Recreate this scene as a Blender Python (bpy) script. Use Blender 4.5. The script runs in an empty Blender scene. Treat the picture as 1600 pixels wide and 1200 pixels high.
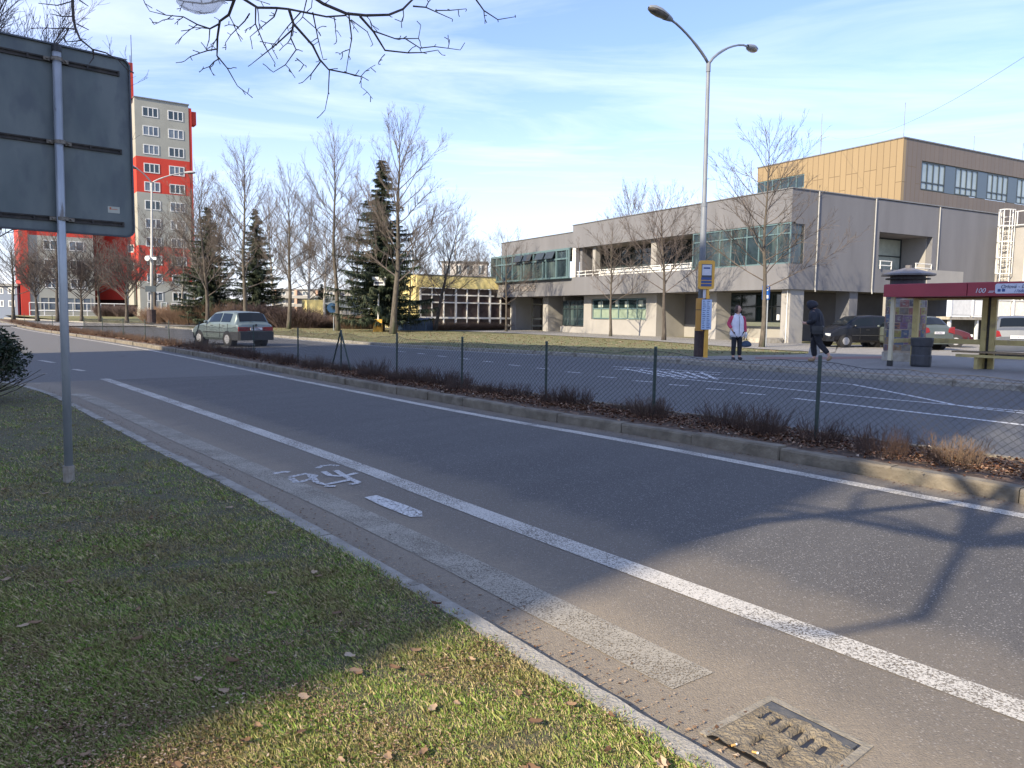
import bpy, math, random
import numpy as np
from mathutils import Vector, Matrix
R = math.radians
PI = math.pi
sc = bpy.context.scene
col = sc.collection

# ------------------------------------------------------------------ camera
H = 1.4
PITCH, ROLL, FPX = R(5.14), R(0.72), 1200.0
R0 = Vector((1, 0, 0)); U0 = Vector((0, math.sin(PITCH), math.cos(PITCH))); FW = Vector((0, math.cos(PITCH), -math.sin(PITCH)))
CR = math.cos(ROLL) * R0 + math.sin(ROLL) * U0
CU = -math.sin(ROLL) * R0 + math.cos(ROLL) * U0
cam = bpy.data.cameras.new('camera'); camo = bpy.data.objects.new('camera', cam); col.objects.link(camo)
M3 = Matrix((CR, CU, -FW)).transposed()
camo.matrix_world = Matrix.Translation((0, 0, H)) @ M3.to_4x4()
cam.sensor_width = 36; cam.lens = 36 * FPX / 1600; cam.clip_start = .05; cam.clip_end = 3000
sc.camera = camo

def ray(x, y): return CR * (x - 800) + CU * (600 - y) + FW * FPX
def G(x, y, z=0.):
    d = ray(x, y); t = (z - H) / d.z
    return Vector((d.x * t, d.y * t, z))
def at(x, y, Y):
    d = ray(x, y); t = Y / d.y
    return Vector((d.x * t, Y, H + d.z * t))

# ------------------------------------------------------------------ sun and sky
SUN_EL = R(31); SUN_PHI = R(43)                # sun stands behind the viewer, to the left
SH = Vector((-math.sin(SUN_PHI), -math.cos(SUN_PHI), 0))
SV = Vector((SH.x * math.cos(SUN_EL), SH.y * math.cos(SUN_EL), math.sin(SUN_EL)))
sl = bpy.data.lights.new('sun', 'SUN'); sl.energy = 4.9; sl.angle = R(.42); sl.color = (1, .86, .64)
so = bpy.data.objects.new('sun', sl); col.objects.link(so)
so.rotation_euler = (-SV).to_track_quat('-Z', 'Y').to_euler()
w = bpy.data.worlds.new('World'); sc.world = w; w.use_nodes = True
nt = w.node_tree; nt.nodes.clear()
def N(nt, t, **k):
    n = nt.nodes.new(t)
    for a, b in k.items(): setattr(n, a, b)
    return n
sky = N(nt, 'ShaderNodeTexSky'); sky.sky_type = 'NISHITA'; sky.sun_disc = False
sky.sun_elevation = SUN_EL; sky.sun_rotation = math.atan2(SH.x, SH.y) % (2 * PI)
sky.air_density = 1.25; sky.dust_density = .3; sky.ozone_density = 3.5
tc = N(nt, 'ShaderNodeTexCoord'); sep = N(nt, 'ShaderNodeSeparateXYZ')
nt.links.new(tc.outputs['Generated'], sep.inputs[0])
zc = N(nt, 'ShaderNodeMath', operation='MAXIMUM'); zc.inputs[1].default_value = .06
nt.links.new(sep.outputs['Z'], zc.inputs[0])
dv = N(nt, 'ShaderNodeVectorMath', operation='SCALE'); inv = N(nt, 'ShaderNodeMath', operation='DIVIDE'); inv.inputs[0].default_value = 1
nt.links.new(zc.outputs[0], inv.inputs[1]); nt.links.new(tc.outputs['Generated'], dv.inputs[0]); nt.links.new(inv.outputs[0], dv.inputs['Scale'])
mp = N(nt, 'ShaderNodeMapping'); mp.inputs['Scale'].default_value = (.5, 1.05, 0.02); mp.inputs['Rotation'].default_value = (0, 0, .5); mp.inputs['Location'].default_value = (3.1, .7, 0)
nt.links.new(dv.outputs[0], mp.inputs[0])
n1 = N(nt, 'ShaderNodeTexNoise'); n1.inputs['Scale'].default_value = 1.1; n1.inputs['Detail'].default_value = 9; n1.inputs['Roughness'].default_value = .6; n1.inputs['Distortion'].default_value = .7
nt.links.new(mp.outputs[0], n1.inputs['Vector'])
rp = N(nt, 'ShaderNodeValToRGB'); rp.color_ramp.elements[0].position = .38; rp.color_ramp.elements[0].color = (.08, .08, .08, 1); rp.color_ramp.elements[1].position = .70; rp.color_ramp.elements[1].color = (.55, .55, .55, 1)
nt.links.new(n1.outputs['Fac'], rp.inputs[0])
mx = N(nt, 'ShaderNodeMix', data_type='RGBA'); mx.inputs[7].default_value = (6.0, 6.5, 8.0, 1)
tn = N(nt, 'ShaderNodeMix', data_type='RGBA', blend_type='MULTIPLY'); tn.inputs[0].default_value = 1; tn.inputs[7].default_value = (.88, .90, 1.17, 1); nt.links.new(sky.outputs[0], tn.inputs[6])
mrz = N(nt, 'ShaderNodeMapRange'); mrz.inputs['From Min'].default_value = 0; mrz.inputs['From Max'].default_value = .38; mrz.inputs['To Min'].default_value = .5; mrz.inputs['To Max'].default_value = 0; mrz.interpolation_type = 'SMOOTHSTEP'; nt.links.new(sep.outputs['Z'], mrz.inputs['Value'])
mxm = N(nt, 'ShaderNodeMath', operation='MAXIMUM'); nt.links.new(rp.outputs[0], mxm.inputs[0]); nt.links.new(mrz.outputs[0], mxm.inputs[1])
nt.links.new(mxm.outputs[0], mx.inputs[0]); nt.links.new(tn.outputs[2], mx.inputs[6])
bg = N(nt, 'ShaderNodeBackground'); bg.inputs['Strength'].default_value = .118
nt.links.new(mx.outputs[2], bg.inputs[0])
wo = N(nt, 'ShaderNodeOutputWorld'); nt.links.new(bg.outputs[0], wo.inputs[0])
sc.view_settings.view_transform = 'Standard'; sc.view_settings.look = 'None'; sc.view_settings.exposure = 0.92; sc.view_settings.gamma = 1
sc.cycles.max_bounces = 6; sc.cycles.transparent_max_bounces = 16

# ------------------------------------------------------------------ materials
def mat(name, c1, c2=None, scale=3., rough=.8, bump=0., bscale=None, metallic=0., detail=6, lo=.35, hi=.65, c3=None, s3=None, spec=.5, stretch=(1, 1, 1), lo3=.55, hi3=.7):
    m = bpy.data.materials.new(name); m.use_nodes = True; t = m.node_tree; b = t.nodes['Principled BSDF']
    b.inputs['Roughness'].default_value = rough; b.inputs['Metallic'].default_value = metallic
    b.inputs['Specular IOR Level'].default_value = spec
    c1 = tuple(c1) + (1,)
    if c2 is None and not bump: b.inputs['Base Color'].default_value = c1; return m
    g = N(t, 'ShaderNodeTexCoord'); mp = N(t, 'ShaderNodeMapping'); mp.inputs['Scale'].default_value = stretch
    t.links.new(g.outputs['Object'], mp.inputs[0])
    if c2 is not None:
        n = N(t, 'ShaderNodeTexNoise'); n.inputs['Scale'].default_value = scale; n.inputs['Detail'].default_value = detail
        t.links.new(mp.outputs[0], n.inputs['Vector'])
        r = N(t, 'ShaderNodeValToRGB'); e = r.color_ramp.elements
        e[0].position = lo; e[0].color = c1; e[1].position = hi; e[1].color = tuple(c2) + (1,)
        t.links.new(n.outputs['Fac'], r.inputs[0]); out = r.outputs[0]
        if c3 is not None:
            n2 = N(t, 'ShaderNodeTexNoise'); n2.inputs['Scale'].default_value = s3; n2.inputs['Detail'].default_value = 5
            t.links.new(mp.outputs[0], n2.inputs['Vector'])
            r2 = N(t, 'ShaderNodeValToRGB'); e = r2.color_ramp.elements; e[0].position = lo3; e[0].color = (0, 0, 0, 1); e[1].position = hi3; e[1].color = (1, 1, 1, 1)
            t.links.new(n2.outputs['Fac'], r2.inputs[0])
            x = N(t, 'ShaderNodeMix', data_type='RGBA'); t.links.new(r2.outputs[0], x.inputs[0]); t.links.new(out, x.inputs[6]); x.inputs[7].default_value = tuple(c3) + (1,)
            out = x.outputs[2]
        t.links.new(out, b.inputs['Base Color'])
    else: b.inputs['Base Color'].default_value = c1
    if bump:
        n = N(t, 'ShaderNodeTexNoise'); n.inputs['Scale'].default_value = bscale or scale * 4; n.inputs['Detail'].default_value = 4
        t.links.new(mp.outputs[0], n.inputs['Vector'])
        bp = N(t, 'ShaderNodeBump'); bp.inputs['Strength'].default_value = bump; bp.inputs['Distance'].default_value = .02
        t.links.new(n.outputs['Fac'], bp.inputs['Height']); t.links.new(bp.outputs[0], b.inputs['Normal'])
    return m
def island_mat(name, stops, rough=.8, transl=0.):
    m = bpy.data.materials.new(name); m.use_nodes = True; t = m.node_tree; b = t.nodes['Principled BSDF']; b.inputs['Roughness'].default_value = rough
    b.inputs['Specular IOR Level'].default_value = .25
    g = N(t, 'ShaderNodeNewGeometry'); r = N(t, 'ShaderNodeValToRGB'); cr = r.color_ramp
    while len(cr.elements) < len(stops): cr.elements.new(.5)
    for e, (p, c) in zip(cr.elements, stops): e.position = p; e.color = tuple(c) + (1,)
    t.links.new(g.outputs['Random Per Island'], r.inputs[0]); t.links.new(r.outputs[0], b.inputs['Base Color'])
    return m, t, b, r
def glass(name, c=(.02, .03, .035), rough=.04, spec=.9): return mat(name, c, rough=rough, spec=spec)
def wornpaint(name, c, amount=.5, scale=40, big=2.5, wt=.25):
    m = bpy.data.materials.new(name); m.use_nodes = True; t = m.node_tree; b = t.nodes['Principled BSDF']
    g = N(t, 'ShaderNodeTexCoord'); n = N(t, 'ShaderNodeTexNoise'); n.inputs['Scale'].default_value = scale; n.inputs['Detail'].default_value = 6; n.inputs['Roughness'].default_value = .7
    n2 = N(t, 'ShaderNodeTexNoise'); n2.inputs['Scale'].default_value = big; n2.inputs['Detail'].default_value = 4
    t.links.new(g.outputs['Object'], n.inputs['Vector']); t.links.new(g.outputs['Object'], n2.inputs['Vector'])
    a = N(t, 'ShaderNodeMath', operation='MULTIPLY_ADD'); a.inputs[1].default_value = wt; t.links.new(n2.outputs['Fac'], a.inputs[0]); t.links.new(n.outputs['Fac'], a.inputs[2])
    r = N(t, 'ShaderNodeValToRGB'); e = r.color_ramp.elements; p = .5 + wt * .5 + .02 + (amount - .5) * .55
    e[0].position = p - .05; e[1].position = p + .05; e[0].color = (1, 1, 1, 1); e[1].color = (0, 0, 0, 1)
    t.links.new(a.outputs[0], r.inputs[0])
    t.links.new(r.outputs[0], b.inputs['Alpha']); b.inputs['Base Color'].default_value = tuple(c) + (1,); b.inputs['Roughness'].default_value = .7
    n3 = N(t, 'ShaderNodeTexNoise'); n3.inputs['Scale'].default_value = 6; t.links.new(g.outputs['Object'], n3.inputs['Vector'])
    x = N(t, 'ShaderNodeMix', data_type='RGBA'); t.links.new(n3.outputs['Fac'], x.inputs[0]); x.inputs[6].default_value = tuple(c) + (1,); x.inputs[7].default_value = tuple(v * .72 for v in c) + (1,)
    t.links.new(x.outputs[2], b.inputs['Base Color'])
    return m

M = {}
M['steel'] = mat('galvanised', (.30, .33, .36), (.42, .45, .48), 9, .45, metallic=.5, c3=(.16, .15, .14), s3=14, lo3=.62, hi3=.72, stretch=(1, 1, .3))
M['lamp_grey'] = mat('lamp_grey', (.15, .17, .20), (.20, .22, .25), 2, .5)
M['signback'] = mat('signback', (.088, .112, .118), (.128, .150, .152), 5, .5, c3=(.082, .10, .112), s3=9, metallic=.2, lo3=.5, hi3=.7, detail=12, stretch=(1, 1, .45))
M['darkmetal'] = mat('darkmetal', (.014, .013, .013), (.04, .033, .028), 20, .7)
M['rubber'] = mat('rubber', (.02, .02, .02), rough=.75)
M['render_n'] = mat('render_grey', (.142, .143, .155), (.164, .165, .178), 1.1, .9, bump=.12, bscale=40, c3=(.126, .127, .137), s3=1.6, lo3=.56, hi3=.85, stretch=(1, 1, .16))
M['cream'] = mat('render_cream', (.28, .27, .255), (.315, .303, .285), 1.2, .9, bump=.08, bscale=40)
M['recess_shade'] = mat('recess_shade', (.115, .112, .118), (.135, .13, .135), 2, .9)  # grey darkened so the overhang's shade sits in the wall colour
M['pipegrey'] = mat('pipegrey', (.30, .30, .29), (.36, .36, .35), 5, .6)
M['soffit'] = mat('soffit', (.22, .20, .19), rough=.9)
M['coping'] = mat('coping', (.17, .17, .17), (.24, .24, .24), 5, .5, metallic=.3)
M['tealframe'] = mat('tealframe', (.10, .16, .175), rough=.45)
M['darkframe'] = mat('darkframe', (.03, .04, .045), rough=.4)
M['glass'] = glass('glass', (.018, .032, .036))
M['glass2'] = mat('glass_curtain', (.018, .032, .04), (.085, .12, .115), 1.3, .06, spec=.8, lo=.45, hi=.7, stretch=(1, 1, .25))
M['greenblind'] = mat('greenblind', (.20, .26, .20), (.26, .32, .25), 2, .3)
M['blindglass'] = mat('blind', (.30, .34, .30), (.38, .42, .37), 3, .35)
M['white'] = mat('white_paint', (.72, .72, .70), (.62, .62, .60), 5, .5)
M['bronze'] = None
M['yellow'] = mat('yellow_render', (.74, .62, .26), (.78, .66, .30), 1.5, .85)
M['red'] = mat('red_render', (.50, .042, .026), (.55, .052, .032), .4, .85)
M['aptgrey'] = mat('apt_grey', (.31, .31, .275), (.345, .345, .305), .5, .9)
M['redshelter'] = mat('maroon', (.24, .018, .035), (.29, .026, .045), 1.5, .4)
M['shelteryellow'] = mat('shelter_yellow', (.50, .41, .17), (.42, .33, .13), 5, .6, c3=(.30, .24, .12), s3=4)
M['stopyellow'] = mat('stop_yellow', (.66, .34, .045), (.72, .40, .06), 4, .5)
M['wood'] = mat('wood', (.20, .14, .08), (.30, .22, .12), 6, .7, stretch=(.3, 4, 4))
M['black'] = mat('black', (.015, .015, .017), rough=.5)
M['concrete'] = mat('concrete', (.30, .27, .22), (.42, .39, .33), 6, .9, bump=.4, bscale=60, c3=(.19, .165, .13), s3=2.2)
M['mossy_kerb'] = mat('kerb_stone', (.125, .105, .078), (.21, .182, .138), 5, .92, bump=.7, bscale=26, c3=(.10, .09, .07), s3=3)
M['bark'] = mat('bark', (.055, .047, .038), (.115, .098, .078), 12, .9, bump=.5, bscale=30, stretch=(1, 1, .25), c3=(.11, .125, .07), s3=1.5)
M['barkdark'] = mat('barkdark', (.045, .036, .030), (.10, .085, .07), 12, .9, stretch=(1, 1, .25))
M['twig'] = mat('twig', (.070, .058, .052), (.125, .102, .086), 3, .85)
M['twigdark'] = mat('twigdark', (.06, .048, .045), (.11, .088, .078), 3, .8)
M['birch'] = mat('birchbark', (.50, .47, .42), (.42, .39, .34), 8, .8, c3=(.10, .09, .08), s3=10, stretch=(1, 1, 3))
M['skin'] = mat('skin', (.50, .29, .21), rough=.6)
M['hair'] = mat('hair', (.035, .018, .012), (.06, .03, .02), 30, .6)

# ------------------------------------------------------------------ mesh builder
class MB:
    def __init__(s): s.v = []; s.f = []
    def add(s, v, f):
        o = len(s.v); s.v += [tuple(p) for p in v]; s.f += [tuple(i + o for i in q) for q in f]
    def box(s, a, b, fr=None):
        x0, y0, z0 = a; x1, y1, z1 = b
        v = [(x0, y0, z0), (x1, y0, z0), (x1, y1, z0), (x0, y1, z0), (x0, y0, z1), (x1, y0, z1), (x1, y1, z1), (x0, y1, z1)]
        if fr: v = [fr(*p) for p in v]
        s.add(v, [(0, 3, 2, 1), (4, 5, 6, 7), (0, 1, 5, 4), (1, 2, 6, 5), (2, 3, 7, 6), (3, 0, 4, 7)])
    def tube(s, pts, rs, k=6, cap=True):
        pts = [Vector(p) for p in pts]; n = len(pts)
        if not hasattr(rs, '__len__'): rs = [rs] * n
        o = len(s.v); up = None
        for i, p in enumerate(pts):
            d = (pts[min(i + 1, n - 1)] - pts[max(i - 1, 0)])
            if d.length < 1e-9: d = Vector((0, 0, 1))
            d.normalize()
            if up is None: up = Vector((1, 0, 0)) if abs(d.x) < .8 else Vector((0, 1, 0))
            a = d.cross(up)
            if a.length < 1e-3: a = d.cross(Vector((.3, .9, .1)))
            a.normalize(); b = d.cross(a); up = -b if up is None else a.cross(d)
            for j in range(k):
                t = 2 * PI * j / k
                s.v.append(tuple(p + rs[i] * (math.cos(t) * a + math.sin(t) * b)))
        for i in range(n - 1):
            for j in range(k):
                s.f.append((o + i * k + j, o + i * k + (j + 1) % k, o + (i + 1) * k + (j + 1) % k, o + (i + 1) * k + j))
        if cap and k > 2:
            s.f.append(tuple(o + j for j in range(k))[::-1]); s.f.append(tuple(o + (n - 1) * k + j for j in range(k)))
    def cyl(s, c, r, h, k=16, r2=None): s.tube([c, (c[0], c[1], c[2] + h)], [r, r if r2 is None else r2], k)
    def prism(s, poly, z0, z1, fr=None):
        n = len(poly); v = [(x, y, z0) for x, y in poly] + [(x, y, z1) for x, y in poly]
        if fr: v = [fr(*p) for p in v]
        s.add(v, [tuple(range(n))[::-1], tuple(range(n, 2 * n))] + [(i, (i + 1) % n, n + (i + 1) % n, n + i) for i in range(n)])
    def quad(s, *p): s.add(p, [tuple(range(len(p)))])
    def ball(s, c, r, n=10, m=7, sc=(1, 1, 1)):
        v = []; f = []
        for i in range(m + 1):
            t = PI * i / m
            for j in range(n):
                p = 2 * PI * j / n; v.append((c[0] + sc[0] * r * math.sin(t) * math.cos(p), c[1] + sc[1] * r * math.sin(t) * math.sin(p), c[2] + sc[2] * r * math.cos(t)))
        for i in range(m):
            for j in range(n): f.append((i * n + j, (i + 1) * n + j, (i + 1) * n + (j + 1) % n, i * n + (j + 1) % n))
        s.add(v, f)
    def build(s, name, m, parent=None, world=True, smooth=False, label=None, cat=None, group=None, kind=None):
        me = bpy.data.meshes.new(name)
        v = s.v
        if parent is not None and world:
            o = root_loc(parent); v = [(p[0] - o[0], p[1] - o[1], p[2] - o[2]) for p in v]
        me.from_pydata(v, [], s.f); me.update()
        if smooth: me.polygons.foreach_set('use_smooth', [True] * len(me.polygons))
        me.materials.append(M[m] if isinstance(m, str) else m)
        o = bpy.data.objects.new(name, me); col.objects.link(o)
        if parent is not None: o.parent = parent
        tag(o, label, cat, group, kind)
        return o
def root_loc(o):
    L = Vector((0, 0, 0))
    while o is not None: L = L + o.location; o = o.parent
    return L
def tag(o, label=None, cat=None, group=None, kind=None):
    if label: o['label'] = label
    if cat: o['category'] = cat
    if group: o['group'] = group
    if kind: o['kind'] = kind
    return o
def empty(name, loc, rz=0, label=None, cat=None, group=None):
    o = bpy.data.objects.new(name, None); col.objects.link(o); o.location = loc; o.rotation_euler = (0, 0, rz); o.empty_display_size = .2
    return tag(o, label, cat, group)
def kids(o): return [c for c in bpy.data.objects if c.parent is o]
def dup(root, loc, rz=0, sc_=1., label=None):
    def cp(o, par):
        c = o.copy(); col.objects.link(c)
        if par is not None: c.parent = par
        for ch in list(o.children): cp(ch, c)
        return c
    r = cp(root, None); r.location = loc; r.rotation_euler = (0, 0, rz); r.scale = (sc_, sc_, sc_) if not hasattr(sc_, '__len__') else sc_
    if label: r['label'] = label
    return r
def np_mesh(name, verts, faces, m, parent=None):
    """verts (n,3), faces (f,k) arrays"""
    me = bpy.data.meshes.new(name); k = faces.shape[1]
    me.vertices.add(len(verts)); me.vertices.foreach_set('co', verts.astype(np.float32).ravel())
    me.loops.add(faces.size); me.loops.foreach_set('vertex_index', faces.astype(np.int32).ravel())
    me.polygons.add(len(faces)); me.polygons.foreach_set('loop_start', np.arange(0, faces.size, k, dtype=np.int32))
    me.update(calc_edges=True); me.validate()
    me.materials.append(M[m] if isinstance(m, str) else m)
    o = bpy.data.objects.new(name, me); col.objects.link(o)
    if parent is not None: o.parent = parent
    return o
def resample(pts, step):
    pts = [Vector((p[0], p[1], 0)) for p in pts]; out = [pts[0].copy()]
    for a, b in zip(pts, pts[1:]):
        n = max(1, int(math.ceil((b - a).length / step)))
        for i in range(1, n + 1): out.append(a.lerp(b, i / n))
    return out
def smooth(pts, it=2):
    for _ in range(it):
        q = [pts[0]]
        for a, b in zip(pts, pts[1:]): q += [a.lerp(b, .25), a.lerp(b, .75)]
        q.append(pts[-1]); pts = q
    return pts
def offset(pts, d):
    out = []
    for i, p in enumerate(pts):
        t = (pts[min(i + 1, len(pts) - 1)] - pts[max(i - 1, 0)]).normalized()
        out.append(p + Vector((-t.y, t.x, 0)) * d)
    return out
def V2(*l): return [Vector((x, y, 0)) for x, y in l]

def gz(x, y):
    t = min(1, max(0, (y - 72) / 50)); return .05 + .45 * t * t * (3 - 2 * t)

# ================================================================== GROUND
KN = V2((-14.5, 14.9), (-9.6, 14.3), (-8.55, 13.5), (-6.94, 11.82), (-4.31, 8.54), (-1.91, 5.66), (-0.69, 4.10), (0.01, 3.14), (0.62, 2.30), (6, -5.1), (14, -16))      # edge of near lawn
MN = V2((-62, 92), (-33.96, 53.64), (-22.52, 39.73), (-15.79, 31.54), (-10.16, 24.34), (-6.40, 19.13), (-1.73, 12.91), (0.27, 10.36), (1.54, 8.95), (3.94, 5.80), (12, -4.6), (22, -17.5))   # kerb of the median, near side
FE = V2((-110, 150), (-75, 113), (-36, 72)) + [G(*p) for p in ((330, 517), (450, 529), (560, 538), (700, 547), (850, 554), (1000, 563), (1140, 575), (1300, 588), (1450, 600), (1600, 612))] + V2((17, 5.2), (28, -12))
KN = smooth(KN, 2); MN = smooth(MN, 2); FE = smooth(FE, 2)

mgr = mat('ground', (.10, .095, .05), (.13, .125, .065), .5, 1)
b = MB(); b.quad((-1500, -1500, -.08), (1500, -1500, -.08), (1500, 2500, -.08), (-1500, 2500, -.08)); b.build('ground', mgr, kind='structure')

def strip_mesh(name, A, B, n, m, za, zb=None, kind='structure', uv=True):
    """sheet between polylines A and B (same length), n cells across; UV v = 0 at A .. 1 at B"""
    V = []; F = []; UV = []
    zb = za if zb is None else zb
    L = 0
    for i, (p, q) in enumerate(zip(A, B)):
        if i: L += (A[i] - A[i - 1]).length
        for j in range(n + 1):
            t = j / n; c = p.lerp(q, t)
            z = za(c.x, c.y) if callable(za) else za + (zb - za) * t
            V.append((c.x, c.y, z)); UV.append((L, t))
    for i in range(len(A) - 1):
        for j in range(n): F.append((i * (n + 1) + j, (i + 1) * (n + 1) + j, (i + 1) * (n + 1) + j + 1, i * (n + 1) + j + 1))
    me = bpy.data.meshes.new(name); me.from_pydata(V, [], F)
    ul = me.uv_layers.new(name='UVMap')
    for lp in me.loops: ul.data[lp.index].uv = UV[lp.vertex_index]
    me.update(); me.materials.append(m); o = bpy.data.objects.new(name, me); col.objects.link(o); tag(o, kind=kind)
    if me.polygons[0].normal.z < 0: me.flip_normals()
    return o

def asphalt(name, base, base2, dust, dust_stops):
    """asphalt with aggregate specks; dust_stops: (distance in m from the kerb line KN, amount)"""
    m = bpy.data.materials.new(name); m.use_nodes = True; t = m.node_tree; b = t.nodes['Principled BSDF']; b.inputs['Roughness'].default_value = .8; b.inputs['Specular IOR Level'].default_value = .4
    g = N(t, 'ShaderNodeTexCoord')
    def noise(s, d=5, r=.5, st=None):
        n = N(t, 'ShaderNodeTexNoise'); n.inputs['Scale'].default_value = s; n.inputs['Detail'].default_value = d; n.inputs['Roughness'].default_value = r
        if st:
            mp = N(t, 'ShaderNodeMapping'); mp.inputs['Rotation'].default_value = (0, 0, R(-51)); mp2 = N(t, 'ShaderNodeMapping'); mp2.inputs['Scale'].default_value = st
            t.links.new(g.outputs['Object'], mp.inputs[0]); t.links.new(mp.outputs[0], mp2.inputs[0]); t.links.new(mp2.outputs[0], n.inputs['Vector'])
        else: t.links.new(g.outputs['Object'], n.inputs['Vector'])
        return n.outputs['Fac']
    def ramp(src, a, b_, ca=(0, 0, 0), cb=(1, 1, 1)):
        r = N(t, 'ShaderNodeValToRGB'); e = r.color_ramp.elements; e[0].position = a; e[1].position = b_; e[0].color = tuple(ca) + (1,); e[1].color = tuple(cb) + (1,)
        t.links.new(src, r.inputs[0]); return r.outputs[0]
    def mix(f, a, b_):
        x = N(t, 'ShaderNodeMix', data_type='RGBA'); t.links.new(f, x.inputs[0])
        for i, q in ((6, a), (7, b_)):
            if isinstance(q, tuple): x.inputs[i].default_value = q + (1,)
            else: t.links.new(q, x.inputs[i])
        return x.outputs[2]
    c = ramp(noise(150, 4, .75), .38, .62, tuple(v * .7 for v in base), tuple(v * 1.35 for v in base2))
    vo = N(t, 'ShaderNodeTexVoronoi'); vo.inputs['Scale'].default_value = 95; t.links.new(g.outputs['Object'], vo.inputs['Vector'])
    sepc = N(t, 'ShaderNodeSeparateColor'); t.links.new(vo.outputs['Color'], sepc.inputs[0])
    pick = ramp(sepc.outputs[0], .78, .8)
    near = ramp(vo.outputs['Distance'], .25, .5, (1, 1, 1), (0, 0, 0))
    mu = N(t, 'ShaderNodeMath', operation='MULTIPLY'); t.links.new(pick, mu.inputs[0]); t.links.new(near, mu.inputs[1])
    c = mix(mu.outputs[0], c, tuple(min(1, v * 3.2 + .04) for v in base2))
    pick2 = ramp(sepc.outputs[1], .75, .77); mu2 = N(t, 'ShaderNodeMath', operation='MULTIPLY'); t.links.new(pick2, mu2.inputs[0]); t.links.new(near, mu2.inputs[1])
    c = mix(mu2.outputs[0], c, tuple(v * .45 for v in base))
    big = ramp(noise(1.1, 5, .55, (.25, 1.6, 1)), .3, .7, tuple(v * .8 for v in base), tuple(v * 1.15 for v in base2))
    x = N(t, 'ShaderNodeMix', data_type='RGBA'); x.inputs[0].default_value = .25; t.links.new(c, x.inputs[6]); t.links.new(big, x.inputs[7]); c = x.outputs[2]
    wz = N(t, 'ShaderNodeTexNoise'); wz.inputs['Scale'].default_value = 2.2; wz.inputs['Detail'].default_value = 6; t.links.new(g.outputs['Object'], wz.inputs['Vector'])
    va = N(t, 'ShaderNodeVectorMath', operation='MULTIPLY_ADD'); va.inputs[1].default_value = (.9, .9, 0); t.links.new(wz.outputs['Color'], va.inputs[0]); t.links.new(g.outputs['Object'], va.inputs[2])
    cv = N(t, 'ShaderNodeTexVoronoi', feature='DISTANCE_TO_EDGE'); cv.inputs['Scale'].default_value = .28; t.links.new(va.outputs[0], cv.inputs['Vector'])
    cm = N(t, 'ShaderNodeMath', operation='MULTIPLY'); t.links.new(ramp(cv.outputs['Distance'], .0008, .0026, (1, 1, 1), (0, 0, 0)), cm.inputs[0]); t.links.new(ramp(noise(.35, 3), .52, .6), cm.inputs[1])
    cs = N(t, 'ShaderNodeMath', operation='MULTIPLY'); cs.inputs[1].default_value = .75; t.links.new(cm.outputs[0], cs.inputs[0])
    c = mix(cs.outputs[0], c, tuple(v * .35 for v in base))
    if dust_stops:
        uv = N(t, 'ShaderNodeUVMap'); sp = N(t, 'ShaderNodeSeparateXYZ'); t.links.new(uv.outputs[0], sp.inputs[0])
        r = N(t, 'ShaderNodeValToRGB'); cr = r.color_ramp
        while len(cr.elements) < len(dust_stops): cr.elements.new(.5)
        for e, (p, a) in zip(cr.elements, dust_stops): e.position = p; e.color = (a, a, a, 1)
        ad = N(t, 'ShaderNodeMath', operation='MULTIPLY_ADD'); ad.inputs[1].default_value = .10; t.links.new(noise(1.8, 7, .6, (.4, 2, 1)), ad.inputs[0]); t.links.new(sp.outputs['Y'], ad.inputs[2])
        sb = N(t, 'ShaderNodeMath', operation='SUBTRACT'); sb.inputs[1].default_value = .05; t.links.new(ad.outputs[0], sb.inputs[0]); t.links.new(sb.outputs[0], r.inputs[0])
        dn = ramp(noise(40, 8, .8), .3, .7, (.45,) * 3, (1, 1, 1))
        mm = N(t, 'ShaderNodeMath', operation='MULTIPLY'); t.links.new(r.outputs[0], mm.inputs[0]); t.links.new(dn, mm.inputs[1])
        c = mix(mm.outputs[0], c, dust)
    t.links.new(c, b.inputs['Base Color'])
    bp = N(t, 'ShaderNodeBump'); bp.inputs['Strength'].default_value = .9; bp.inputs['Distance'].default_value = .008
    t.links.new(noise(120, 3, .6), bp.inputs['Height']); t.links.new(bp.outputs[0], b.inputs['Normal'])
    return m
def along(P, n):
    """n points spread evenly over polyline P"""
    L = [0]
    for a, b_ in zip(P, P[1:]): L.append(L[-1] + (b_ - a).length)
    out = []; k = 0
    for i in range(n):
        s = L[-1] * i / (n - 1)
        while k < len(P) - 2 and L[k + 1] < s: k += 1
        t = (s - L[k]) / max(1e-9, L[k + 1] - L[k]); out.append(P[k].lerp(P[k + 1], min(1, t)))
    return out
def match(P, Q):
    """for each point of P the nearest point on polyline Q"""
    out = []
    for p in P:
        best = None
        for a, b_ in zip(Q, Q[1:]):
            d = b_ - a; t = max(0, min(1, (p - a).dot(d) / max(1e-9, d.length_squared))); c = a + d * t; e = (p - c).length
            if best is None or e < best[0]: best = (e, c)
        out.append(best[1])
    return out
dirA = (KN[-1] - KN[-2]).normalized()
# near carriageway: from lawn kerb to median kerb.  A side street opens beyond the lawn.
Aroad = along(KN[6:], 70); Broad = match(Aroad, MN)
mroadN = asphalt('asphalt_near', (.040, .040, .042), (.092, .089, .087), (.27, .222, .16),
                 [(0, .85), (.03, 1), (.12, 1), (.17, .62), (.30, .5), (.335, .4), (.38, .10), (.5, .05), (.8, .05), (.93, .12), (.965, .6), (1, .85)])
strip_mesh('road', Aroad, Broad, 3, mroadN, 0.0)
mroadF = asphalt('asphalt_far', (.062, .065, .072), (.094, .096, .100), (.17, .155, .13), [(0, .5), (.05, .1), (.88, .05), (1, .5)])
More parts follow.
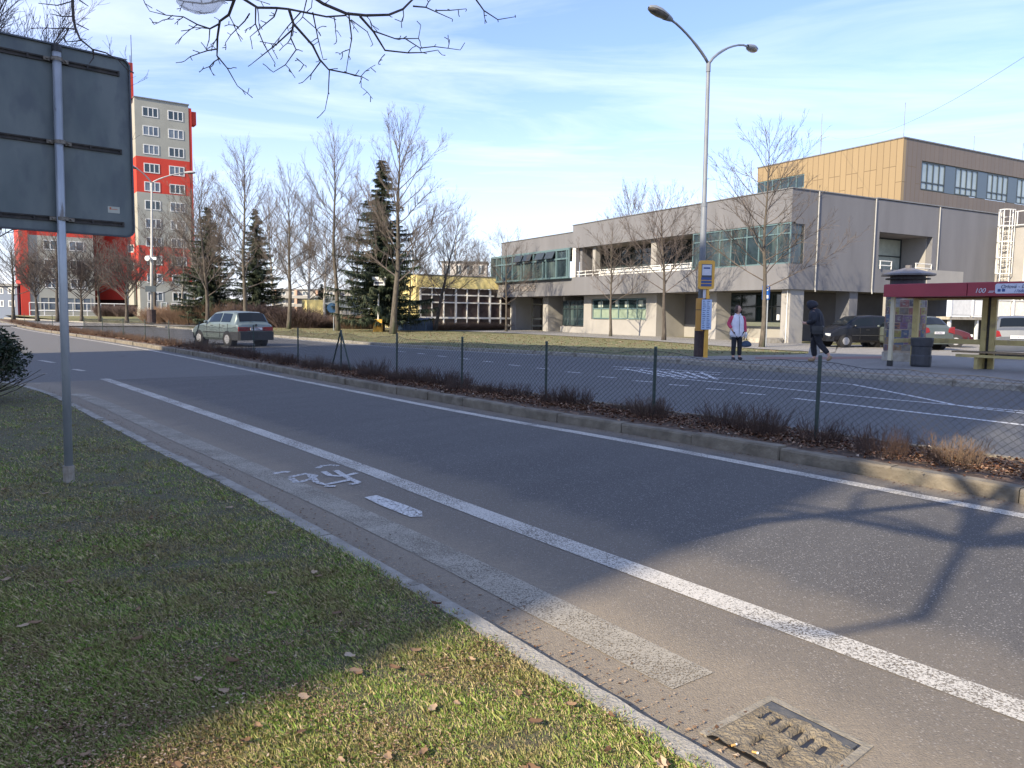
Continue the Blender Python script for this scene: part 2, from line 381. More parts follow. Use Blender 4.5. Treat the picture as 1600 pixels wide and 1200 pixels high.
# junction and the road beyond it
b = MB(); J = [(-60, 14.95), (-14.5, 14.95)] + [(p.x, p.y) for p in KN[:7]] + [(Broad[0].x, Broad[0].y)] + [(p.x, p.y) for p in reversed(MN) if p.y > Broad[0].y + .2] + [(-75, 88), (-75, 40)]
b.add([(x, y, -.004) for x, y in J], [tuple(range(len(J)))]); jn = b.build('road', mroadF, kind='structure')
if jn.data.polygons[0].normal.z < 0: jn.data.flip_normals()

MF = offset(MN, 1.45)      # far kerb line of the median
# the polyline runs far -> near, its left side is the far carriageway
SGN = 1
Am = along(MF, 90); Bm = match(Am, FE)
strip_mesh('road', Am, Bm, 3, mroadF, -.002)

# near lawn
mlawn = mat('lawn_soil', (.065, .055, .034), (.075, .085, .035), 45, 1, bump=1, bscale=60, c3=(.15, .12, .075), s3=70, lo3=.5, hi3=.62, detail=9)
def lawnz(x, y): return .055 + .02 * math.sin(x * 1.3) * math.sin(y * .9)
KL = offset(KN, -.11)
KLd = resample(KL, .5)
strip_mesh('lawn', KLd, [Vector((-30, 10 - 30 * i / len(KLd), 0)) for i in range(len(KLd))], 60, mlawn, lambda x, y: .055 if x > -30 else .055)
# lawn kerb: single concrete stones, weathered edge
def kerb(name, P, Q, z, m, L, rnd, jig=.006, gap=.006, z0=-.1, jz=.005):
    """stones between line P (road face) and Q"""
    b = MB(); tot = 0
    P2 = resample(P, .12); Q2 = match(P2, Q)
    cnt = 0; acc = 0; seg = []
    def flush(seg):
        if len(seg) < 2: return
        dz = rnd.uniform(-jz, jz); dx = rnd.uniform(-jig, jig); n = len(seg); V = []
        for i, (p, q) in enumerate(seg):
            e = (q - p).normalized(); s = (seg[min(i + 1, n - 1)][0] - seg[max(0, i - 1)][0]).normalized()
            sh = s * (gap if i == 0 else -gap if i == n - 1 else 0)
            pp = p + e * dx + sh; qq = q + e * dx + sh; j = rnd.uniform(-.004, .004); ch = .018
            V += [(pp.x, pp.y, z0), (pp.x + e.x * .004, pp.y + e.y * .004, z + dz - ch + j), (pp.x + e.x * ch, pp.y + e.y * ch, z + dz + j), (qq.x, qq.y, z + dz + j), (qq.x, qq.y, z0)]
        F = []
        for i in range(n - 1):
            for k in range(4): F.append((i * 5 + k, (i + 1) * 5 + k, (i + 1) * 5 + k + 1, i * 5 + k + 1))
        F += [tuple(range(5)), tuple((n - 1) * 5 + k for k in range(5))[::-1]]
        b.add(V, F)
    for i, (p, q) in enumerate(zip(P2, Q2)):
        seg.append((p, q))
        if i: acc += (P2[i] - P2[i - 1]).length
        if acc >= L: flush(seg); seg = [(p, q)]; acc = 0
    flush(seg)
    o = b.build(name, m, kind='structure')
    return o
rnd = random.Random(5)
mk1 = mat('kerb_concrete', (.23, .215, .185), (.33, .31, .27), 9, .95, bump=.6, bscale=70, c3=(.15, .13, .10), s3=3.5)
kerb('kerb', KN, KL, .060, mk1, 1.0, rnd, jz=.006)
kerb('kerb', MN, offset(MN, SGN * .15), .125, M['mossy_kerb'], 1.0, rnd, jz=.012, jig=.022)
kerb('kerb', MF, offset(MF, -SGN * .12), .13, M['mossy_kerb'], 1.0, rnd, jz=.008)
FO = offset(FE, .14)
kerb('kerb', FE, FO, .12, mk1, 1.0, rnd)
# median soil
msoil = mat('median_soil', (.050, .032, .022), (.085, .055, .038), 6, 1, bump=1, bscale=25, c3=(.15, .095, .06), s3=9, lo3=.48, hi3=.6)
A_ = offset(MN, SGN * .15); B_ = offset(MN, SGN * 1.33)
strip_mesh('median_soil', A_, B_, 4, msoil, .115)

# far side: lawn sheet from the far kerb out to the horizon
mflawn = mat('far_lawn', (.115, .125, .036), (.075, .105, .026), .9, 1, bump=1, bscale=9, c3=(.20, .155, .085), s3=2.6, lo3=.40, hi3=.66)
FEd = along(FO, 100)
V = []; F = []; steps = [0, .03, .08, .15, .25, .4, .6, 1, 1.6, 2.6, 5, 12]
for p in FEd:
    out = Vector((.55, .83, 0))
    for s_ in steps: q = p + out * (s_ * 55); V.append((q.x, q.y, gz(q.x, q.y)))
n = len(steps)
for i in range(len(FEd) - 1):
    for j in range(n - 1): F.append((i * n + j, (i + 1) * n + j, (i + 1) * n + j + 1, i * n + j + 1))
b = MB(); b.add(V, F); o = b.build('far_lawn', mflawn, kind='structure')
if o.data.polygons[0].normal.z < 0: o.data.flip_normals()

def drape(name, lo, hi, m, lift=.025, n=4):
    A = along(lo, 50); B = along(hi, 50)
    return strip_mesh(name, A, B, n, m, lambda x, y: gz(x, y) + lift)
mpave = asphalt('pavement', (.17, .165, .155), (.23, .22, .205), (.2, .2, .2), None)
zg = .075
# path in front of the building
drape('path', [G(*p, zg) for p in ((-300, 507), (400, 510.5), (640, 514), (800, 520.5), (1000, 531), (1200, 546), (1305, 551))], [G(*p, zg) for p in ((-300, 503), (400, 506), (640, 509), (790, 514), (1025, 525), (1250, 536), (1310, 540))], mpave)
# plaza / forecourt behind the bus stop
P1 = [G(*p, zg) for p in ((1305, 550), (1240, 554), (1090, 556.5), (930, 555))] + [Vector((p.x, p.y, 0)) for p in FO if 4 > p.x > 2.2 or p.x >= 4]
P1 += [Vector((60, -10, 0)), Vector((60, 60, 0)), G(1308, 539, zg)]
b = MB(); b.add([(p.x, p.y, zg) for p in P1], [tuple(range(len(P1)))]); o = b.build('pavement', mpave, kind='structure')
if o.data.polygons[0].normal.z < 0: o.data.flip_normals()
# bus-stop edge of brown setts, and red tactile strip
mset = mat('brown_setts', (.19, .15, .10), (.28, .225, .155), 3, .95, bump=.8, bscale=20, c3=(.09, .075, .055), s3=5)
PB = [p for p in FO if p.x > 3.5]
strip_mesh('kerb_paving', PB, offset(PB, 1.0), 3, mset, zg + .006)
mtac = mat('tactile', (.20, .115, .10), (.25, .15, .13), 8, .9)
drape('tactile_strip', [G(*p, zg) for p in ((1180, 561), (1270, 562), (1390, 560))], [G(*p, zg) for p in ((1180, 557.5), (1270, 558), (1390, 556.5))], mtac, lift=.031, n=1)

# ------------------------------------------------------------------ markings
MP = wornpaint('road_paint', (.56, .53, .47), .545, 105, 1.6, .22)
MPw = wornpaint('old_paint', (.35, .315, .25), .535, 120, 3, .25)
MPf = wornpaint('far_paint', (.62, .63, .64), .66, 40)
def line_px(pts, w_, m=MP, z=.004, name='marking', ends=None):
    P = [Vector((q.x, q.y, 0)) for q in (G(x, y) for x, y in pts)]
    P = smooth(P, 1) if len(P) > 2 else P
    P = resample(P, .5)
    return strip_mesh(name, offset(P, w_ / 2), offset(P, -w_ / 2), 1, m, z)
line_px([(163, 592), (320, 645), (550, 725), (720, 791), (1100, 930), (1600, 1112), (1800, 1185)], .175)
for q in ([(20, 551), (44, 555)], [(62, 563), (84, 567)], [(116, 577), (131, 580)]): line_px(q, .14)
ED = [p for p in resample(offset(MN, -SGN * .42), .5)]
strip_mesh('marking', offset(ED, .075), offset(ED, -.075), 1, MP, .004)
KE = [p for p in resample(KN, .3) if p.y > -6 and p.x > -7.6]
KE = [p for p in KE if p.y > 2.42]
strip_mesh('marking', offset(KE, .28), offset(KE, .52), 1, MPw, .004)
for q in ([(52, 585), (74, 584)], [(52, 600), (65, 600)]): line_px(q, .12, MPw)
# bicycle symbol and arrow, in image coordinates of the road surface
def cz(x, y): return (380 + x / 4.706, 680 + y / 4.706)
def strokes(L, w_, m, base):
    b = MB()
    for i, s_ in enumerate(L):
        P = resample([G(*cz(*p)) for p in s_], .1); A = offset(P, w_ / 2); B = offset(P, -w_ / 2); o = len(b.v)
        z = .004 + .0006 * (i % 6)
        for a, c in zip(A, B): b.v += [(a.x, a.y, z), (c.x, c.y, z)]
        for k in range(len(P) - 1): b.f.append((o + 2 * k, o + 2 * k + 1, o + 2 * k + 3, o + 2 * k + 2))
    return b.build('marking', m, kind='structure')
strokes([[(545, 245), (580, 228), (640, 222), (700, 228)], [(590, 270), (640, 300), (740, 305), (835, 280)], [(680, 262), (740, 300), (800, 330), (850, 352)], [(850, 352), (790, 368)],
         [(800, 330), (600, 368), (540, 350), (520, 325), (490, 300)], [(600, 380), (680, 380)], [(330, 312), (400, 298), (460, 286), (530, 300), (500, 325), (400, 350)], [(225, 285), (300, 272), (340, 274)], [(395, 352), (350, 318)]], .055, wornpaint('bike_paint', (.55, .54, .52), .56, 50), 0)
b = MB(); P = [G(*cz(*p)) for p in ((890, 462), (980, 446), (1200, 520), (1315, 566), (1318, 606), (1230, 606), (1190, 592), (1010, 520))]
b.add([(p.x, p.y, .006) for p in P], [tuple(range(len(P)))]); b.build('marking', wornpaint('arrow_paint', (.62, .61, .58), .56, 55), kind='structure')
# far carriageway
line_px([(1045, 587), (1277, 598), (1322, 599), (1367, 607.5), (1450, 624), (1506, 636), (1600, 646), (1750, 662)], .10, MPf)
line_px([(1052, 591), (1210, 606), (1337, 619.5), (1600, 643), (1700, 652)], .10, MPf, .0055)
line_px([(1240, 622.5), (1600, 664), (1800, 690)], .12, MPf)
for x0, y0, x1, y1 in ((1157, 614, 1195, 617), (1103, 607.5, 1133, 609.4), (1045, 601, 1075, 603), (990, 595, 1019, 597), (935, 588.5, 962, 590.5), (885, 581, 908, 583), (838, 575, 858, 577), (795, 570, 813, 572), (755, 564.5, 770, 566), (718, 560, 733, 561.5), (684, 556, 697, 557.5), (652, 552, 665, 553.5), (622, 549, 634, 550)):
    line_px([(x0, y0), (x1, y1)], .11, MPf)
for k in range(6): line_px([(975 + 24 * k, 576 + 1.2 * k), (1040 + 16 * k, 589 + .8 * k)], .10, MPf, .0045)
line_px([(960, 577), (1125, 586)], .12, MPf, .0065); line_px([(958, 573), (1130, 583)], .12, MPf, .006)
ED = [p for p in resample(offset(MF, SGN * .35), .5) if p.y > 27]
strip_mesh('marking', offset(ED, .06), offset(ED, -.06), 1, MPf, .004)
ED = [p for p in resample(offset(FE, -.35), .5) if p.y > 27]
strip_mesh('marking', offset(ED, .06), offset(ED, -.06), 1, MPf, .004)

# ================================================================== BUILDINGS
KX, KY = 14.58, 41.0
AX = Vector((-.488, .873, 0)); BX = Vector((.873, .488, 0))
def fb(a, b_, z): return (KX + AX.x * a + BX.x * b_, KY + AX.y * a + BX.y * b_, z)
def frame_of(ox, oy, ux, uy):
    """wall frame: u along the wall, n outward (u turned right), z up"""
    def f(u, n, z): return (ox + ux * u + uy * n, oy + uy * u - ux * n, z)
    return f
def window(parent, f, u0, u1, z0, z1, cols, rows=(), fm='tealframe', gm='glass', fw=.07, d=.06, name='window', sub='pane', set_=0., rand=None):
    """frame with bars proud of the wall plane n=set_, panes behind it as a sub-part"""
    b = MB()
    for (a, c, e, g_) in ((u0, u1, z0, z0 + fw), (u0, u1, z1 - fw, z1)): b.box((a, set_ - .02, e), (c, set_ + d, g_), f)
    us = [u0 + (u1 - u0) * i / cols for i in range(cols + 1)] if isinstance(cols, int) else list(cols)
    for u in us:
        a = min(max(u - fw / 2, u0), u1 - fw); b.box((a, set_ - .02, z0 + fw), (a + fw, set_ + d - .003, z1 - fw), f)
    for r in rows:
        for ua, ub in zip(us, us[1:]): b.box((ua + fw / 2 if ua > u0 else u0 + fw, set_ - .02, r - fw / 2), (ub - fw / 2 if ub < u1 else u1 - fw, set_ + d - .006, r + fw / 2), f)
    w_ = b.build(name, fm, parent)
    p = MB(); p.quad(f(u0 + .01, set_ + .005, z0 + .01), f(u1 - .01, set_ + .005, z0 + .01), f(u1 - .01, set_ + .005, z1 - .01), f(u0 + .01, set_ + .005, z1 - .01))
    p.build(sub, random.choice(gm) if isinstance(gm, (list, tuple)) else gm, w_)
    return w_
GB = empty('cultural_building', fb(0, 0, 0), 0, 'low grey rendered two storey building with ribbon windows, overhanging upper floor and pillars', 'building')
# upper floor shell: pieces butt end to end
b = MB()
b.box((0, 0, 2.95), (34.2, .35, 4.3), fb)                 # floor band, street side
b.box((-.0, .35, 2.95), (.35, 19.1, 4.3), fb)
b.box((0, 0, 6.48), (20.7, .35, 8.2), fb); b.box((20.7, .0, 6.48), (32.1, .35, 7.7), fb)
b.box((0, .35, 6.4), (.35, 19.1, 8.2), fb)
b.box((32.1, .35, 6.45), (31.75, 14, 7.7), fb); b.box((33.85, .35, 2.95), (34.2, 14, 4.3), fb)
b.box((0, 1.05, 4.3), (.35, 7.25, 6.4), fb); b.box((0, 12.25, 4.3), (.35, 19.1, 6.4), fb)
b.box((20.25, .02, 4.3), (20.7, .35, 6.48), fb)
b.box((.35, 18.75, 2.95), (20, 19.1, 8.1), fb)
b.build('wall', 'render_n', GB)
b = MB(); b.box((.36, .36, 7.4), (20.7, 18.7, 7.5), fb); b.box((20.7, .36, 7.0), (31.7, 18.7, 7.1), fb); b.build('roof', 'coping', GB)
b = MB(); b.box((.36, .36, 2.97), (33.8, 18.7, 3.05), fb); b.build('soffit', 'soffit', GB)
b = MB()
b.box((-.05, -.05, 8.2), (20.75, .4, 8.25), fb); b.box((-.05, .4, 8.2), (.4, 6.9, 8.25), fb); b.box((-.05, 6.9, 8.24), (.4, 19.15, 8.30), fb); b.box((20.75, -.05, 7.7), (32.15, .4, 7.75), fb)
b.build('coping', 'coping', GB)
# ground floor
b = MB()
b.box((23.8, 1.0, -.3), (20.5, 1.3, .55), fb); b.box((20.5, 1.0, -.3), (19.5, 1.3, 2.95), fb); b.box((19.5, 1.0, -.3), (13.0, 1.3, 1.15), fb); b.box((19.5, 1.0, 2.68), (13.0, 1.3, 2.95), fb); b.box((13.0, 1.0, -.3), (11.9, 1.3, 2.95), fb)
b.box((11.9, 1.3, -.3), (12.2, 3.8, 2.95), fb)          # return wall
b.box((11.9, 3.5, -.3), (3.0, 3.8, .9), fb)
b.build('wall', 'cream', GB)
for bx_ in (((32.0, 1.0, -.1), (31.2, 2.7, 2.95)), ((26.5, 1.0, -.1), (25.7, 2.6, 2.95)), ((6.9, 1.0, -.3), (6.3, 2.2, 2.95)), ((.75, .35, -.3), (.15, 1.4, 2.95)), ((24.1, 1.6, -.3), (24.4, 6, 2.95))):
    b = MB(); b.box(bx_[0], bx_[1], fb); b.build('pillar', 'cream', GB)
b = MB()
b.box((11.9, 3.5, .9), (8.1, 3.8, 2.95), fb); b.box((3.0, 3.8, -.3), (3.3, 9.3, 2.95), fb); b.build('wall', 'recess_shade', GB, label='recessed wall coloured with its shade under the front overhang'); b = MB(); b.box((3.0, 9.3, -.3), (3.3, 19, 2.95), fb); q = MB(); q.box((1.1, 5.2, -.3), (.2, 5.9, 2.95), fb); q.build('pillar', 'render_n', GB)
b.build('wall', 'recess_shade', GB, label='recessed wall coloured with its shade under the side overhang')
g = lambda u, n, z: fb(u, 1.0 - n, z)
window(GB, g, 20.6, 23.7, .6, 2.6, [20.6, 21.6, 22.65, 23.7], (1.95,), 'darkframe', 'glass2', set_=-.2)
wg_ = window(GB, g, 13.05, 19.45, 1.2, 2.65, 6, (1.95,), 'tealframe', 'glass', set_=-.15)
for k in range(6):
    q = MB(); u = 13.05 + k * 6.4 / 6; q.quad(g(u + .05, -.14, 1.25), g(u + 1.01, -.14, 1.25), g(u + 1.01, -.14, 1.93), g(u + .05, -.14, 1.93)); q.build('blind', 'greenblind', wg_)
for u, z_, w__ in ((13.5, 2.1, .5), (15.1, 2.05, .45), (16.2, 2.1, .5), (18.2, 2.05, .6)):
    q = MB(); q.quad(g(u, -.14, z_), g(u + w__, -.14, z_), g(u + w__, -.14, z_ + .42), g(u, -.14, z_ + .42)); q.build('paper_sheet', 'blindglass', wg_)
g = lambda u, n, z: fb(u, 3.5 - n, z)
window(GB, g, 3.05, 8.05, 1.15, 2.9, 4, (2.1,), 'darkframe', 'glass', set_=-.1)
# upper windows
g = lambda u, n, z: fb(u, 0 - n, z)
window(GB, g, .02, 7.5, 4.3, 6.46, [0.02, .9, 2.2, 3.1, 4.3, 5.2, 6.4, 7.5], (5.9,), 'tealframe', 'glass2', set_=-.08)
window(GB, lambda u, n, z: fb(0 - n, u, z), .08, 1.05, 4.3, 6.39, [.08, 1.05], (5.85,), 'darkframe', 'glass2', set_=-.1)
wb = window(GB, g, 20.7, 33.5, 4.25, 6.5, [20.7, 21.0, 22.5, 24.0, 24.5, 26.0, 27.5, 28.0, 29.5, 31.0, 31.4, 32.4, 33.5], (5.75,), 'tealframe', 'glass2', fw=.13, d=.12, set_=.22)
b = MB(); b.box((20.7, -.2, 6.5), (33.5, .35, 6.56), fb) ; b.box((33.5, -.2, 4.25), (33.56, .3, 6.5), fb); b.box((20.7, -.2, 4.2), (33.5, 0, 4.25), fb); b.build('window_casing', 'tealframe', GB)
b = MB()
for k, u in enumerate((22.6, 24.1, 26.1, 27.6)):
    v = [fb(u + .05, -.36, 5.85), fb(u + 1.3, -.36, 5.85), fb(u + 1.3, -.62, 5.95), fb(u + .05, -.62, 5.95)]
    b = MB(); b.add([fb(u + .05, -.35, 6.4), fb(u + 1.3, -.35, 6.4), fb(u + 1.3, -.62, 5.84), fb(u + .05, -.62, 5.84), fb(u + .05, -.32, 6.4), fb(u + 1.3, -.32, 6.4), fb(u + 1.3, -.59, 5.82), fb(u + .05, -.59, 5.82)], [(0, 1, 2, 3), (4, 7, 6, 5), (0, 3, 7, 4), (1, 5, 6, 2), (2, 6, 7, 3)]); b.build('tilted_sash', 'darkframe', GB)
# loggia
b = MB(); b.box((7.5, 2.2, 4.32), (20.2, 2.4, 4.7), fb); b.box((7.5, .35, 4.3), (7.8, 2.2, 6.48), fb); b.box((19.9, .35, 4.3), (20.2, 2.2, 6.48), fb); b.build('loggia_wall', 'render_n', GB)
b = MB(); b.box((7.5, .35, 4.22), (20.2, 2.4, 4.3), fb); b.build('loggia_floor', 'concrete', GB)
b = MB(); b.box((7.5, .35, 6.48), (20.2, 2.4, 6.56), fb); b.build('loggia_ceiling', 'soffit', GB)
window(GB, lambda u, n, z: fb(u, 2.2 - n, z), 7.85, 19.9, 4.7, 6.46, 10, (5.9,), 'darkframe', 'glass', set_=.02)
for u, w_ in ((11.3, .55), (18.2, .35)):
    b = MB(); b.box((u, .36, 4.3), (u + w_, .8, 6.48), fb); b.build('pillar', 'cream', GB)
b = MB(); b.box((20.25, -.03, 4.3), (20.68, .02, 6.48), fb); b.build('pillar', 'white', GB)
b = MB()
for z in (4.48, 4.72): b.tube([fb(7.5, .12, z), fb(20.2, .12, z)], .035, 6)
for k in range(14): b.tube([fb(7.7 + k * .95, .12, 4.3), fb(7.7 + k * .95, .12, 4.72)], .03, 5)
b.box((7.5, .2, 4.3), (17.5, .26, 4.66), fb)
b.build('railing', 'white', GB)
# recess on the side wall
b = MB(); b.box((.35, 7.25, 4.3), (2.1, 7.3, 6.4), fb); b.box((.35, 7.3, 4.22), (2.1, 12.25, 4.3), fb); b.box((.35, 7.3, 6.4), (2.1, 12.25, 6.46), fb); b.build('recess', 'soffit', GB)
b = MB(); b.box((.352, 12.2, 4.3), (2.1, 12.246, 6.4), fb); b.build('recess_jamb', 'cream', GB)
window(GB, lambda u, n, z: fb(2.0 - n, u, z), 7.32, 12.18, 4.32, 6.38, [7.32, 7.9, 12.18], (5.3,), 'darkframe', 'blindglass', set_=0)
for v0, v1 in ((7.3, 8.4), (10.6, 12.2)):
    b = MB()
    for z in (4.5, 4.75): b.tube([fb(-.08, v0, z), fb(-.08, v1, z)], .03, 5)
    for v in (v0 + .05, v1 - .05): b.tube([fb(-.08, v, 4.3), fb(-.08, v, 4.75)], .03, 5)
    b.build('railing', 'white', GB)
b = MB(); b.box((-1.5, 9.6, 3.1), (0, 13.1, 4.28), fb); b.build('balcony_parapet', 'cream', GB)
b = MB(); b.box((-2.4, 7.9, 0), (-.0, 8.3, 2.9), fb); b.build('fin_wall', 'cream', GB)
for v in (2.0, 6.75, 12.75):
    b = MB(); b.tube([fb(-.06, v, 8.2), fb(-.06, v, 5), fb(-.05, v, 3.1), fb(-.12, v - .05, 2.85)], .035, 6); b.build('lightning_conductor', 'pipegrey', GB)
b = MB(); b.box((.95, .27, 1.3), (.8, .35, 1.6), fb); b.build('meter_box', 'white', GB)
b = MB(); b.tube([fb(.3, .30, 0), fb(.3, .30, 2.9)], .03, 6); b.build('downpipe', 'white', GB)
b = MB(); b.box((1.6, .2, 0), (.4, -1.1, .35), fb); b.build('plinth', 'concrete', GB)
# letters on the band
def text(s_, size, loc, xdir, zdir, m, parent=None, depth=.01, name='lettering', align='LEFT', shear=0.):
    c = bpy.data.curves.new(name, 'FONT'); c.body = s_; c.size = size; c.extrude = depth; c.align_x = align; c.shear = shear
    tmp = bpy.data.objects.new('t', c); col.objects.link(tmp)
    me = bpy.data.meshes.new_from_object(tmp.evaluated_get(bpy.context.evaluated_depsgraph_get())); bpy.data.objects.remove(tmp)
    x = Vector(xdir).normalized(); y = Vector(zdir).normalized(); z = x.cross(y)
    me.transform(Matrix((x, y, z)).transposed().to_4x4())
    me.materials.clear(); me.materials.append(M[m] if isinstance(m, str) else m)
    o = bpy.data.objects.new(name, me); col.objects.link(o)
    if parent is not None:
        o.parent = parent; r = root_loc(parent); o.location = Vector(loc) - r
    else: o.location = loc
    return o
M['letters'] = mat('letters', (.30, .27, .25), rough=.6)
text('DŮM DĚTÍ A MLÁDEŽE', .62, fb(32.4, -.04, 3.42), -AX, (0, 0, 1), 'letters', GB, .035)
b = MB()
for a in ((33.9, 33.1, 3.1, 3.16), (33.15, 33.09, 3.16, 4.15), (33.9, 33.84, 3.16, 3.6), (33.84, 33.5, 3.54, 3.6)): b.box((a[1], -.06, a[2]), (a[0], 0, a[3]), fb)
b.build('emblem', 'darkframe', GB)

# golden clad block behind
PBX, PBY = 27.67, 56.0
def fz(a, b_, z): return (PBX + AX.x * a + BX.x * b_, PBY + AX.y * a + BX.y * b_, z)
def cladding(name, c, c2, seam=(.12, .08, .04)):
    m = bpy.data.materials.new(name); m.use_nodes = True; t = m.node_tree; bb = t.nodes['Principled BSDF']
    g = N(t, 'ShaderNodeTexCoord'); mp = N(t, 'ShaderNodeMapping'); mp.vector_type = 'POINT'; mp.inputs['Rotation'].default_value = (0, 0, 0)
    # u = distance along wall from local axes A+B, laid as vertical boards
    dt = N(t, 'ShaderNodeVectorMath', operation='DOT_PRODUCT'); dt.inputs[1].default_value = (AX.x + BX.x, AX.y + BX.y, 0); t.links.new(g.outputs['Object'], dt.inputs[0])
    sp = N(t, 'ShaderNodeSeparateXYZ'); t.links.new(g.outputs['Object'], sp.inputs[0]); cb = N(t, 'ShaderNodeCombineXYZ')
    t.links.new(sp.outputs['Z'], cb.inputs['X']); t.links.new(dt.outputs['Value'], cb.inputs['Y'])
    br = N(t, 'ShaderNodeTexBrick'); br.inputs['Color1'].default_value = tuple(c) + (1,); br.inputs['Color2'].default_value = tuple(c2) + (1,); br.inputs['Mortar'].default_value = seam + (1,)
    br.inputs['Scale'].default_value = 1; br.inputs['Brick Width'].default_value = 3.1; br.inputs['Row Height'].default_value = .52; br.inputs['Mortar Size'].default_value = .022; br.inputs['Mortar Smooth'].default_value = .1; br.offset = .37; br.offset_frequency = 3
    t.links.new(cb.outputs[0], br.inputs['Vector']); t.links.new(br.outputs['Color'], bb.inputs['Base Color'])
    bb.inputs['Roughness'].default_value = .5; bb.inputs['Metallic'].default_value = .0
    return m
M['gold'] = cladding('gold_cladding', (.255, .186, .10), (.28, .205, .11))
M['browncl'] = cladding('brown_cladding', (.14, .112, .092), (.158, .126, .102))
BB = empty('school_block', fz(0, 0, 0), 0, 'tall flat roofed block clad in golden brown metal boards behind the grey building', 'building')
b = MB(); b.box((0, 0, 6), (13.6, .3, 12.0), fz); b.box((0, 0, 12.0), (8.6, .3, 14.3), fz); b.box((8.6, 0, 13.1), (13.6, .3, 14.3), fz); b.box((13.3, .3, 13.1), (13.6, 12, 14.3), fz)
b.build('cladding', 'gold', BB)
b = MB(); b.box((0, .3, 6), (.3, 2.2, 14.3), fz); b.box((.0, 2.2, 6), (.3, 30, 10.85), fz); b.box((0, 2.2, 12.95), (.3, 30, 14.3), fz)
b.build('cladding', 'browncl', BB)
b = MB(); b.box((-.06, -.06, 14.3), (13.66, 30, 14.38), fz); b.build('roof', 'coping', BB)
window(BB, lambda u, n, z: fz(u, -n, z), 8.6, 13.6, 12.02, 13.08, 6, (), 'tealframe', 'glass', set_=-.1)
b = MB(); b.box((8.7, .3, 6), (13.4, 12, 12.0), fz); b.build('wall', 'tealframe', BB)
M['bluepanel'] = mat('bluepanel', (.085, .12, .16), rough=.4)
M['paleglass'] = mat('paleglass', (.30, .36, .38), (.22, .28, .31), .8, .12, spec=.8)
g = lambda u, n, z: fz(-n, u, z)
u = 2.25
for k in range(6):
    window(BB, g, u, u + 2.9, 10.9, 12.9, 4, (11.45,), 'darkframe', 'paleglass', set_=-.1, fw=.08)
    b = MB(); b.box((.06, u + 2.9, 10.9), (.2, u + 4.2, 12.9), fz); b.build('infill_panel', 'bluepanel', BB)
    u += 4.2
for a_, b_, hh in ((7.5, .5, 1.6), (0.6, .8, 2.6), (7.3, .2, 3.2), (.3, 9, 1.2), (13, .3, 1.4), (.4, 16, 1.5)):
    q = MB(); q.tube([fz(a_, b_, 14.38), fz(a_, b_, 14.38 + hh)], .03, 5); q.build('roof_mast', 'steel', BB)
b = MB()
p0 = Vector(fz(6.5, .5, 15.6)); p1 = at(1620, 76, 22)
b.tube([p0.lerp(p1, i / 16) - Vector((0, 0, .9 * 4 * (i / 16) * (1 - i / 16))) for i in range(17)], .007, 4)
tag(b.build('overhead_cable', 'steel'), 'thin cable running up from the roof mast of the golden block', 'cable')

# annex at the right with ladder
AN = empty('annex', fb(-.0, 19.1, 0), 0, 'beige rendered annex with graffiti tags behind the bus shelter', 'building')
b = MB(); b.box((.3, 19.1, .0), (-8, 19.5, 7.35), fb); b.build('wall', 'cream', AN)
b = MB(); b.box((.3, 19.02, .0), (-8, 19.1, 1.3), fb); b.build('plinth', mat('plinth', (.12, .12, .12), rough=.9), AN)
b = MB(); b.box((.3, 19.0, 7.35), (-8, 19.6, 7.43), fb); b.build('coping', 'coping', AN)
window(AN, lambda u, n, z: fb(u, 19.1 - n, z), -3.0, -1.75, 2.0, 5.6, 2, (3.6,), 'white', 'glass', set_=.02, fw=.1)
def tagtext(s_, size, a_, z, m):
    o = text(s_, size, fb(a_, 19.08, z), -AX, (0, 0, 1), m, AN, .004, 'graffiti', shear=.3); return o
M['tagink'] = mat('tagink', (.10, .09, .10), rough=.7); M['tagred'] = mat('tagred', (.45, .12, .04), rough=.7)
tagtext('ACR67', .5, -.35, 2.1, 'tagink'); tagtext('JOKER', .42, -1.0, 1.5, 'tagink'); tagtext('KUMA', .55, -1.35, 2.7, 'black'); tagtext('FA', .6, -1.7, 1.8, 'tagred')
LD = empty('cage_ladder', fb(-.6, 18.8, 2.6), 0, 'white steel roof access ladder with safety cage on the beige annex', 'ladder')
b = MB()
for a_ in (-.45, -1.0): b.tube([fb(a_, 18.85, 2.7), fb(a_, 18.85, 8.4)], .035, 6)
b.build('rail', 'white', LD)
b = MB()
for k in range(18): b.tube([fb(-.45, 18.85, 2.9 + .3 * k), fb(-1.0, 18.85, 2.9 + .3 * k)], .018, 5)
b.build('rung', 'white', LD)
b = MB()
def hoop(z): return [fb(-.725 + .42 * math.cos(t), 18.85 - .75 * math.sin(t), z) for t in [PI * i / 10 for i in range(11)]]
for z in (4.4, 5.4, 6.4, 7.4, 8.4): b.tube(hoop(z), .03, 5)
for i in (0, 2, 4, 6, 8, 10): b.tube([hoop(4.4)[i], hoop(8.4)[i]], .022, 5)
b.build('safety_cage', 'white', LD)
b = MB()
for z in (7.45, 8.3): b.tube([fb(-1.1, 19.0, z), fb(-4, 19.0, z)], .03, 5)
for k in range(4): b.tube([fb(-1.2 - k, 19.0, 7.4), fb(-1.2 - k, 19.0, 8.3)], .03, 5)
b.build('roof_railing', 'white', LD)
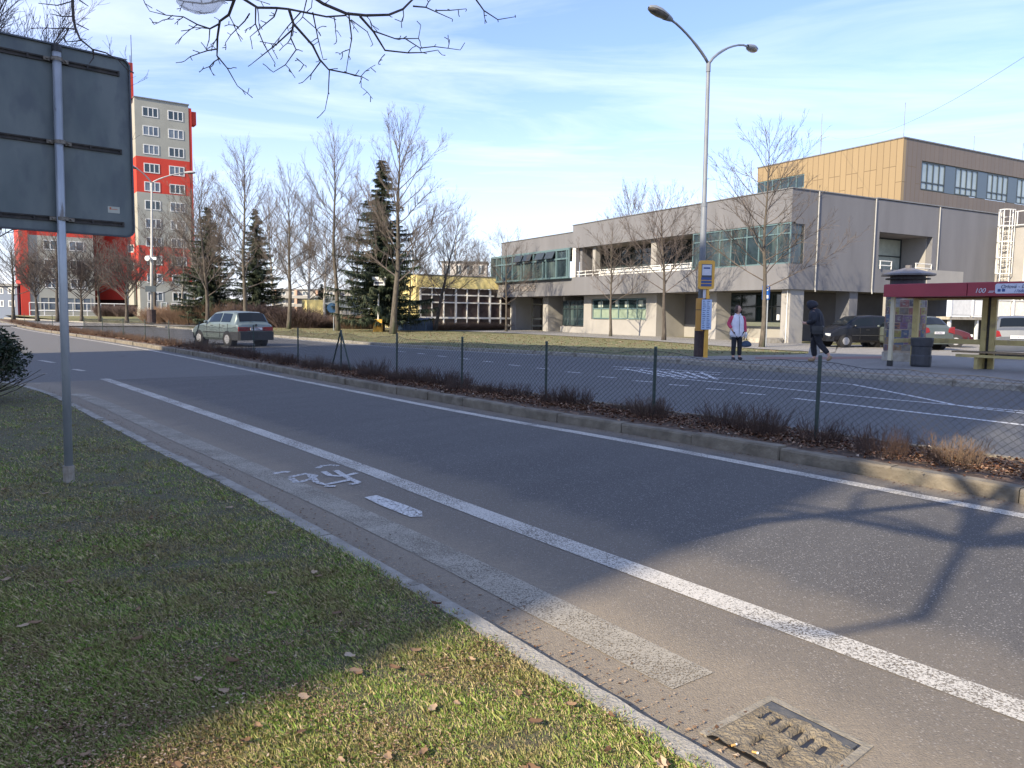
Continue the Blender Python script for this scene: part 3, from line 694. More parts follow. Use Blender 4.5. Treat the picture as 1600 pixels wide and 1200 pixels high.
# entrance platform with white railings
PL = empty('entrance_platform', fb(-2, 13, 0), 0, 'raised entrance platform with white slatted railings beside the grey building', 'platform')
b = MB(); b.box((-.1, 10.2, 1.45), (-2.6, 19.0, 1.62), fb); b.build('deck', 'concrete', PL)
b = MB(); b.box((-.1, 10.4, 0), (-.4, 19.0, 1.45), fb); b.build('wall', mat('platform_wall', (.13, .13, .135), (.17, .17, .17), 3), PL)
for v in (10.4, 13.1, 15.8, 18.6):
    b = MB(); b.box((-2.5, v, 0), (-2.35, v + .15, 1.45), fb); b.build('post', 'white', PL)
b = MB(); rr = random.Random(3)
for v in range(0, 86):
    x = 10.3 + v * .1
    if v % 21 in (19, 20): continue
    b.box((-2.58, x, 1.72), (-2.55, x + .035, 2.62), fb)
for z in (1.66, 2.62): b.box((-2.6, 10.2, z), (-2.53, 18.9, z + .07), fb)
for k in range(5): b.box((-2.64, 10.2 + k * 2.12, 1.62), (-2.5, 10.32 + k * 2.12, 2.75), fb)
b.build('railing', 'white', PL)
b = MB(); b.box((-2.6, 10.25, 1.7), (-2.57, 12.5, 2.6), fb); b.build('railing_panel', 'white', PL)
b = MB(); b.box((-3.2, 16.3, 0), (-3.9, 18.0, 1.35), fb); b.box((-3.15, 16.25, 1.35), (-3.95, 18.05, 1.4), fb)
tag(b.build('utility_cabinet', mat('cab', (.48, .38, .28), rough=.8)), 'beige utility cabinet below the white railings', 'cabinet')
b = MB(); 
for (y, z) in ((.0, 0), (.0, 0)): pass
b.prism([(0, 0), (.6, 0), (.42, 1.15), (.3, 1.2)], 0, .35, lambda x, y, z: (G(1251, 551, .07).x + .55 * x, G(1249, 553, .07).y + z, .07 + .58 * y))  # small pale wedge set near the foot of the corner pillar
tag(b.build('pale_wedge', 'cream'), 'pale wedge standing beside the corner pillar', 'wedge_piece')

# yellow hall with white lattice windows
YX, YY = -8.02, 66.0
def fy(u, n, z): return (YX + BX.x * u - AX.x * n * -1 * -1, YY + BX.y * u - AX.y * n, z)
def fy(u, n, z): return (YX + BX.x * u - AX.x * n, YY + BX.y * u - AX.y * n, z)   # n outward = -A (towards the viewer)
YB = empty('yellow_hall', fy(0, 0, 0), 0, 'low yellow hall with a wall of white lattice windows left of the grey building', 'building')
b = MB(); b.box((-.3, -.0, 3.65), (7.6, .25, 4.7), fy); b.box((-.3, -12, 0), (0, 0, 4.7), fy); b.build('wall', 'yellow', YB)
b = MB(); b.box((-.3, -12, 4.7), (7.6, .3, 4.76), fy); b.build('roof', 'coping', YB)
b = MB(); b.box((-6.5, -14, -.1), (-5, -12, 2.6), fy); b.build('side_wing', 'yellow', YB)
b = MB(); zt = 3.62
for i in range(15):
    u = .0 + i * 1.12; top = zt if u < 7.2 else 2.9; ww = .16 if i % 3 == 0 else .09
    b.box((u, -.06, -.05), (u + ww, .08, top), fy)
for z in (.35, 1.0, 2.35, 3.0):
    b.box((0, -.05, z), (15.9 if z < 2.9 else 7.2, .07, z + (.16 if z in (.35, 1.0) else .11)), fy)
b.build('lattice', mat('lattice_white', (.80, .79, .76), (.72, .71, .68), 4, .5), YB)
M['redbrownglass'] = mat('redbrownglass', (.06, .04, .04), (.11, .085, .075), 2, .15)
b = MB(); b.box((0, -.2, -.05), (15.9, -.12, 3.62), fy); b.build('window', 'redbrownglass', YB)

# ------------------------------------------------------------------ panel tower, red and grey
ang = R(35); TX, TY = -57.46, 119.0
def tower_frame(ox, oy, an):
    ux, uy = math.cos(an), math.sin(an)
    return lambda u, n, z: (ox + ux * u + uy * n, oy + uy * u - ux * n, z)
ft = tower_frame(TX, TY, ang); fl = tower_frame(-71.3, 111.9, ang)
TW = empty('apartment_tower', ft(4, 0, .4), 0, 'tall panel apartment tower with red and grey painted facade and white windows', 'apartment block')
def bands(b_r, b_g, f, u0, u1, n0, n1, L):
    for z0, z1, c in L: (b_r if c == 'r' else b_g).box((u0, n0, z0), (u1, n1, z1), f)
LR = [(.3, 5.95, 'g'), (5.95, 11.35, 'r'), (11.35, 19.4, 'g'), (19.4, 24.75, 'r'), (24.75, 33.4, 'g')]
br_, bg_ = MB(), MB()
bands(br_, bg_, ft, 0, 7.7, -14, 0, LR)
br_.box((7.7, -12, 3), (8.15, -.05, 33), ft)           # red flank
br_.box((8.0, -2, 30.6), (8.9, -.3, 32.6), ft)         # projecting balcony box at the top
bands(br_, bg_, ft, -.9, 0, -13, -.6, [(.3, 36, 'r')][:0])
br_.box((-.9, -6, 33.4), (.12, -1, 38.6), ft)        # stair tower top
# recess between the two blocks and the left block
LL = [(.3, 4.4, 'g'), (4.4, 12.1, 'g'), (12.1, 19.4, 'r'), (19.4, 33, 'g')]
bands(br_, bg_, fl, 1.1, 9.5, -14, 0, LL)
br_.box((0, -14, .3), (1.1, .25, 33), fl)
p1 = Vector(fl(9.1, -10, 0)); p2 = Vector(ft(-.1, -2.5, 0)); dd = (p2 - p1); Lr = dd.length; fr = tower_frame(p1.x, p1.y, math.atan2(dd.y, dd.x))
br_.box((0, -6, 3.0), (Lr, 0, 33), fr)
bg_.box((Lr - 1.6, 0.02, 2.2), (Lr, .5, 6.0), fr)
rwall = br_.build('wall', 'red', TW, label='red painted bands and end walls'); gwall = bg_.build('wall', 'aptgrey', TW, label='grey painted bands')
b = MB(); b.box((0, -3, .2), (Lr, -.5, 3.0), fr); b.build('entrance', mat('entr', (.05, .02, .02), rough=.8), TW)
b = MB(); b.box((-.1, -14, 33.4), (7.8, .12, 33.55), ft); b.build('roof', 'coping', TW)
b = MB(); b.tube([ft(-.1, -.5, 37), ft(-.1, -.5, 42.5)], .05, 4); b.tube([ft(-.3, -.5, 37), ft(-.3, -.5, 39.5)], .06, 4); b.build('aerial', 'darkmetal', TW)
M['aptglass'] = mat('aptglass', (.05, .07, .10), (.16, .19, .22), .6, .1, spec=.8)
M['aptcurtain'] = mat('aptcurtain', (.16, .17, .17), (.36, .36, .34), .9, .2, stretch=(3, 3, .1)); random.seed(4)
for k in range(11):
    z0 = 2.15 + k * 2.79 + .15; z0 = 29.45 + 1.35 - 1.45 - (9 - k) * 2.79 - .0
    z0 = 30.75 - (10 - k) * 2.79
    if z0 < 2.5: continue
    for u0 in (1.05, 4.65): window(TW, ft, u0, u0 + 2.25, z0, z0 + 1.45, [u0, u0 + .85, u0 + 1.5, u0 + 2.25], (), 'white', ['aptglass', 'aptglass', 'glass', 'aptcurtain'], fw=.13, d=.05)
for k in range(6):
    z0 = 4.5 + k * 2.79
    window(TW, fl, 3.0, 5.0, z0, z0 + 1.45, [3.0, 3.9, 5.0], (), 'white', ['aptglass', 'aptglass', 'glass', 'aptcurtain'], fw=.13, d=.05)
    window(TW, fl, 6.3, 8.3, z0, z0 + 1.45, [6.3, 7.2, 8.3], (), 'white', ['aptglass', 'aptglass', 'glass', 'aptcurtain'], fw=.13, d=.05)
    if k < 5: window(TW, fr, Lr - 1.5, Lr - .2, z0 + .3, z0 + 1.5, 1, (), 'white', 'aptglass', fw=.12, d=.05, set_=.02)
window(TW, ft, 1.0, 2.3, 1.0, 2.7, 2, (), 'white', 'aptglass', fw=.12); window(TW, ft, 4.4, 7.0, 1.1, 2.6, 3, (), 'white', 'aptglass', fw=.14)
window(TW, ft, 2.9, 3.8, .4, 2.7, 1, (), 'white', 'blindglass', fw=.12, name='door')
window(TW, fl, 2.3, 9.0, 1.2, 3.2, 6, (), 'aptgrey', 'aptglass', fw=.16)
b = MB()
for z in (1.2, 2.3): b.tube([fl(.8, 3.5, z), fl(13.5, 3.5, z)], .06, 4)
for k in range(8): b.tube([fl(.8 + k * 1.8, 3.5, .3), fl(.8 + k * 1.8, 3.5, 2.3)], .055, 4)
b.box((.8, 3.2, .2), (13.5, 5, .5), fl); b.build('ramp_railing', 'white', TW)

# far buildings
def block(name, x0, x1, ytop, ybase, Y, m, label, floors=3, cols=8, balc=False):
    p0 = at(x0, ybase, Y); p1 = at(x1, ybase, Y); z1 = at(x0, ytop, Y).z; z0 = -.1
    o = empty(name, (p0.x, Y, 0), 0, label, 'building'); f = lambda u, n, z: (p0.x + u, Y - n, z); L = p1.x - p0.x
    b = MB(); b.box((0, -10, z0), (L, 0, z1), f); b.build('wall', m, o)
    b = MB(); b.box((-.3, -10.3, z1), (L + .3, .3, z1 + .35), f); b.build('roof', 'coping', o)
    fh = (z1 - max(0, at(x0, ybase, Y).z)) / floors
    for k in range(floors):
        zz = z1 - (k + 1) * fh
        for c in range(cols):
            u = L * (c + .2) / cols; window(o, f, u, u + L / cols * .6, zz + fh * .38, zz + fh * .88, 2, (), 'white', 'aptglass', fw=.12, d=.05)
        if balc:
            b = MB(); b.box((0, .3, zz), (L, 1.4, zz + fh * .36), f); b.build('balcony', 'cream', o)
            b = MB()
            for c in range(5): b.box((L * c / 4 - .3, .3, zz + fh * .36), (L * c / 4 + .3, 1.35, zz + fh), f)
            b.build('balcony_divider', mat('divider', (.50, .33, .24), rough=.9), o)
    return o
block('apartment_house', 432, 562, 453, 492, 200, M['cream'], 'distant low apartment house with cream balconies seen between the trees', 3, 7, True)
block('office_house', -60, 28, 446, 486, 112, mat('bluegrey', (.16, .19, .25), rough=.8), 'blue grey house behind the trees at the left edge', 2, 5)
block('pale_house', 690, 760, 410, 470, 190, mat('pale', (.45, .42, .40), rough=.9), 'distant pale house seen above the yellow hall roof', 2, 4)
block('distant_hall', 18, 70, 470, 486, 180, mat('pale2', (.40, .38, .36), rough=.9), 'long pale house far behind the left lawn', 2, 6)
GR = at(487, 512, 108); gx = GR.x; gw = at(548, 512, 108).x - gx
ga = empty('garage', (gx, 108, 0), 0, 'small white garage with a dark roof behind the hedge', 'garage')
b = MB(); b.box((gx, 108, -.2), (gx + gw, 113, 2.0)); b.build('wall', 'cream', ga)
b = MB(); b.prism([(gx - .3, 2.0), (gx + gw + .3, 2.0), (gx + gw - .2, 3.7), (gx + .8, 3.7)], 107.6, 113.5, lambda x, y, z: (x, z, y)); b.build('roof', mat('slate', (.16, .18, .20), rough=.7), ga)
b = MB(); b.box((gx + gw * .35, 107.95, .3), (gx + gw * .6, 108, 1.1)); b.box((gx + gw * .7, 107.95, .3), (gx + gw * .95, 108, 1.1)); b.build('window', 'aptglass', ga)

# apartment slab behind the photographer: it throws the big shade over the road
sd = Vector((math.sin(SUN_PHI), math.cos(SUN_PHI), 0)); tsh = 36 / math.tan(SUN_EL)
Pr = Vector((20.2, 26.6, 0)); Pl = Vector((-3.6, 37.4, 0))
cr = Vector((1.75, 5.25, 0)) + sd * ((Pr - Vector((1.75, 5.25, 0))).dot(sd)) - sd * tsh
cl = Vector((-13.6, 26.2, 0)) + sd * ((Pl - Vector((-13.6, 26.2, 0))).dot(sd)) - sd * tsh
dvv = (cr - cl); Ls = dvv.length; fs = tower_frame(cl.x, cl.y, math.atan2(dvv.y, dvv.x))
# outward of fs points to the right of the direction; put the body behind (away from the road)
back = 1 if Vector(fs(0, 1, 0)).y > cl.y else -1
SB = empty('panel_apartment_block', (cl.x, cl.y, 0), 0, 'grey panel apartment block standing behind the photographer', 'apartment block')
b = MB(); q3 = -sd * 11
b.prism([(cl.x, cl.y), (cr.x, cr.y), ((cr + q3).x, (cr + q3).y), ((cl + q3).x, (cl + q3).y)], -.1, 36); b.build('wall', 'aptgrey', SB)
sgn = -1 if (Vector(fs(0, -1, 0)) - cl).dot(sd) > 0 else 1
for k in range(12):
    for c in range(8):
        u0 = 1.2 + c * (Ls - 2) / 8
        bw = MB(); bw.box((u0, .04 * sgn, 1.5 + k * 2.85), (u0 + 1.8, .001 * sgn, 2.95 + k * 2.85), fs); bw.build('window', 'aptglass', SB)

# ================================================================== VEGETATION
def tree_mesh(seed, h, clear, spread, asc=.9, nb=26, leader=True, r0=.16, lvl=3, wob=.04, droop=0.):
    """returns (trunk MB, crown MB): leader with ascending limbs, each forking into side shoots and twigs; local coordinates, base at 0"""
    rn = random.Random(seed); T = MB(); C = MB()
    n = 12; pts = [Vector((0, 0, -.15))]; top = h * (.97 if leader else .55)
    d = Vector((rn.uniform(-wob, wob), rn.uniform(-wob, wob), 1))
    for i in range(n):
        d = Vector((d.x * .55 - pts[-1].x * .03 + rn.uniform(-wob, wob) * 1.6, d.y * .55 - pts[-1].y * .03 + rn.uniform(-wob, wob) * 1.6, 1)); pts.append(pts[-1] + d.normalized() * top / n)
    nb = int(nb * 1.55); wob = .02
    rad = [r0 * 1.35] + [r0 * max(.06, (1 - (i + 1) / n) ** .85) for i in range(n)]
    rad[1] = r0
    T.tube(pts, rad, 8)
    def shoot(p, d, L, r, lv):
        seg = 5 if lv < 2 else 3; q = [p]; dd = d.normalized(); rs = [r]
        for i in range(seg):
            dd = (dd + Vector((rn.gauss(0, .08), rn.gauss(0, .08), rn.gauss(0, .06) + (.055 * asc if lv < 2 else .02) - droop))).normalized()
            q.append(q[-1] + dd * L / seg); rs.append(max(.0042, r * (1 - .8 * (i + 1) / seg)))
        C.tube(q, rs, 5 if lv == 0 else 3, cap=False)
        if lv >= lvl: return
        k = int(max(3, {0: L * 5.5, 1: L * 7.0, 2: L * 8}.get(lv, 3)))
        for j in range(k):
            t = rn.uniform(.18, 1) if lv else rn.uniform(.22, 1); s = t * seg; i = min(seg - 1, int(s)); a = q[i].lerp(q[i + 1], s - i)
            base = (q[i + 1] - q[i]).normalized(); ax = base.cross(Vector((rn.gauss(0, 1), rn.gauss(0, 1), rn.gauss(0, 1)))).normalized()
            an = rn.uniform(.4, .85); nd = base * math.cos(an) + ax * math.sin(an); nd.z += .15 * asc
            ll = L * (1 - t * .5) * rn.uniform(.22, .46)
            if ll > .12: shoot(a, nd, ll, max(.0055, rs[i] * .55), lv + 1)
    ga_ = 2.4
    for i in range(nb):
        t = (i + rn.random() * .6) / nb; z = clear + (top - clear) * t ** .9
        s = (z + .15) / top * n if top else 0; k = min(n - 1, max(0, int(s))); p = pts[k].lerp(pts[k + 1], min(1, s - k))
        az = i * ga_ + rn.uniform(-.5, .5); el = R(26 + 36 * t * min(asc, 1.1) + rn.uniform(-8, 10)) * (1 if leader else 1.15)
        prof = (1 - t) ** .55 * .9 + .18 if leader else (1 - .3 * t)
        L = spread * prof * rn.uniform(1.1, 1.75)
        if not leader: L = max(L, (h - z) * rn.uniform(.55, .8)); el = R(38 + 30 * t + rn.uniform(-14, 10))
        shoot(p, Vector((math.cos(az) * math.cos(el), math.sin(az) * math.cos(el), math.sin(el))), L, max(.009, r0 * (.24 - .15 * t)), 0)
    return T, C
def make_tree(name, T, C, mt, mc, loc, label, group=None, rz=0, cat='tree'):
    o = empty(name, loc, rz, label, cat, group)
    T.build('trunk', mt, o, world=False, smooth=True); C.build('crown', mc, o, world=False)
    return o
def px_tree(px, base_y, Y=None, z=None):
    if Y is None: p = G(px, base_y, .05); return Vector((p.x, p.y, .05))
    p = at(px, base_y, Y); return Vector((p.x, Y, gz(p.x, Y)))
def hgt(px, ytop, loc): return at(px, ytop, loc.y).z - loc.z
# the street trees one can tell apart
spec = [
 ('bare_tree', 1190, 543, None, 205, dict(seed=11, clear=2.7, spread=2.7, nb=22, asc=.75, r0=.125), 'bark', 'twig', 'bare young tree in front of the building corner with the blue parking sign'),
 ('bare_tree', 1037, 532, None, 308, dict(seed=12, clear=2.6, spread=2.6, nb=22, asc=.9, r0=.12), 'barkdark', 'twigdark', 'dark bare tree between the bus stop sign and the loggia'),
 ('bare_tree', 954, 526, None, 355, dict(seed=13, clear=2.1, spread=2.3, nb=20, asc=.9, r0=.10), 'bark', 'twig', 'small pale bare tree before the ground floor ribbon window'),
 ('bare_tree', 791, 518, 62, 372, dict(seed=14, clear=2.2, spread=2.7, nb=20, asc=.9, r0=.10), 'bark', 'twig', 'small bare tree in front of the lettering at the building end'),
 ('bare_tree', 614, 522, None, 190, dict(seed=15, clear=3.2, spread=3.6, nb=24, asc=1.15, r0=.21, leader=True), 'bark', 'twig', 'large wide bare tree in front of the big spruce'),
 ('bare_tree', 528, 517, None, 205, dict(seed=16, clear=3.0, spread=3.3, nb=24, asc=1.3, r0=.17), 'bark', 'twig', 'tall slender bare tree left of the big spruce'),
 ('bare_tree', 451, 514, None, 268, dict(seed=17, clear=3.0, spread=3.1, nb=24, asc=1.2, r0=.17), 'bark', 'twig', 'bare tree with a pale trunk between hedge and car'),
 ('bare_tree', 385, 505, 64, 232, dict(seed=18, clear=3.2, spread=3.6, nb=26, asc=1.3, r0=.19), 'bark', 'twig', 'tall bare tree in front of the middle spruce'),
 ('bare_tree', 324, 500, 66, 268, dict(seed=19, clear=2.4, spread=3.4, nb=26, asc=1.2, r0=.18), 'barkdark', 'twig', 'dark trunked bare tree just left above the silver car'),
 ('bare_tree', 655, 514, 66, 400, dict(seed=20, clear=3.2, spread=1.9, nb=16, asc=1.0, r0=.12), 'birch', 'twig', 'slim tree with a whitish trunk before the blue corrugated tank'),
]
for nm, px, by, Y, ty, kw, mt, mc, lab in spec:
    L = px_tree(px, by, Y); hh = hgt(px, ty, L)
    T, C = tree_mesh(h=hh, **kw)
    make_tree(nm, T, C, mt, mc, L, lab, 'bare street trees')
# leaning tree beside the yellow hall
L = px_tree(680, 513, 63); T, C = tree_mesh(seed=31, h=9.3, clear=2.2, spread=2.9, nb=20, asc=1.0, r0=.16)
o = make_tree('bare_tree', T, C, 'barkdark', 'twig', L, 'bare tree leaning right in front of the yellow hall', 'bare street trees'); o.rotation_euler = (R(2), R(14), 0)
L = px_tree(641, 513, 64); T, C = tree_mesh(seed=32, h=6.6, clear=1.6, spread=2.2, nb=18, asc=1.0, r0=.12)
make_tree('bare_tree', T, C, 'bark', 'twig', L, 'small bare tree left of the leaning tree', 'bare street trees')
# dark row on the left in front of the tower
T1, C1 = tree_mesh(seed=41, h=9.6, clear=2.6, spread=3.4, nb=24, asc=.9, r0=.19); T2, C2 = tree_mesh(seed=42, h=9.2, clear=2.3, spread=3.6, nb=22, asc=1.0, r0=.22, leader=False)
row = [(21, 88, 0, 'leftmost bare tree of the row before the red and grey tower'), (58, 88, 1, 'bare tree before the red edge stripe of the tower'), (90, 86, 0, 'bare tree just left of the grey signpost'), (127, 84, 1, 'bare tree just right of the grey signpost'),
       (156, 84, 0, 'bare tree before the shaded red wall of the tower'), (198, 80, 1, 'dark bare tree before the left edge of the tall tower'), (243, 78, 0, 'bare tree standing right behind the left street lamp')]
protos = [None, None]
for px, Y, k, lab in row:
    p = at(px, 490, Y); loc = Vector((p.x, Y, gz(p.x, Y)))
    if protos[k] is None:
        T, C = ((T1, C1), (T2, C2))[k]; protos[k] = make_tree('bare_tree', T, C, 'barkdark', 'twigdark', loc, lab, 'dark bare trees in a row')
    else: dup(protos[k], loc, px * .7, .9 + (px % 7) * .03, lab)
# background trees
T3, C3 = tree_mesh(seed=51, h=13, clear=2.5, spread=3.6, nb=28, asc=1.35, r0=.18)
back = [(286, 86, .84, 'pale forked birch before the right half of the tower', 'birch'), (345, 82, 1.0, 'background bare tree between the left and middle spruce', None), (305, 92, 1.15, 'background bare tree beside the right edge of the tower', None),
        (425, 80, 1.0, 'background bare tree right of the middle spruce', None), (482, 78, .95, 'background bare tree between two lawn trees', None), (508, 90, .9, 'background bare tree above the distant balconies', None),
        (560, 82, 1.0, 'background bare tree left behind the big spruce', None), (648, 84, .85, 'background bare tree right behind the big spruce', None), (712, 92, .95, 'background bare tree above the yellow roof', None), (745, 96, .75, 'background bare tree behind the right end of the yellow roof', None)]
pb = None
for i, (px, Y, s_, lab, kind_) in enumerate(back):
    p = at(px, 490, Y); loc = Vector((p.x, Y, gz(p.x, Y)))
    if pb is None: pb = make_tree('bare_tree', T3, C3, 'birch', 'twig', loc, lab, 'bare trees in the background'); pb.scale = (s_,) * 3
    else:
        o = dup(pb, loc, i * 1.3, s_, lab)
p = at(985, 400, 95); o = dup(pb, Vector((p.x, 95, .4)), 1, 1.25, 'bare tree whose top shows above the grey building roof')
p = at(1600, 400, 75); 
# trees left, near: its crown shows above the road sign
T, C = tree_mesh(seed=61, h=11.5, clear=2.2, spread=4.0, nb=26, asc=1.2, r0=.2)
p = at(-60, 500, 21); make_tree('bare_tree', T, C, 'bark', 'twigdark', (p.x, 21, 0), 'near bare tree whose twigs rise above the back of the road sign', 'bare street trees')

# spruces
def spruce_mesh(seed, h, w_, m=44):
    rn = random.Random(seed); T = MB(); T.tube([(0, 0, -.1), (.1, 0, h * .5), (0, 0, h)], [.22, .14, .02], 8)
    V = []; F = []
    for i in range(m):
        t = i / m; z = h * (.10 + .88 * t); rr_ = w_ * min(1, (1 - t) ** .85 * (1 if t > .15 else .8 + t)) * (.9 + .2 * math.sin(i * 2.7)) + .15; nb = int(9 - 4 * t)
        for j in range(nb):
            az = rn.uniform(0, 2 * PI); L = rr_ * rn.uniform(.5, 1.28); sag = L * rn.uniform(.05, .42); z = h * (.08 + .90 * t) + rn.uniform(-.16, .16)
            dx, dy = math.cos(az), math.sin(az)
            ns = int(7 + L * 15)
            for k in range(ns):
                s = (k + rn.random()) / ns; cx = dx * L * s; cy = dy * L * s; cz_ = z - sag * s * (1.6 - .9 * s) + .10 * s * s * L
                for q in range(7):
                    side = rn.uniform(-1, 1) * (.10 + .34 * (1 - s)) * min(1, L); hang = -abs(rn.gauss(0, .10 + .05 * L))
                    a = Vector((cx - dy * side, cy + dx * side, cz_)); ang_ = az + rn.uniform(-.9, .9) + (1.0 if side > 0 else -1.0) * .5; ll = rn.uniform(.12, .26)
                    e = a + Vector((math.cos(ang_) * ll, math.sin(ang_) * ll, hang * .9 + rn.uniform(-.03, .05))); wv = Vector((-math.sin(ang_), math.cos(ang_), rn.uniform(-.9, .9))) * rn.uniform(.025, .05)
                    o = len(V); V += [tuple(a - wv * .5), tuple(e), tuple(a + wv)]; F.append((o, o + 1, o + 2))
    C = MB(); C.v = V; C.f = F
    return T, C
msp, t_, b_, r_ = island_mat('spruce_needles', [(0, (.014, .024, .015)), (.5, (.032, .048, .028)), (.85, (.058, .072, .040)), (1, (.10, .10, .062))], .75)
M['spruce'] = msp
L = px_tree(597, 516, 58); T, C = spruce_mesh(3, hgt(597, 243, L), 3.7, 60)
make_tree('spruce', T, C, 'barkdark', 'spruce', L, 'big dark spruce behind the wide bare tree', 'spruces')
L = px_tree(327, 500, 72); T, C = spruce_mesh(4, hgt(327, 318, L), 3.4, 50)
s2 = make_tree('spruce', T, C, 'barkdark', 'spruce', L, 'green spruce beside the right edge of the tower', 'spruces')
L = px_tree(402, 500, 73); dup(s2, L, 2.1, (.85, .85, 1.0), 'slender dark spruce in the middle behind the parked hatchback')
L = px_tree(503, 505, 92); dup(s2, L, 1.1, (.55, .55, .42), 'small conifer before the distant balconies')

# bare shrubs: bundles of thin upright shoots
def shrub_mesh(seed, n, h, r, k=3, th=.006, branch=3):
    rn = random.Random(seed); C = MB()
    for i in range(n):
        az = rn.uniform(0, 2 * PI); q = r * math.sqrt(rn.random()) * .45; p = Vector((math.cos(az) * q, math.sin(az) * q, -.02)); lean = rn.uniform(.1, .75)
        d = Vector((math.cos(az) * lean, math.sin(az) * lean, 1)).normalized(); L = h * rn.uniform(.5, 1.05); pts = [p]; 
        for s in range(3): d = (d + Vector((rn.gauss(0, .13), rn.gauss(0, .13), .05))).normalized(); pts.append(pts[-1] + d * L / 3)
        C.tube(pts, [th, th * .8, th * .6, th * .35], k, cap=False)
        for j in range(branch):
            s = rn.randint(1, 2); a = pts[s].lerp(pts[s + 1] if s < 3 else pts[s], rn.random()); dd = (d + Vector((rn.gauss(0, .5), rn.gauss(0, .5), rn.uniform(-.1, .4)))).normalized()
            C.tube([a, a + dd * L * rn.uniform(.12, .3)], [th * .6, th * .35], 3, cap=False)
    return C
M['shrubtwig'] = mat('shrubtwig', (.045, .026, .022), (.10, .06, .042), 8, .85)
M['shrubtan_lit'] = mat('shrubtan_lit', (.12, .08, .05), (.075, .045, .033), 5, .85)
M['hedgetwig'] = mat('hedgetwig', (.055, .036, .036), (.12, .085, .075), .7, .9)
M['hedgered'] = mat('hedgered', (.13, .078, .052), (.19, .125, .08), .9, .9)
# big hedge shrubs beyond the lawn, one by one
hs = [(245, 76, 1.9, 'red'), (262, 75, 2.2, 'red'), (283, 74, 2.3, 'red'), (302, 73, 2.2, 'red'), (338, 72, 2.5, 'red'), (360, 70, 2.6, 'red'), (382, 69, 2.5, ''), (412, 68, 2.4, ''), (432, 68, 2.3, ''), (452, 67, 2.2, ''), (472, 67, 2.1, ''), (490, 67, 1.6, ''), (506, 68, 1.1, ''), (553, 66, 1.5, 'red'), (570, 66, 1.4, 'red'), (700, 64.5, .8, 'red'), (722, 65.5, .8, 'red'), (744, 67, .8, 'red'), (765, 68, .85, 'red'), (640, 65, 1.0, ''), (180, 112, 2.0, ''), (165, 112, 2.0, ''), (195, 111, 2.0, '')]
hp = {}
for i, (px, Y, h_, kk) in enumerate(hs):
    p = at(px, 495, Y); loc = Vector((p.x, Y, gz(p.x, Y))); key = kk
    lab = 'low reddish bare bush in the bed under the lattice windows' if h_ < .9 else ('reddish brown bare bush in the belt of shrubs behind the lawn' if kk else 'dark purplish bare bush in the belt of shrubs behind the lawn')
    if key not in hp:
        o = empty('bush', loc, 0, lab, 'bush', 'bare bushes in a belt behind the lawn'); hp[key] = o
        shrub_mesh(70 + len(hp), 620, 2.3, 2.4, 3, .015, 5).build('twigs', 'hedgered' if kk else 'hedgetwig', o, world=False); o.scale = (1, 1, h_ * .8 / 2.3)
    else: o = dup(hp[key], loc, i * 1.9, (1, 1, h_ * .8 / 2.3), lab)
# spiraea clumps of the median
GRP = 'clipped bare shrubs along the median strip'
prot = []
for k in range(4):
    o = empty('shrub', (0, 0, .1), 0, 'x', 'shrub', GRP); shrub_mesh(80 + k, 190, .34, .55, 3, .0028, 4).build('twigs', 'shrubtwig' if k < 3 else 'shrubtan_lit', o, world=False); prot.append(o)
mid = resample(offset(MN, SGN * .72), .1)
rn = random.Random(9); s_acc = 0; nextd = 0; first = [True] * 4; far_c = MB(); placed = 0
big4 = [shrub_mesh(90 + k, 60, .36, .6, 3, .006, 3) for k in range(3)]
for a, b_ in zip(mid[::-1], mid[-2::-1]):
    s_acc += (a - b_).length
    if a.y < 1.0 or a.x > 9: nextd = s_acc; continue
    if s_acc >= nextd:
        nextd = s_acc + (rn.uniform(.36, .62) if a.y < 24 else rn.uniform(.30, .5)); q = a + Vector((rn.uniform(-.22, .22), rn.uniform(-.22, .22), 0)); z = .11
        if a.y < 24:
            lit = a.x > 4.05; k = 3 if (lit or rn.random() < .06) else rn.randrange(3); sc_ = rn.uniform(.6, 1.12) * (.75 if k == 3 else 1)  # shrubs in the sunny stretch take the tan: sunlight put into their colour
            if first[k]: o = prot[k]; o.location = (q.x, q.y, z); o.rotation_euler = (0, 0, rn.uniform(0, 6)); o.scale = (sc_,) * 3; first[k] = False
            else: o = dup(prot[k], (q.x, q.y, z), rn.uniform(0, 6), sc_)
            o['label'] = 'bare twiggy shrub in sunlit tan brown on the median between kerb and wire fence' if k == 3 else 'dark brown bare twiggy shrub on the median between kerb and wire fence'
            placed += 1
        elif a.y < 75:
            src = big4[rn.randrange(3)]; oo = len(far_c.v); c_, s__ = math.cos(placed), math.sin(placed); placed += 1; g_ = rn.uniform(.6, 1.0)
            far_c.v += [(q.x + (x * c_ - y * s__) * g_, q.y + (x * s__ + y * c_) * g_, z + zz * g_) for x, y, zz in src.v]; far_c.f += [tuple(i + oo for i in f) for f in src.f]
for k in range(4):
    if first[k]:
        for ch in list(prot[k].children): bpy.data.objects.remove(ch)
        bpy.data.objects.remove(prot[k])
far_c.build('low_shrubbery', mat('low_twigs', (.085, .05, .036), (.15, .095, .062), 3, .9), kind='stuff', label='low brown shrubbery along the far part of the median', cat='shrubbery')

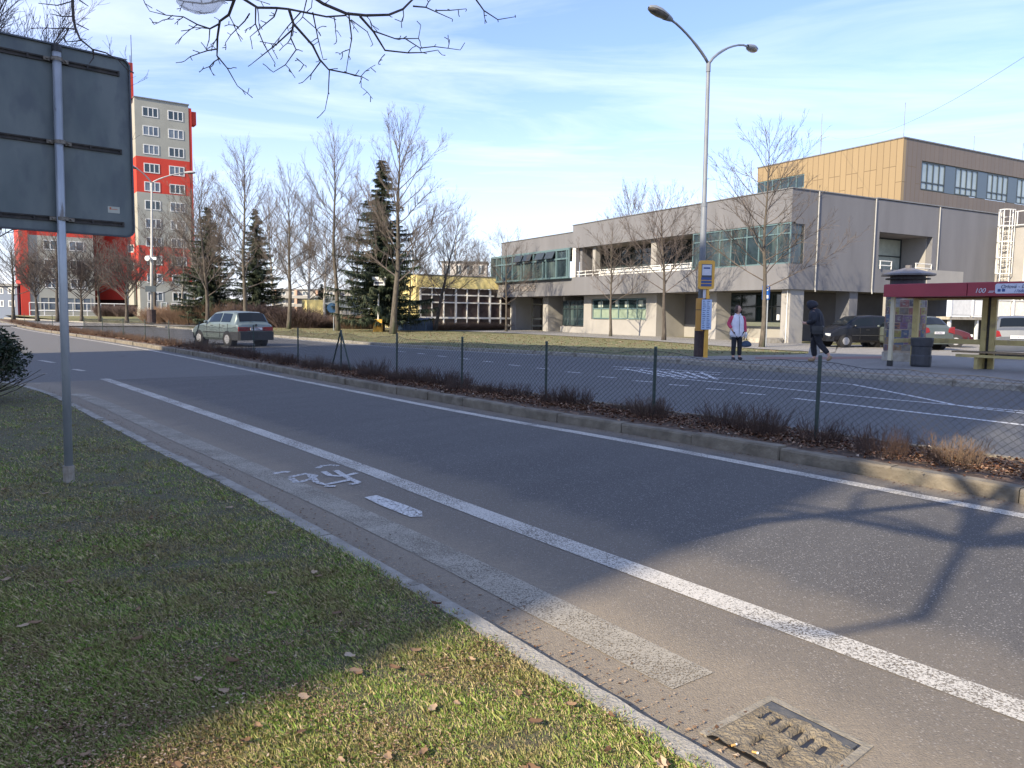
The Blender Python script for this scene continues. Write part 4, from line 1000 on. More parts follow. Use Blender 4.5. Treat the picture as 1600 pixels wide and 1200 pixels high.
# evergreen bush at the left edge
EB = G(8, 632, .05); ev = empty('evergreen_bush', (EB.x - .62, EB.y, .05), 0, 'dark evergreen bush with bare side stems at the left edge of the lawn', 'bush')
rn = random.Random(4); V = []; F = []
for i in range(15000):
    u = Vector((rn.gauss(0, 1), rn.gauss(0, 1), rn.gauss(0, 1))).normalized(); rr_ = rn.random() ** .4
    lump = 1 + .16 * math.sin(u.x * 5 + u.z * 4) + .10 * math.sin(u.y * 9)
    c = Vector((u.x * .95, u.y * .95, .78 + u.z * .56)) * 1; c = Vector((u.x * .82 * rr_ * lump, u.y * .82 * rr_ * lump, .70 + u.z * .46 * rr_ * lump))
    a = Vector((rn.gauss(0, 1), rn.gauss(0, 1), rn.gauss(0, .7))).normalized() * rn.uniform(.022, .045); bb = a.cross(Vector((rn.gauss(0, 1), rn.gauss(0, 1), rn.gauss(0, 1)))).normalized() * rn.uniform(.010, .018)
    o = len(V); V += [tuple(c - a), tuple(c + bb), tuple(c + a), tuple(c - bb)]; F.append((o, o + 1, o + 2, o + 3))
mev, *_ = island_mat('evergreen', [(0, (.008, .014, .009)), (.6, (.020, .036, .016)), (.9, (.045, .06, .03)), (1, (.09, .08, .05))], .4)
q = MB(); q.v = V; q.f = F; q.build('foliage', mev, ev, world=False)
q = MB()
for i in range(34):
    az = rn.uniform(-1.3, .5) if i < 16 else rn.uniform(0, 6.28); L = rn.uniform(.5, 1.05); el = rn.uniform(.25, 1.1); d = Vector((math.cos(az) * math.cos(el), math.sin(az) * math.cos(el), math.sin(el)))
    p = Vector((rn.uniform(-.3, .3), rn.uniform(-.3, .2), 0)); pts = [p]
    for s in range(5): d = (d + Vector((rn.gauss(0, .12), rn.gauss(0, .12), .03))).normalized(); pts.append(pts[-1] + d * L * 1.15 / 5)
    q.tube(pts, [.012, .01, .008, .007, .005, .003], 5)
    for j in range(3):
        a = pts[rn.randint(2, 4)]; q.tube([a, a + (d + Vector((rn.gauss(0, .5), rn.gauss(0, .5), .3))).normalized() * rn.uniform(.1, .3)], [.005, .002], 4)
q.build('stems', 'bark', ev, world=False)

# ------------------------------------------------------------------ overhanging tree: limbs traced in the picture, set at their own distance
OT = empty('overhanging_tree', (-6.7, -2.0, 0), 0, 'large bare tree whose twigs hang into the top of the view', 'tree')
def CP(x, y, Y): return at(200 + x / 2.5806, y / 2.5806, Y)
rn = random.Random(77); tw = MB(); trk = MB()
hub = Vector((-1.9, -.6, 5.6)); hub2 = Vector((-1.0, 2.6, 4.75))
fk = Vector((-5.05, -3.75, 7.0)); cr_ = Vector((-6.3, -2.45, 4.6)); trk.tube([(-6.7, -2.0, -.2), (-6.7, -2.0, .3), (-6.65, -2.05, 1.2), (-6.5, -2.2, 3), cr_], [.30, .22, .19, .17, .13], 12); trk.tube([(-6.5, -2.3, 6.5), (-6.0, -2.9, 7.1), (-5.4, -3.4, 7.15), fk, (-4.97, -3.9, 6.1), (-5.08, -3.65, 5.72), (-5.3, -3.35, 5.6)], [.05, .024, .026, .042, .036, .022, .006], 8)
def limb(pts, r0, r1, k=6, twigs=True, tl=.18, dens=10.5, into=None):
    P = [Vector(p) for p in pts]; Q = [P[0]]
    for a, b__ in zip(P, P[1:]):
        n = max(1, int((b__ - a).length / .09))
        for i in range(1, n + 1): Q.append(a.lerp(b__, i / n) + Vector((rn.gauss(0, .0045), rn.gauss(0, .01), rn.gauss(0, .0045))))
    n = len(Q); rs = [r0 + (r1 - r0) * i / (n - 1) for i in range(n)]
    tw.tube(Q, rs, k)
    if not twigs: return
    for i in range(1, n):
        if rn.random() < dens * .09:
            d = (Q[i] - Q[i - 1]).normalized(); s = Vector((rn.gauss(0, 1), rn.gauss(0, .6), rn.gauss(0, 1))); s = (s - d * s.dot(d)).normalized(); L = tl * rn.uniform(.15, 1.2); dd = (d * .8 + s).normalized(); q = [Q[i]]
            for j in range(3): dd = (dd + Vector((rn.gauss(0, .25), rn.gauss(0, .25), rn.gauss(0, .25)))).normalized(); q.append(q[-1] + dd * L / 3)
            tw.tube(q, [min(rs[i], .0035), .0028, .0022, .0026], 4)
            if L > .08:
                for j in (1, 2):
                    e = (dd + Vector((rn.gauss(0, .8), rn.gauss(0, .5), rn.gauss(0, .8)))).normalized(); tw.tube([q[j], q[j] + e * L * .3], [.0024, .0024], 4)
Y0 = 4.8
def L_(pts, r0, r1, Y=Y0, dY=.3, **kw):
    n = len(pts); limb([CP(x, y, Y + dY * i / max(1, n - 1)) for i, (x, y) in enumerate(pts)], r0, r1, **kw)
# the limbs run up out of the picture to the crown behind
limb([hub, (-1.4, 1.2, 5.3), hub2], .042, .032, k=8, twigs=False)
limb([hub2, (-.95, 3.6, 4.3), CP(720, -30, Y0)], .03, .013, twigs=False); limb([hub2, (-1.3, 3.9, 4.3), CP(400, -40, Y0)], .035, .014, twigs=False)
limb([hub, (-2.6, 1.5, 5.0), (-2.7, 3.4, 4.35), at(115, -25, 4.5)], .04, .010, twigs=False)
limb([hub2, (-.2, 3.6, 4.5), CP(1140, -20, Y0)], .03, .010, twigs=False); limb([hub2, (.2, 3.8, 4.5), CP(1390, -20, Y0)], .025, .007, twigs=False)
L_([(720, -30), (790, 18), (880, 50), (960, 65), (1050, 60), (1110, 40), (1150, -5)], .0105, .006, tl=.14)
L_([(400, -40), (520, 25), (600, 38), (650, 38), (720, 50), (800, 65), (880, 70)], .009, .005, tl=.16)
L_([(430, -5), (400, 50), (370, 90), (360, 150), (357, 195), (365, 235), (400, 275), (445, 345)], .010, .0025)
L_([(357, 198), (290, 215), (215, 240)], .0045, .0022, tl=.08); L_([(370, 235), (330, 270), (290, 290)], .004, .002, tl=.08)
L_([(370, 95), (330, 115), (280, 100), (220, 70), (150, 62), (80, 40)], .006, .002, dens=12); L_([(180, 62), (140, 85), (100, 95)], .003, .002, tl=.08)
L_([(330, 115), (320, 160), (315, 200)], .004, .002, tl=.08); L_([(430, 0), (300, 10), (180, -5)], .007, .004)
L_([(650, 40), (670, 100), (745, 175), (775, 240), (810, 280), (880, 295), (940, 310), (940, 350)], .009, .0022)
L_([(775, 250), (740, 300), (712, 330)], .004, .002, tl=.08); L_([(812, 285), (805, 370), (797, 445)], .004, .002, tl=.09)
L_([(665, 100), (660, 150), (680, 205), (640, 265), (585, 290)], .0055, .002, tl=.1); L_([(680, 235), (720, 270)], .003, .002, tl=.06); L_([(662, 120), (600, 180), (540, 225), (500, 260)], .005, .002, tl=.1)
L_([(890, 55), (895, 150), (888, 220), (885, 290)], .005, .002, tl=.1); L_([(890, 200), (850, 222)], .003, .002, tl=.06)
L_([(935, 65), (990, 130), (1040, 205), (1130, 222), (1250, 210)], .0075, .0022, tl=.1); L_([(990, 125), (1080, 155), (1170, 150), (1185, 105)], .005, .002, tl=.1); L_([(1120, 157), (1180, 190), (1340, 195)], .004, .002, tl=.08)
L_([(1150, 25), (1250, 45), (1310, 75)], .005, .0022, tl=.1); L_([(1240, 42), (1300, 45), (1360, 40)], .0035, .002, tl=.08); L_([(1390, -20), (1430, 45), (1490, 75), (1560, 65)], .005, .002, tl=.08)
L_([(745, 50), (760, 150), (785, 235)], .0045, .002, tl=.1); L_([(515, 30), (520, 100), (550, 180), (590, 250)], .005, .002, tl=.1); L_([(490, 55), (440, 110), (390, 175)], .0045, .002, tl=.08)
L_([(830, 65), (845, 150)], .0035, .002, tl=.06); L_([(900, 80), (960, 125), (990, 180)], .0035, .002, tl=.06); L_([(600, 38), (560, 90), (495, 150)], .0045, .002, tl=.1); L_([(1035, 220), (1005, 260)], .003, .002, tl=.05)
L_([(700, 45), (640, 110), (575, 190)], .004, .002, tl=.09); L_([(720, 0), (700, 60), (760, 120), (780, 145)], .004, .002, tl=.08)
def ZP(x, y, Y=4.5): return at(x / 7.27, y / 7.27, Y)
def Z_(pts, r0, r1, **kw): limb([ZP(x, y) for x, y in pts], r0, r1, tl=.07, dens=6, **kw)
Z_([(840, -180), (840, 0), (840, 180), (855, 300), (925, 455), (1060, 570), (1200, 605), (1350, 700), (1440, 790)], .009, .0022)
for q in ([(840, 10), (640, 70), (440, 45)], [(830, 185), (700, 180), (580, 170)], [(855, 330), (720, 330), (600, 310), (500, 325), (350, 320)], [(925, 460), (840, 465), (745, 465)], [(870, 270), (1000, 335)], [(900, 0), (1020, 80)], [(1060, 570), (1040, 640), (990, 710)], [(1520, 830), (1440, 790)], [(780, 325), (720, 430), (650, 510)]): Z_(q, .004, .002)
# crown behind and above the viewer
Tc, Cc = tree_mesh(seed=99, h=5.5, clear=.3, spread=3.2, nb=16, asc=.9, r0=.10, lvl=2)
o_ = len(tw.v); tw.v += [(x + fk.x, y + fk.y, z + fk.z - .3) for x, y, z in Cc.v]; tw.f += [tuple(i + o_ for i in f) for f in Cc.f]
trk.tube([cr_, (-4.6, -1.6, 5.6), hub], [.09, .055, .042], 7); trk.tube([cr_, (-6.5, -2.3, 6.5), (-6.2, -2.0, 8.5), (-6.5, -2.2, 10.2)], [.12, .09, .06, .02], 8); trk.tube([fk, fk + Vector((.3, .4, 2.2)), fk + Vector((.2, .8, 4.5))], [.08, .05, .02], 7)
limb([fk, (-3.5, -4.6, 7.7), (-2.0, -5.4, 8.2), (0, -6.0, 8.8)], .075, .02, k=7, dens=5, tl=1.2); limb([fk, (-5.9, -3.6, 7.3), (-6.8, -3.7, 7.6), (-7.7, -4.2, 8.6)], .06, .02, k=7, dens=5, tl=1.0); limb([fk, (-4.7, -4.0, 7.5), (-4.2, -4.3, 8.1), (-3.0, -5.0, 9.2)], .06, .02, k=7, dens=5, tl=1.0); limb([(-5.9, -3.6, 7.3), (-6.6, -4.0, 8.3), (-6.4, -4.6, 9.4)], .04, .015, k=6, dens=5, tl=1.0); limb([fk, (-4.9, -3.2, 7.6), (-5.2, -2.0, 8.4), (-5.4, -.2, 9.2)], .07, .02, k=7, dens=5, tl=1.2)
limb([(-2.6, -5.1, 8.0), (-1.6, -3.9, 8.6), (-.8, -2.2, 9.0)], .045, .012, k=6, dens=5, tl=1.0); limb([(-4.55, -4.2, 6.0), (-3.2, -3.9, 6.9), (-1.8, -3.2, 7.3), (-.6, -2.0, 7.6)], .05, .012, k=6, dens=5, tl=1.0)
trk.build('trunk', 'bark', OT); M['twigblue'] = mat('twig_near', (.035, .028, .030), (.075, .058, .055), 20, .8); tw.build('branches', 'twigblue', OT)

# ------------------------------------------------------------------ grass, leaves
def inside_lawn(x, y): return True
rng = np.random.default_rng(3)
KLn = np.array([(p.x, p.y) for p in resample(KL, .2)])
def kerbx(y):  # x of the lawn edge at given y (polyline is monotonic for y < 13.4)
    o = np.argsort(KLn[:, 1]); return np.interp(y, KLn[o, 1], KLn[o, 0])
def scatter(n, ymin=1.35, ymax=13.3, power=1.9):
    u = rng.random(n); y = (ymin ** (1 - power) + u * (ymax ** (1 - power) - ymin ** (1 - power))) ** (1 / (1 - power))
    x = rng.uniform(-.80, .45, n) * y * 1.05
    k = x < kerbx(y) - .0 + rng.normal(.012, .03, n)
    return x[k], y[k]
x, y = scatter(950000)
cl_ = np.sin(x * 3.1 + np.sin(y * 2.3) * 2) * np.cos(y * 2.7 + x) + .6 * np.sin(x * 9 + 4 * np.sin(y * 7)) + .35 * rng.normal(0, 1, len(x))
keep = cl_ > -1.3; x, y = x[keep], y[keep]; cl_ = cl_[keep]
tx, ty = scatter(1500, power=1.5); tx = np.repeat(tx, 26); ty = np.repeat(ty, 26); x = np.concatenate([x, tx + rng.normal(0, .016, len(tx))]); y = np.concatenate([y, ty + rng.normal(0, .016, len(ty))]); cl_ = np.concatenate([cl_, np.full(len(tx), 1.9)])
n = len(x); az = rng.uniform(0, 2 * PI, n); hb = rng.uniform(.006, .019, n) * (1 + .35 * np.clip(cl_, -1, 1.6)) * (1 + .012 * y); wd = rng.uniform(.0008, .0017, n) * (1 + .16 * y); ln = rng.uniform(.2, 1.5, n) * hb
z0 = np.full(n, .052)
dx, dy = np.cos(az), np.sin(az)
v0 = np.stack([x - dy * wd, y + dx * wd, z0], 1); v1 = np.stack([x + dy * wd, y - dx * wd, z0], 1)
v2 = np.stack([x + dx * ln * .45 + dy * wd * .7, y + dy * ln * .45 - dx * wd * .7, z0 + hb * .65], 1); v3 = np.stack([x + dx * ln, y + dy * ln, z0 + hb], 1)
verts = np.stack([v0, v1, v2, v3], 1).reshape(-1, 3); faces = np.arange(n * 4).reshape(n, 4)
mg, tg, bgs, rg = island_mat('grass_blades', [(0, (.12, .20, .030)), (.36, (.19, .28, .048)), (.52, (.29, .31, .08)), (.68, (.40, .33, .15)), (.88, (.50, .40, .23)), (.95, (.10, .07, .042)), (1, (.055, .04, .028))], .7)
gc = N(tg, 'ShaderNodeTexCoord'); gn = N(tg, 'ShaderNodeTexNoise'); gn.inputs['Scale'].default_value = 1.7; gn.inputs['Detail'].default_value = 7; gn.inputs['Roughness'].default_value = .65; tg.links.new(gc.outputs['Object'], gn.inputs['Vector'])
gr = N(tg, 'ShaderNodeValToRGB'); gr.color_ramp.elements[0].position = .46; gr.color_ramp.elements[0].color = (0, 0, 0, 1); gr.color_ramp.elements[1].position = .62; gr.color_ramp.elements[1].color = (.8, .8, .8, 1); tg.links.new(gn.outputs['Fac'], gr.inputs[0])
gm_ = N(tg, 'ShaderNodeMix', data_type='RGBA'); tg.links.new(gr.outputs[0], gm_.inputs[0]); tg.links.new(rg.outputs[0], gm_.inputs[6]); gm_.inputs[7].default_value = (.25, .19, .09, 1); tg.links.new(gm_.outputs[2], bgs.inputs['Base Color'])
np_mesh('grass', verts, faces, mg); tag(bpy.data.objects['grass'], 'short winter grass of the near lawn', 'grass', None, 'stuff')
def leaves(name, x, y, z0, size, m, label, curl=.5):
    n = len(x); az = rng.uniform(0, 2 * PI, n); s = size * rng.uniform(.45, 1.25, n); wd = s * rng.uniform(.35, .7, n); dx, dy = np.cos(az), np.sin(az); cz_ = rng.uniform(.0, curl, n) * s; tz = rng.uniform(-.4, 1., n) * s * curl
    def P(a, b_, c): return np.stack([x + dx * a - dy * b_, y + dy * a + dx * b_, z0 + c], 1)
    V = np.stack([P(-s * .5, 0 * s, .1 * s), P(-s * .1, -wd * .5, cz_), P(s * .5, 0 * s, tz * .5 + .1 * s), P(-s * .1, wd * .5, cz_ * rng.uniform(.2, 1.3, n)), P(0 * s, 0 * s, .05 * s)], 1).reshape(-1, 3)
    i = np.arange(n)[:, None] * 5; F = np.concatenate([i + np.array([[0, 1, 4]]), i + np.array([[1, 2, 4]]), i + np.array([[2, 3, 4]]), i + np.array([[3, 0, 4]])])
    o = np_mesh(name, V, F, m); tag(o, label, 'leaf litter', None, 'stuff'); return o
ml, *_ = island_mat('dead_leaves', [(0, (.085, .045, .025)), (.4, (.17, .10, .055)), (.7, (.27, .18, .11)), (.9, (.36, .26, .17)), (1, (.42, .34, .25))], .75)
x, y = scatter(95000, power=1.8); c = np.sin(x * 2.1 + 1) * np.cos(y * 1.7 + x * .6) + .7 * np.sin(x * 7 + 3 * np.sin(y * 5)) + rng.normal(0, .45, len(x)); k = c > .3; x, y = x[k], y[k]
leaves('fallen_leaves', x, y, .066 + .006 * rng.random(len(x)), .009 + .0014 * y, ml, 'small dead leaves and bits of straw on the near lawn')
x, y = scatter(240, power=1.3); rl_ = random.Random(12); lb = MB()
for xx, yy in zip(x, y):
    s_ = rl_.uniform(.012, .028); az_ = rl_.uniform(0, 6.28); cu = rl_.uniform(.1, .9); tw_ = rl_.uniform(-.5, .5); V = []
    for i, t in enumerate((-1, -.6, -.1, .45, .8, 1.0)):
        wv = s_ * .62 * math.sqrt(max(0, 1 - t * t)) * (1 + .25 * math.sin(i * 2.3)); 
        for q in (-1, 0, 1):
            lx, ly, lz = s_ * t, wv * q, .006 + s_ * cu * (.35 * abs(q) + .3 * t * t) + s_ * tw_ * t * q * .4; V.append((xx + lx * math.cos(az_) - ly * math.sin(az_), yy + lx * math.sin(az_) + ly * math.cos(az_), .068 + lz))
    lb.add(V, [(i * 3 + j, i * 3 + j + 1, (i + 1) * 3 + j + 1, (i + 1) * 3 + j) for i in range(5) for j in range(2)])
lb.build('fallen_leaves', ml, kind='stuff', label='larger curled brown leaves lying on the near lawn', cat='leaf litter')
mm_ = resample(offset(MN, SGN * .6), .15); pp = np.array([(p.x, p.y) for p in mm_ if 1 < p.y < 60]); n = 15000
i = rng.integers(0, len(pp), n); i = np.concatenate([i, rng.integers(int(len(pp) * .72), len(pp), 16000)]); n = len(i); x = pp[i, 0] + rng.normal(0, .1, n) + .78 * rng.uniform(-.45, .75, n); y = pp[i, 1] + rng.normal(0, .1, n) + .62 * rng.uniform(-.45, .75, n)
ml2, *_ = island_mat('median_leaves', [(0, (.07, .030, .018)), (.4, (.145, .07, .04)), (.75, (.25, .14, .085)), (.95, (.36, .25, .17)), (1, (.48, .40, .32))], .75)
leaves('fallen_leaves', x, y, .12 + .03 * rng.random(n), .03 + .0012 * y, ml2, 'brown leaf litter between the shrubs of the median', .7)
for LN, sg_, nn_, ylo in ((KN, .10, 3800, 1.5), (MN, -.14, 3600, 2.0)):
    pp = np.array([(p.x, p.y) for p in resample(LN, .05) if ylo < p.y < 22]); i = (len(pp) - 1 - (rng.random(nn_) ** 1.7) * (len(pp) - 1)).astype(int); dd_ = np.abs(rng.normal(0, .13, nn_)) + .012
    sx = np.sign(sg_); leaves('fallen_leaves', pp[i, 0] + .77 * dd_ * sx, pp[i, 1] + .63 * dd_ * sx, .006 + 0 * dd_, rng.uniform(.006, .022, nn_), ml2 if sg_ < 0 else ml, 'grit and leaf scraps along the gutter of the near lawn' if sg_ > 0 else 'grit and leaf scraps along the foot of the median kerb', .35)
# far lawn: leaf specks and tufts
n = 26000; x = rng.uniform(-26, 12, n); y = rng.uniform(28, 66, n); fo = np.array([(p.x, p.y) for p in resample(FO, .5)]); o = np.argsort(fo[:, 0]); ye = np.interp(x, fo[o, 0], fo[o, 1]); k = (y > ye + .1) & (y < ye + 24 + 0 * x)
px_lo = np.array([(p.x, p.y) for p in [G(*p, .075) for p in ((-300, 507), (400, 510.5), (640, 514), (800, 520.5), (1000, 531), (1200, 546), (1305, 551))]]); yp = np.interp(x, px_lo[:, 0], px_lo[:, 1]); k &= (y < yp - .3)
px_hi = np.array([(p.x, p.y) for p in [G(*p, .075) for p in ((930, 555), (1090, 556.5), (1240, 554), (1305, 550))]]); k &= ~((x > px_hi[0, 0]) & (y < np.interp(x, px_hi[:, 0], px_hi[:, 1])))
x, y = x[k], y[k]; leaves('fallen_leaves', x, y, .06, .07 + 0 * x, ml, 'dead leaves scattered on the far lawn', .5)

# ================================================================== STREET FURNITURE
# --- back of a road sign, near left
SP = Vector((-3.456, 5.914, .055)); su = Vector((.731, .682, 0)); sn = Vector((.682, -.731, 0))
def fsg(u, n, z): return tuple(SP + su * u + sn * n + Vector((0, 0, z)))
SG = empty('road_sign', tuple(SP), 0, 'large grey metal road sign seen from behind on a galvanised post in the near lawn', 'road sign')
b = MB(); b.tube([fsg(.0, 0, -.1), fsg(.012, 0, 1.6), fsg(.03, 0, 3.26)], .0305, 16); o = b.build('pole', 'steel', SG, smooth=True)
b = MB(); b.tube([fsg(.03, 0, 3.26), fsg(.03, 0, 3.31)], .034, 14); b.build('cap', 'black', SG)
b = MB(); b.tube([fsg(0, 0, -.02), fsg(0, 0, .13)], .040, 12); b.build('ground_sleeve', mat('rustsleeve', (.20, .17, .13), (.30, .27, .23), 20, .9), SG)
def rrect(u0, u1, z0, z1, r, n=6):
    P = []
    for cx, cy, a0 in ((u1 - r, z1 - r, 0), (u0 + r, z1 - r, 90), (u0 + r, z0 + r, 180), (u1 - r, z0 + r, 270)):
        for i in range(n + 1): a = R(a0 + 90 * i / n); P.append((cx + r * math.cos(a), cy + r * math.sin(a)))
    return P
pan = rrect(-.475, .555, 1.93, 3.33, .065)
b = MB(); b.prism(pan, -.062, -.050, lambda u, z, n: fsg(u, n, z)); b.build('sign_panel', 'signback', SG)
b = MB(); inn = rrect(-.463, .543, 1.942, 3.318, .055); V = []; F = []; n = len(pan)
for (u, z) in pan: V.append(fsg(u, -.066, z))
for (u, z) in pan: V.append(fsg(u, -.032, z))
for (u, z) in inn: V.append(fsg(u, -.030, z))
for (u, z) in inn: V.append(fsg(u, -.0495, z))
for i in range(n):
    j = (i + 1) % n
    for k in range(3): F.append((k * n + i, k * n + j, (k + 1) * n + j, (k + 1) * n + i))
b.add(V, F); b.build('rolled_edge', mat('sign_edge', (.06, .07, .085), rough=.5), SG)
for zz in (3.205, 2.60, 2.03):
    b = MB()
    b.box((-.37, -.049, zz - .019), (.475, -.036, zz - .008), fsg); b.box((-.37, -.049, zz + .008), (.475, -.036, zz + .019), fsg); b.box((-.37, -.0492, zz - .008), (.475, -.046, zz + .008), fsg)
    for u in (-.37, -.16, .10, .24, .46): b.box((u, -.0485, zz - .019), (u + .014, -.033, zz + .019), fsg)
    rl = b.build('rail', 'darkmetal', SG)
    b = MB(); t = [fsg(.028 + .040 * math.cos(a), .040 * math.sin(a), zz) for a in [R(-20 + 220 * i / 14) for i in range(15)]]
    vv = []; 
    for p in t: vv += [(p[0], p[1], p[2] - .014), (p[0], p[1], p[2] + .014)]
    b.add(vv, [(2 * i, 2 * i + 2, 2 * i + 3, 2 * i + 1) for i in range(14)])
    b.box((-.055, -.034, zz - .014), (-.012, -.018, zz + .014), fsg); b.box((.068, -.034, zz - .014), (.112, -.018, zz + .014), fsg); b.tube([fsg(-.035, -.018, zz), fsg(-.035, .002, zz)], .007, 6); b.tube([fsg(.09, -.018, zz), fsg(.09, .002, zz)], .007, 6)
    b.build('clamp', mat('clamp', (.12, .10, .08), (.22, .20, .17), 60, .6, metallic=.3), SG)
b = MB(); b.box((.36, -.0495, 2.115), (.447, -.0485, 2.165), fsg); st = b.build('sticker', mat('sticker', (.42, .42, .36), (.36, .37, .32), 20, .6), SG)
b = MB(); b.box((.372, -.0484, 2.14), (.384, -.048, 2.158), fsg); b.box((.384, -.0484, 2.142), (.43, -.048, 2.146), fsg); b.build('sticker_print', 'tagred', st)
M['rust'] = mat('rust', (.20, .06, .03), (.08, .03, .02), 30, .9)
b = MB(); b.ball(fsg(-.40, -.045, 2.04), .03, 8, 6, (1, 1, 1.6)); b.build('rust_lump', 'rust', SG)

# --- chain-link fence on the median
FLN = resample(offset(MN, SGN * .80), .05)
FN = empty('wire_fence', tuple(offset(MN, SGN * .8)[len(MN) // 2]), 0, 'low green chain link fence with slim posts along the planted median strip', 'fence')
M['fencegreen'] = mat('fence_green', (.018, .035, .030), (.035, .055, .048), 25, .6)
def at_line(px, y=560):
    best = None
    for i, p in enumerate(FLN):
        v = p - Vector((0, 0, H)); w_ = Vector((p.x, p.y, .5)) - Vector((0, 0, H)); X = 800 + FPX * w_.dot(CR) / w_.dot(FW) if w_.dot(FW) > .3 else 1e9
        if best is None or abs(X - px) < best[0]: best = (abs(X - px), i)
    return best[1]
posts = [20, 38, 59, 82, 105, 131, 160, 193, 227, 264, 300, 397, 465, 533, 619, 722, 853, 1022, 1280, 1790]
ids = []
for k, px in enumerate(posts):
    i = at_line(px); ids.append(i); p = FLN[i]
    b = MB(); lean = Vector((.0, 0, 0)) if px != 300 else Vector((.30, -.08, 0))
    top = p + lean + Vector((rn.uniform(-.012, .012), rn.uniform(-.01, .01), 1.0)); b.tube([(p.x, p.y, .05), tuple(top)], .019 if px < 1000 else .0215, 8); b.tube([tuple(top), tuple(top + Vector((0, 0, .02)))], [.024, .018], 8); b.build('post', 'fencegreen', FN)
i = at_line(533); p = FLN[i]
for sx in (-1, 1):
    q = FLN[i + sx * 11]; b = MB(); b.tube([(p.x, p.y, 1.0), (q.x, q.y, .08)], .018, 7); b.build('brace', 'fencegreen', FN)
# woven wires
V = []; F = []; cell = .040; nv = 22
acc = [0]
for a, b_ in zip(FLN, FLN[1:]): acc.append(acc[-1] + (b_ - a).length)
def fpos(s):
    k = min(len(FLN) - 2, max(0, int(s / (acc[-1] / (len(FLN) - 1))))); 
    while k > 0 and acc[k] > s: k -= 1
    while k < len(FLN) - 2 and acc[k + 1] < s: k += 1
    t = (s - acc[k]) / max(1e-6, acc[k + 1] - acc[k]); return FLN[k].lerp(FLN[k + 1], t)
s0 = acc[ids[0]]; s1 = acc[ids[-1]]; ps_ = sorted(acc[i] for i in ids)
def sag(s):
    import bisect
    k = bisect.bisect(ps_, s); 
    if k == 0 or k >= len(ps_): return 0
    a, b_ = ps_[k - 1], ps_[k]; t = (s - a) / (b_ - a); return -.07 * 4 * t * (1 - t) * min(1, (b_ - a) / 3) + .012 * math.sin(s * 3.7) + .01 * math.sin(s * 9.1)
tr = FLN[60] - FLN[40]; tr.normalize(); nr = Vector((-tr.y, tr.x, 0))
s = max(s0, s1 - 46)
zb, zt = .16, .965
wires = MB(); j = 0
while s < s1:
    pts = []
    sg_ = sag(s)
    for k in range(nv + 1):
        off_ = (cell * .5) * (1 if (k + j) % 2 else -1); q = fpos(s + off_); t = k / nv
        bul = .015 * math.sin(s * 2.3 + t * 4)
        pts.append((q.x + nr.x * ((.0015 if j % 2 else -.0015) + bul), q.y + nr.y * ((.0015 if j % 2 else -.0015) + bul), zb + (zt - zb + sg_) * t + .006 * math.sin(s * 5 + t * 7)))
    wires.tube(pts, .0030, 3, cap=False); s += cell; j += 1
ss = s0; top = []
while ss < s1: q = fpos(ss); top.append((q.x, q.y, zt + sag(ss))); ss += .15
wires.tube(top, .003, 4, cap=False)
wires.build('wire_mesh', mat('wire', (.030, .034, .034), (.06, .055, .05), 10, .6), FN)

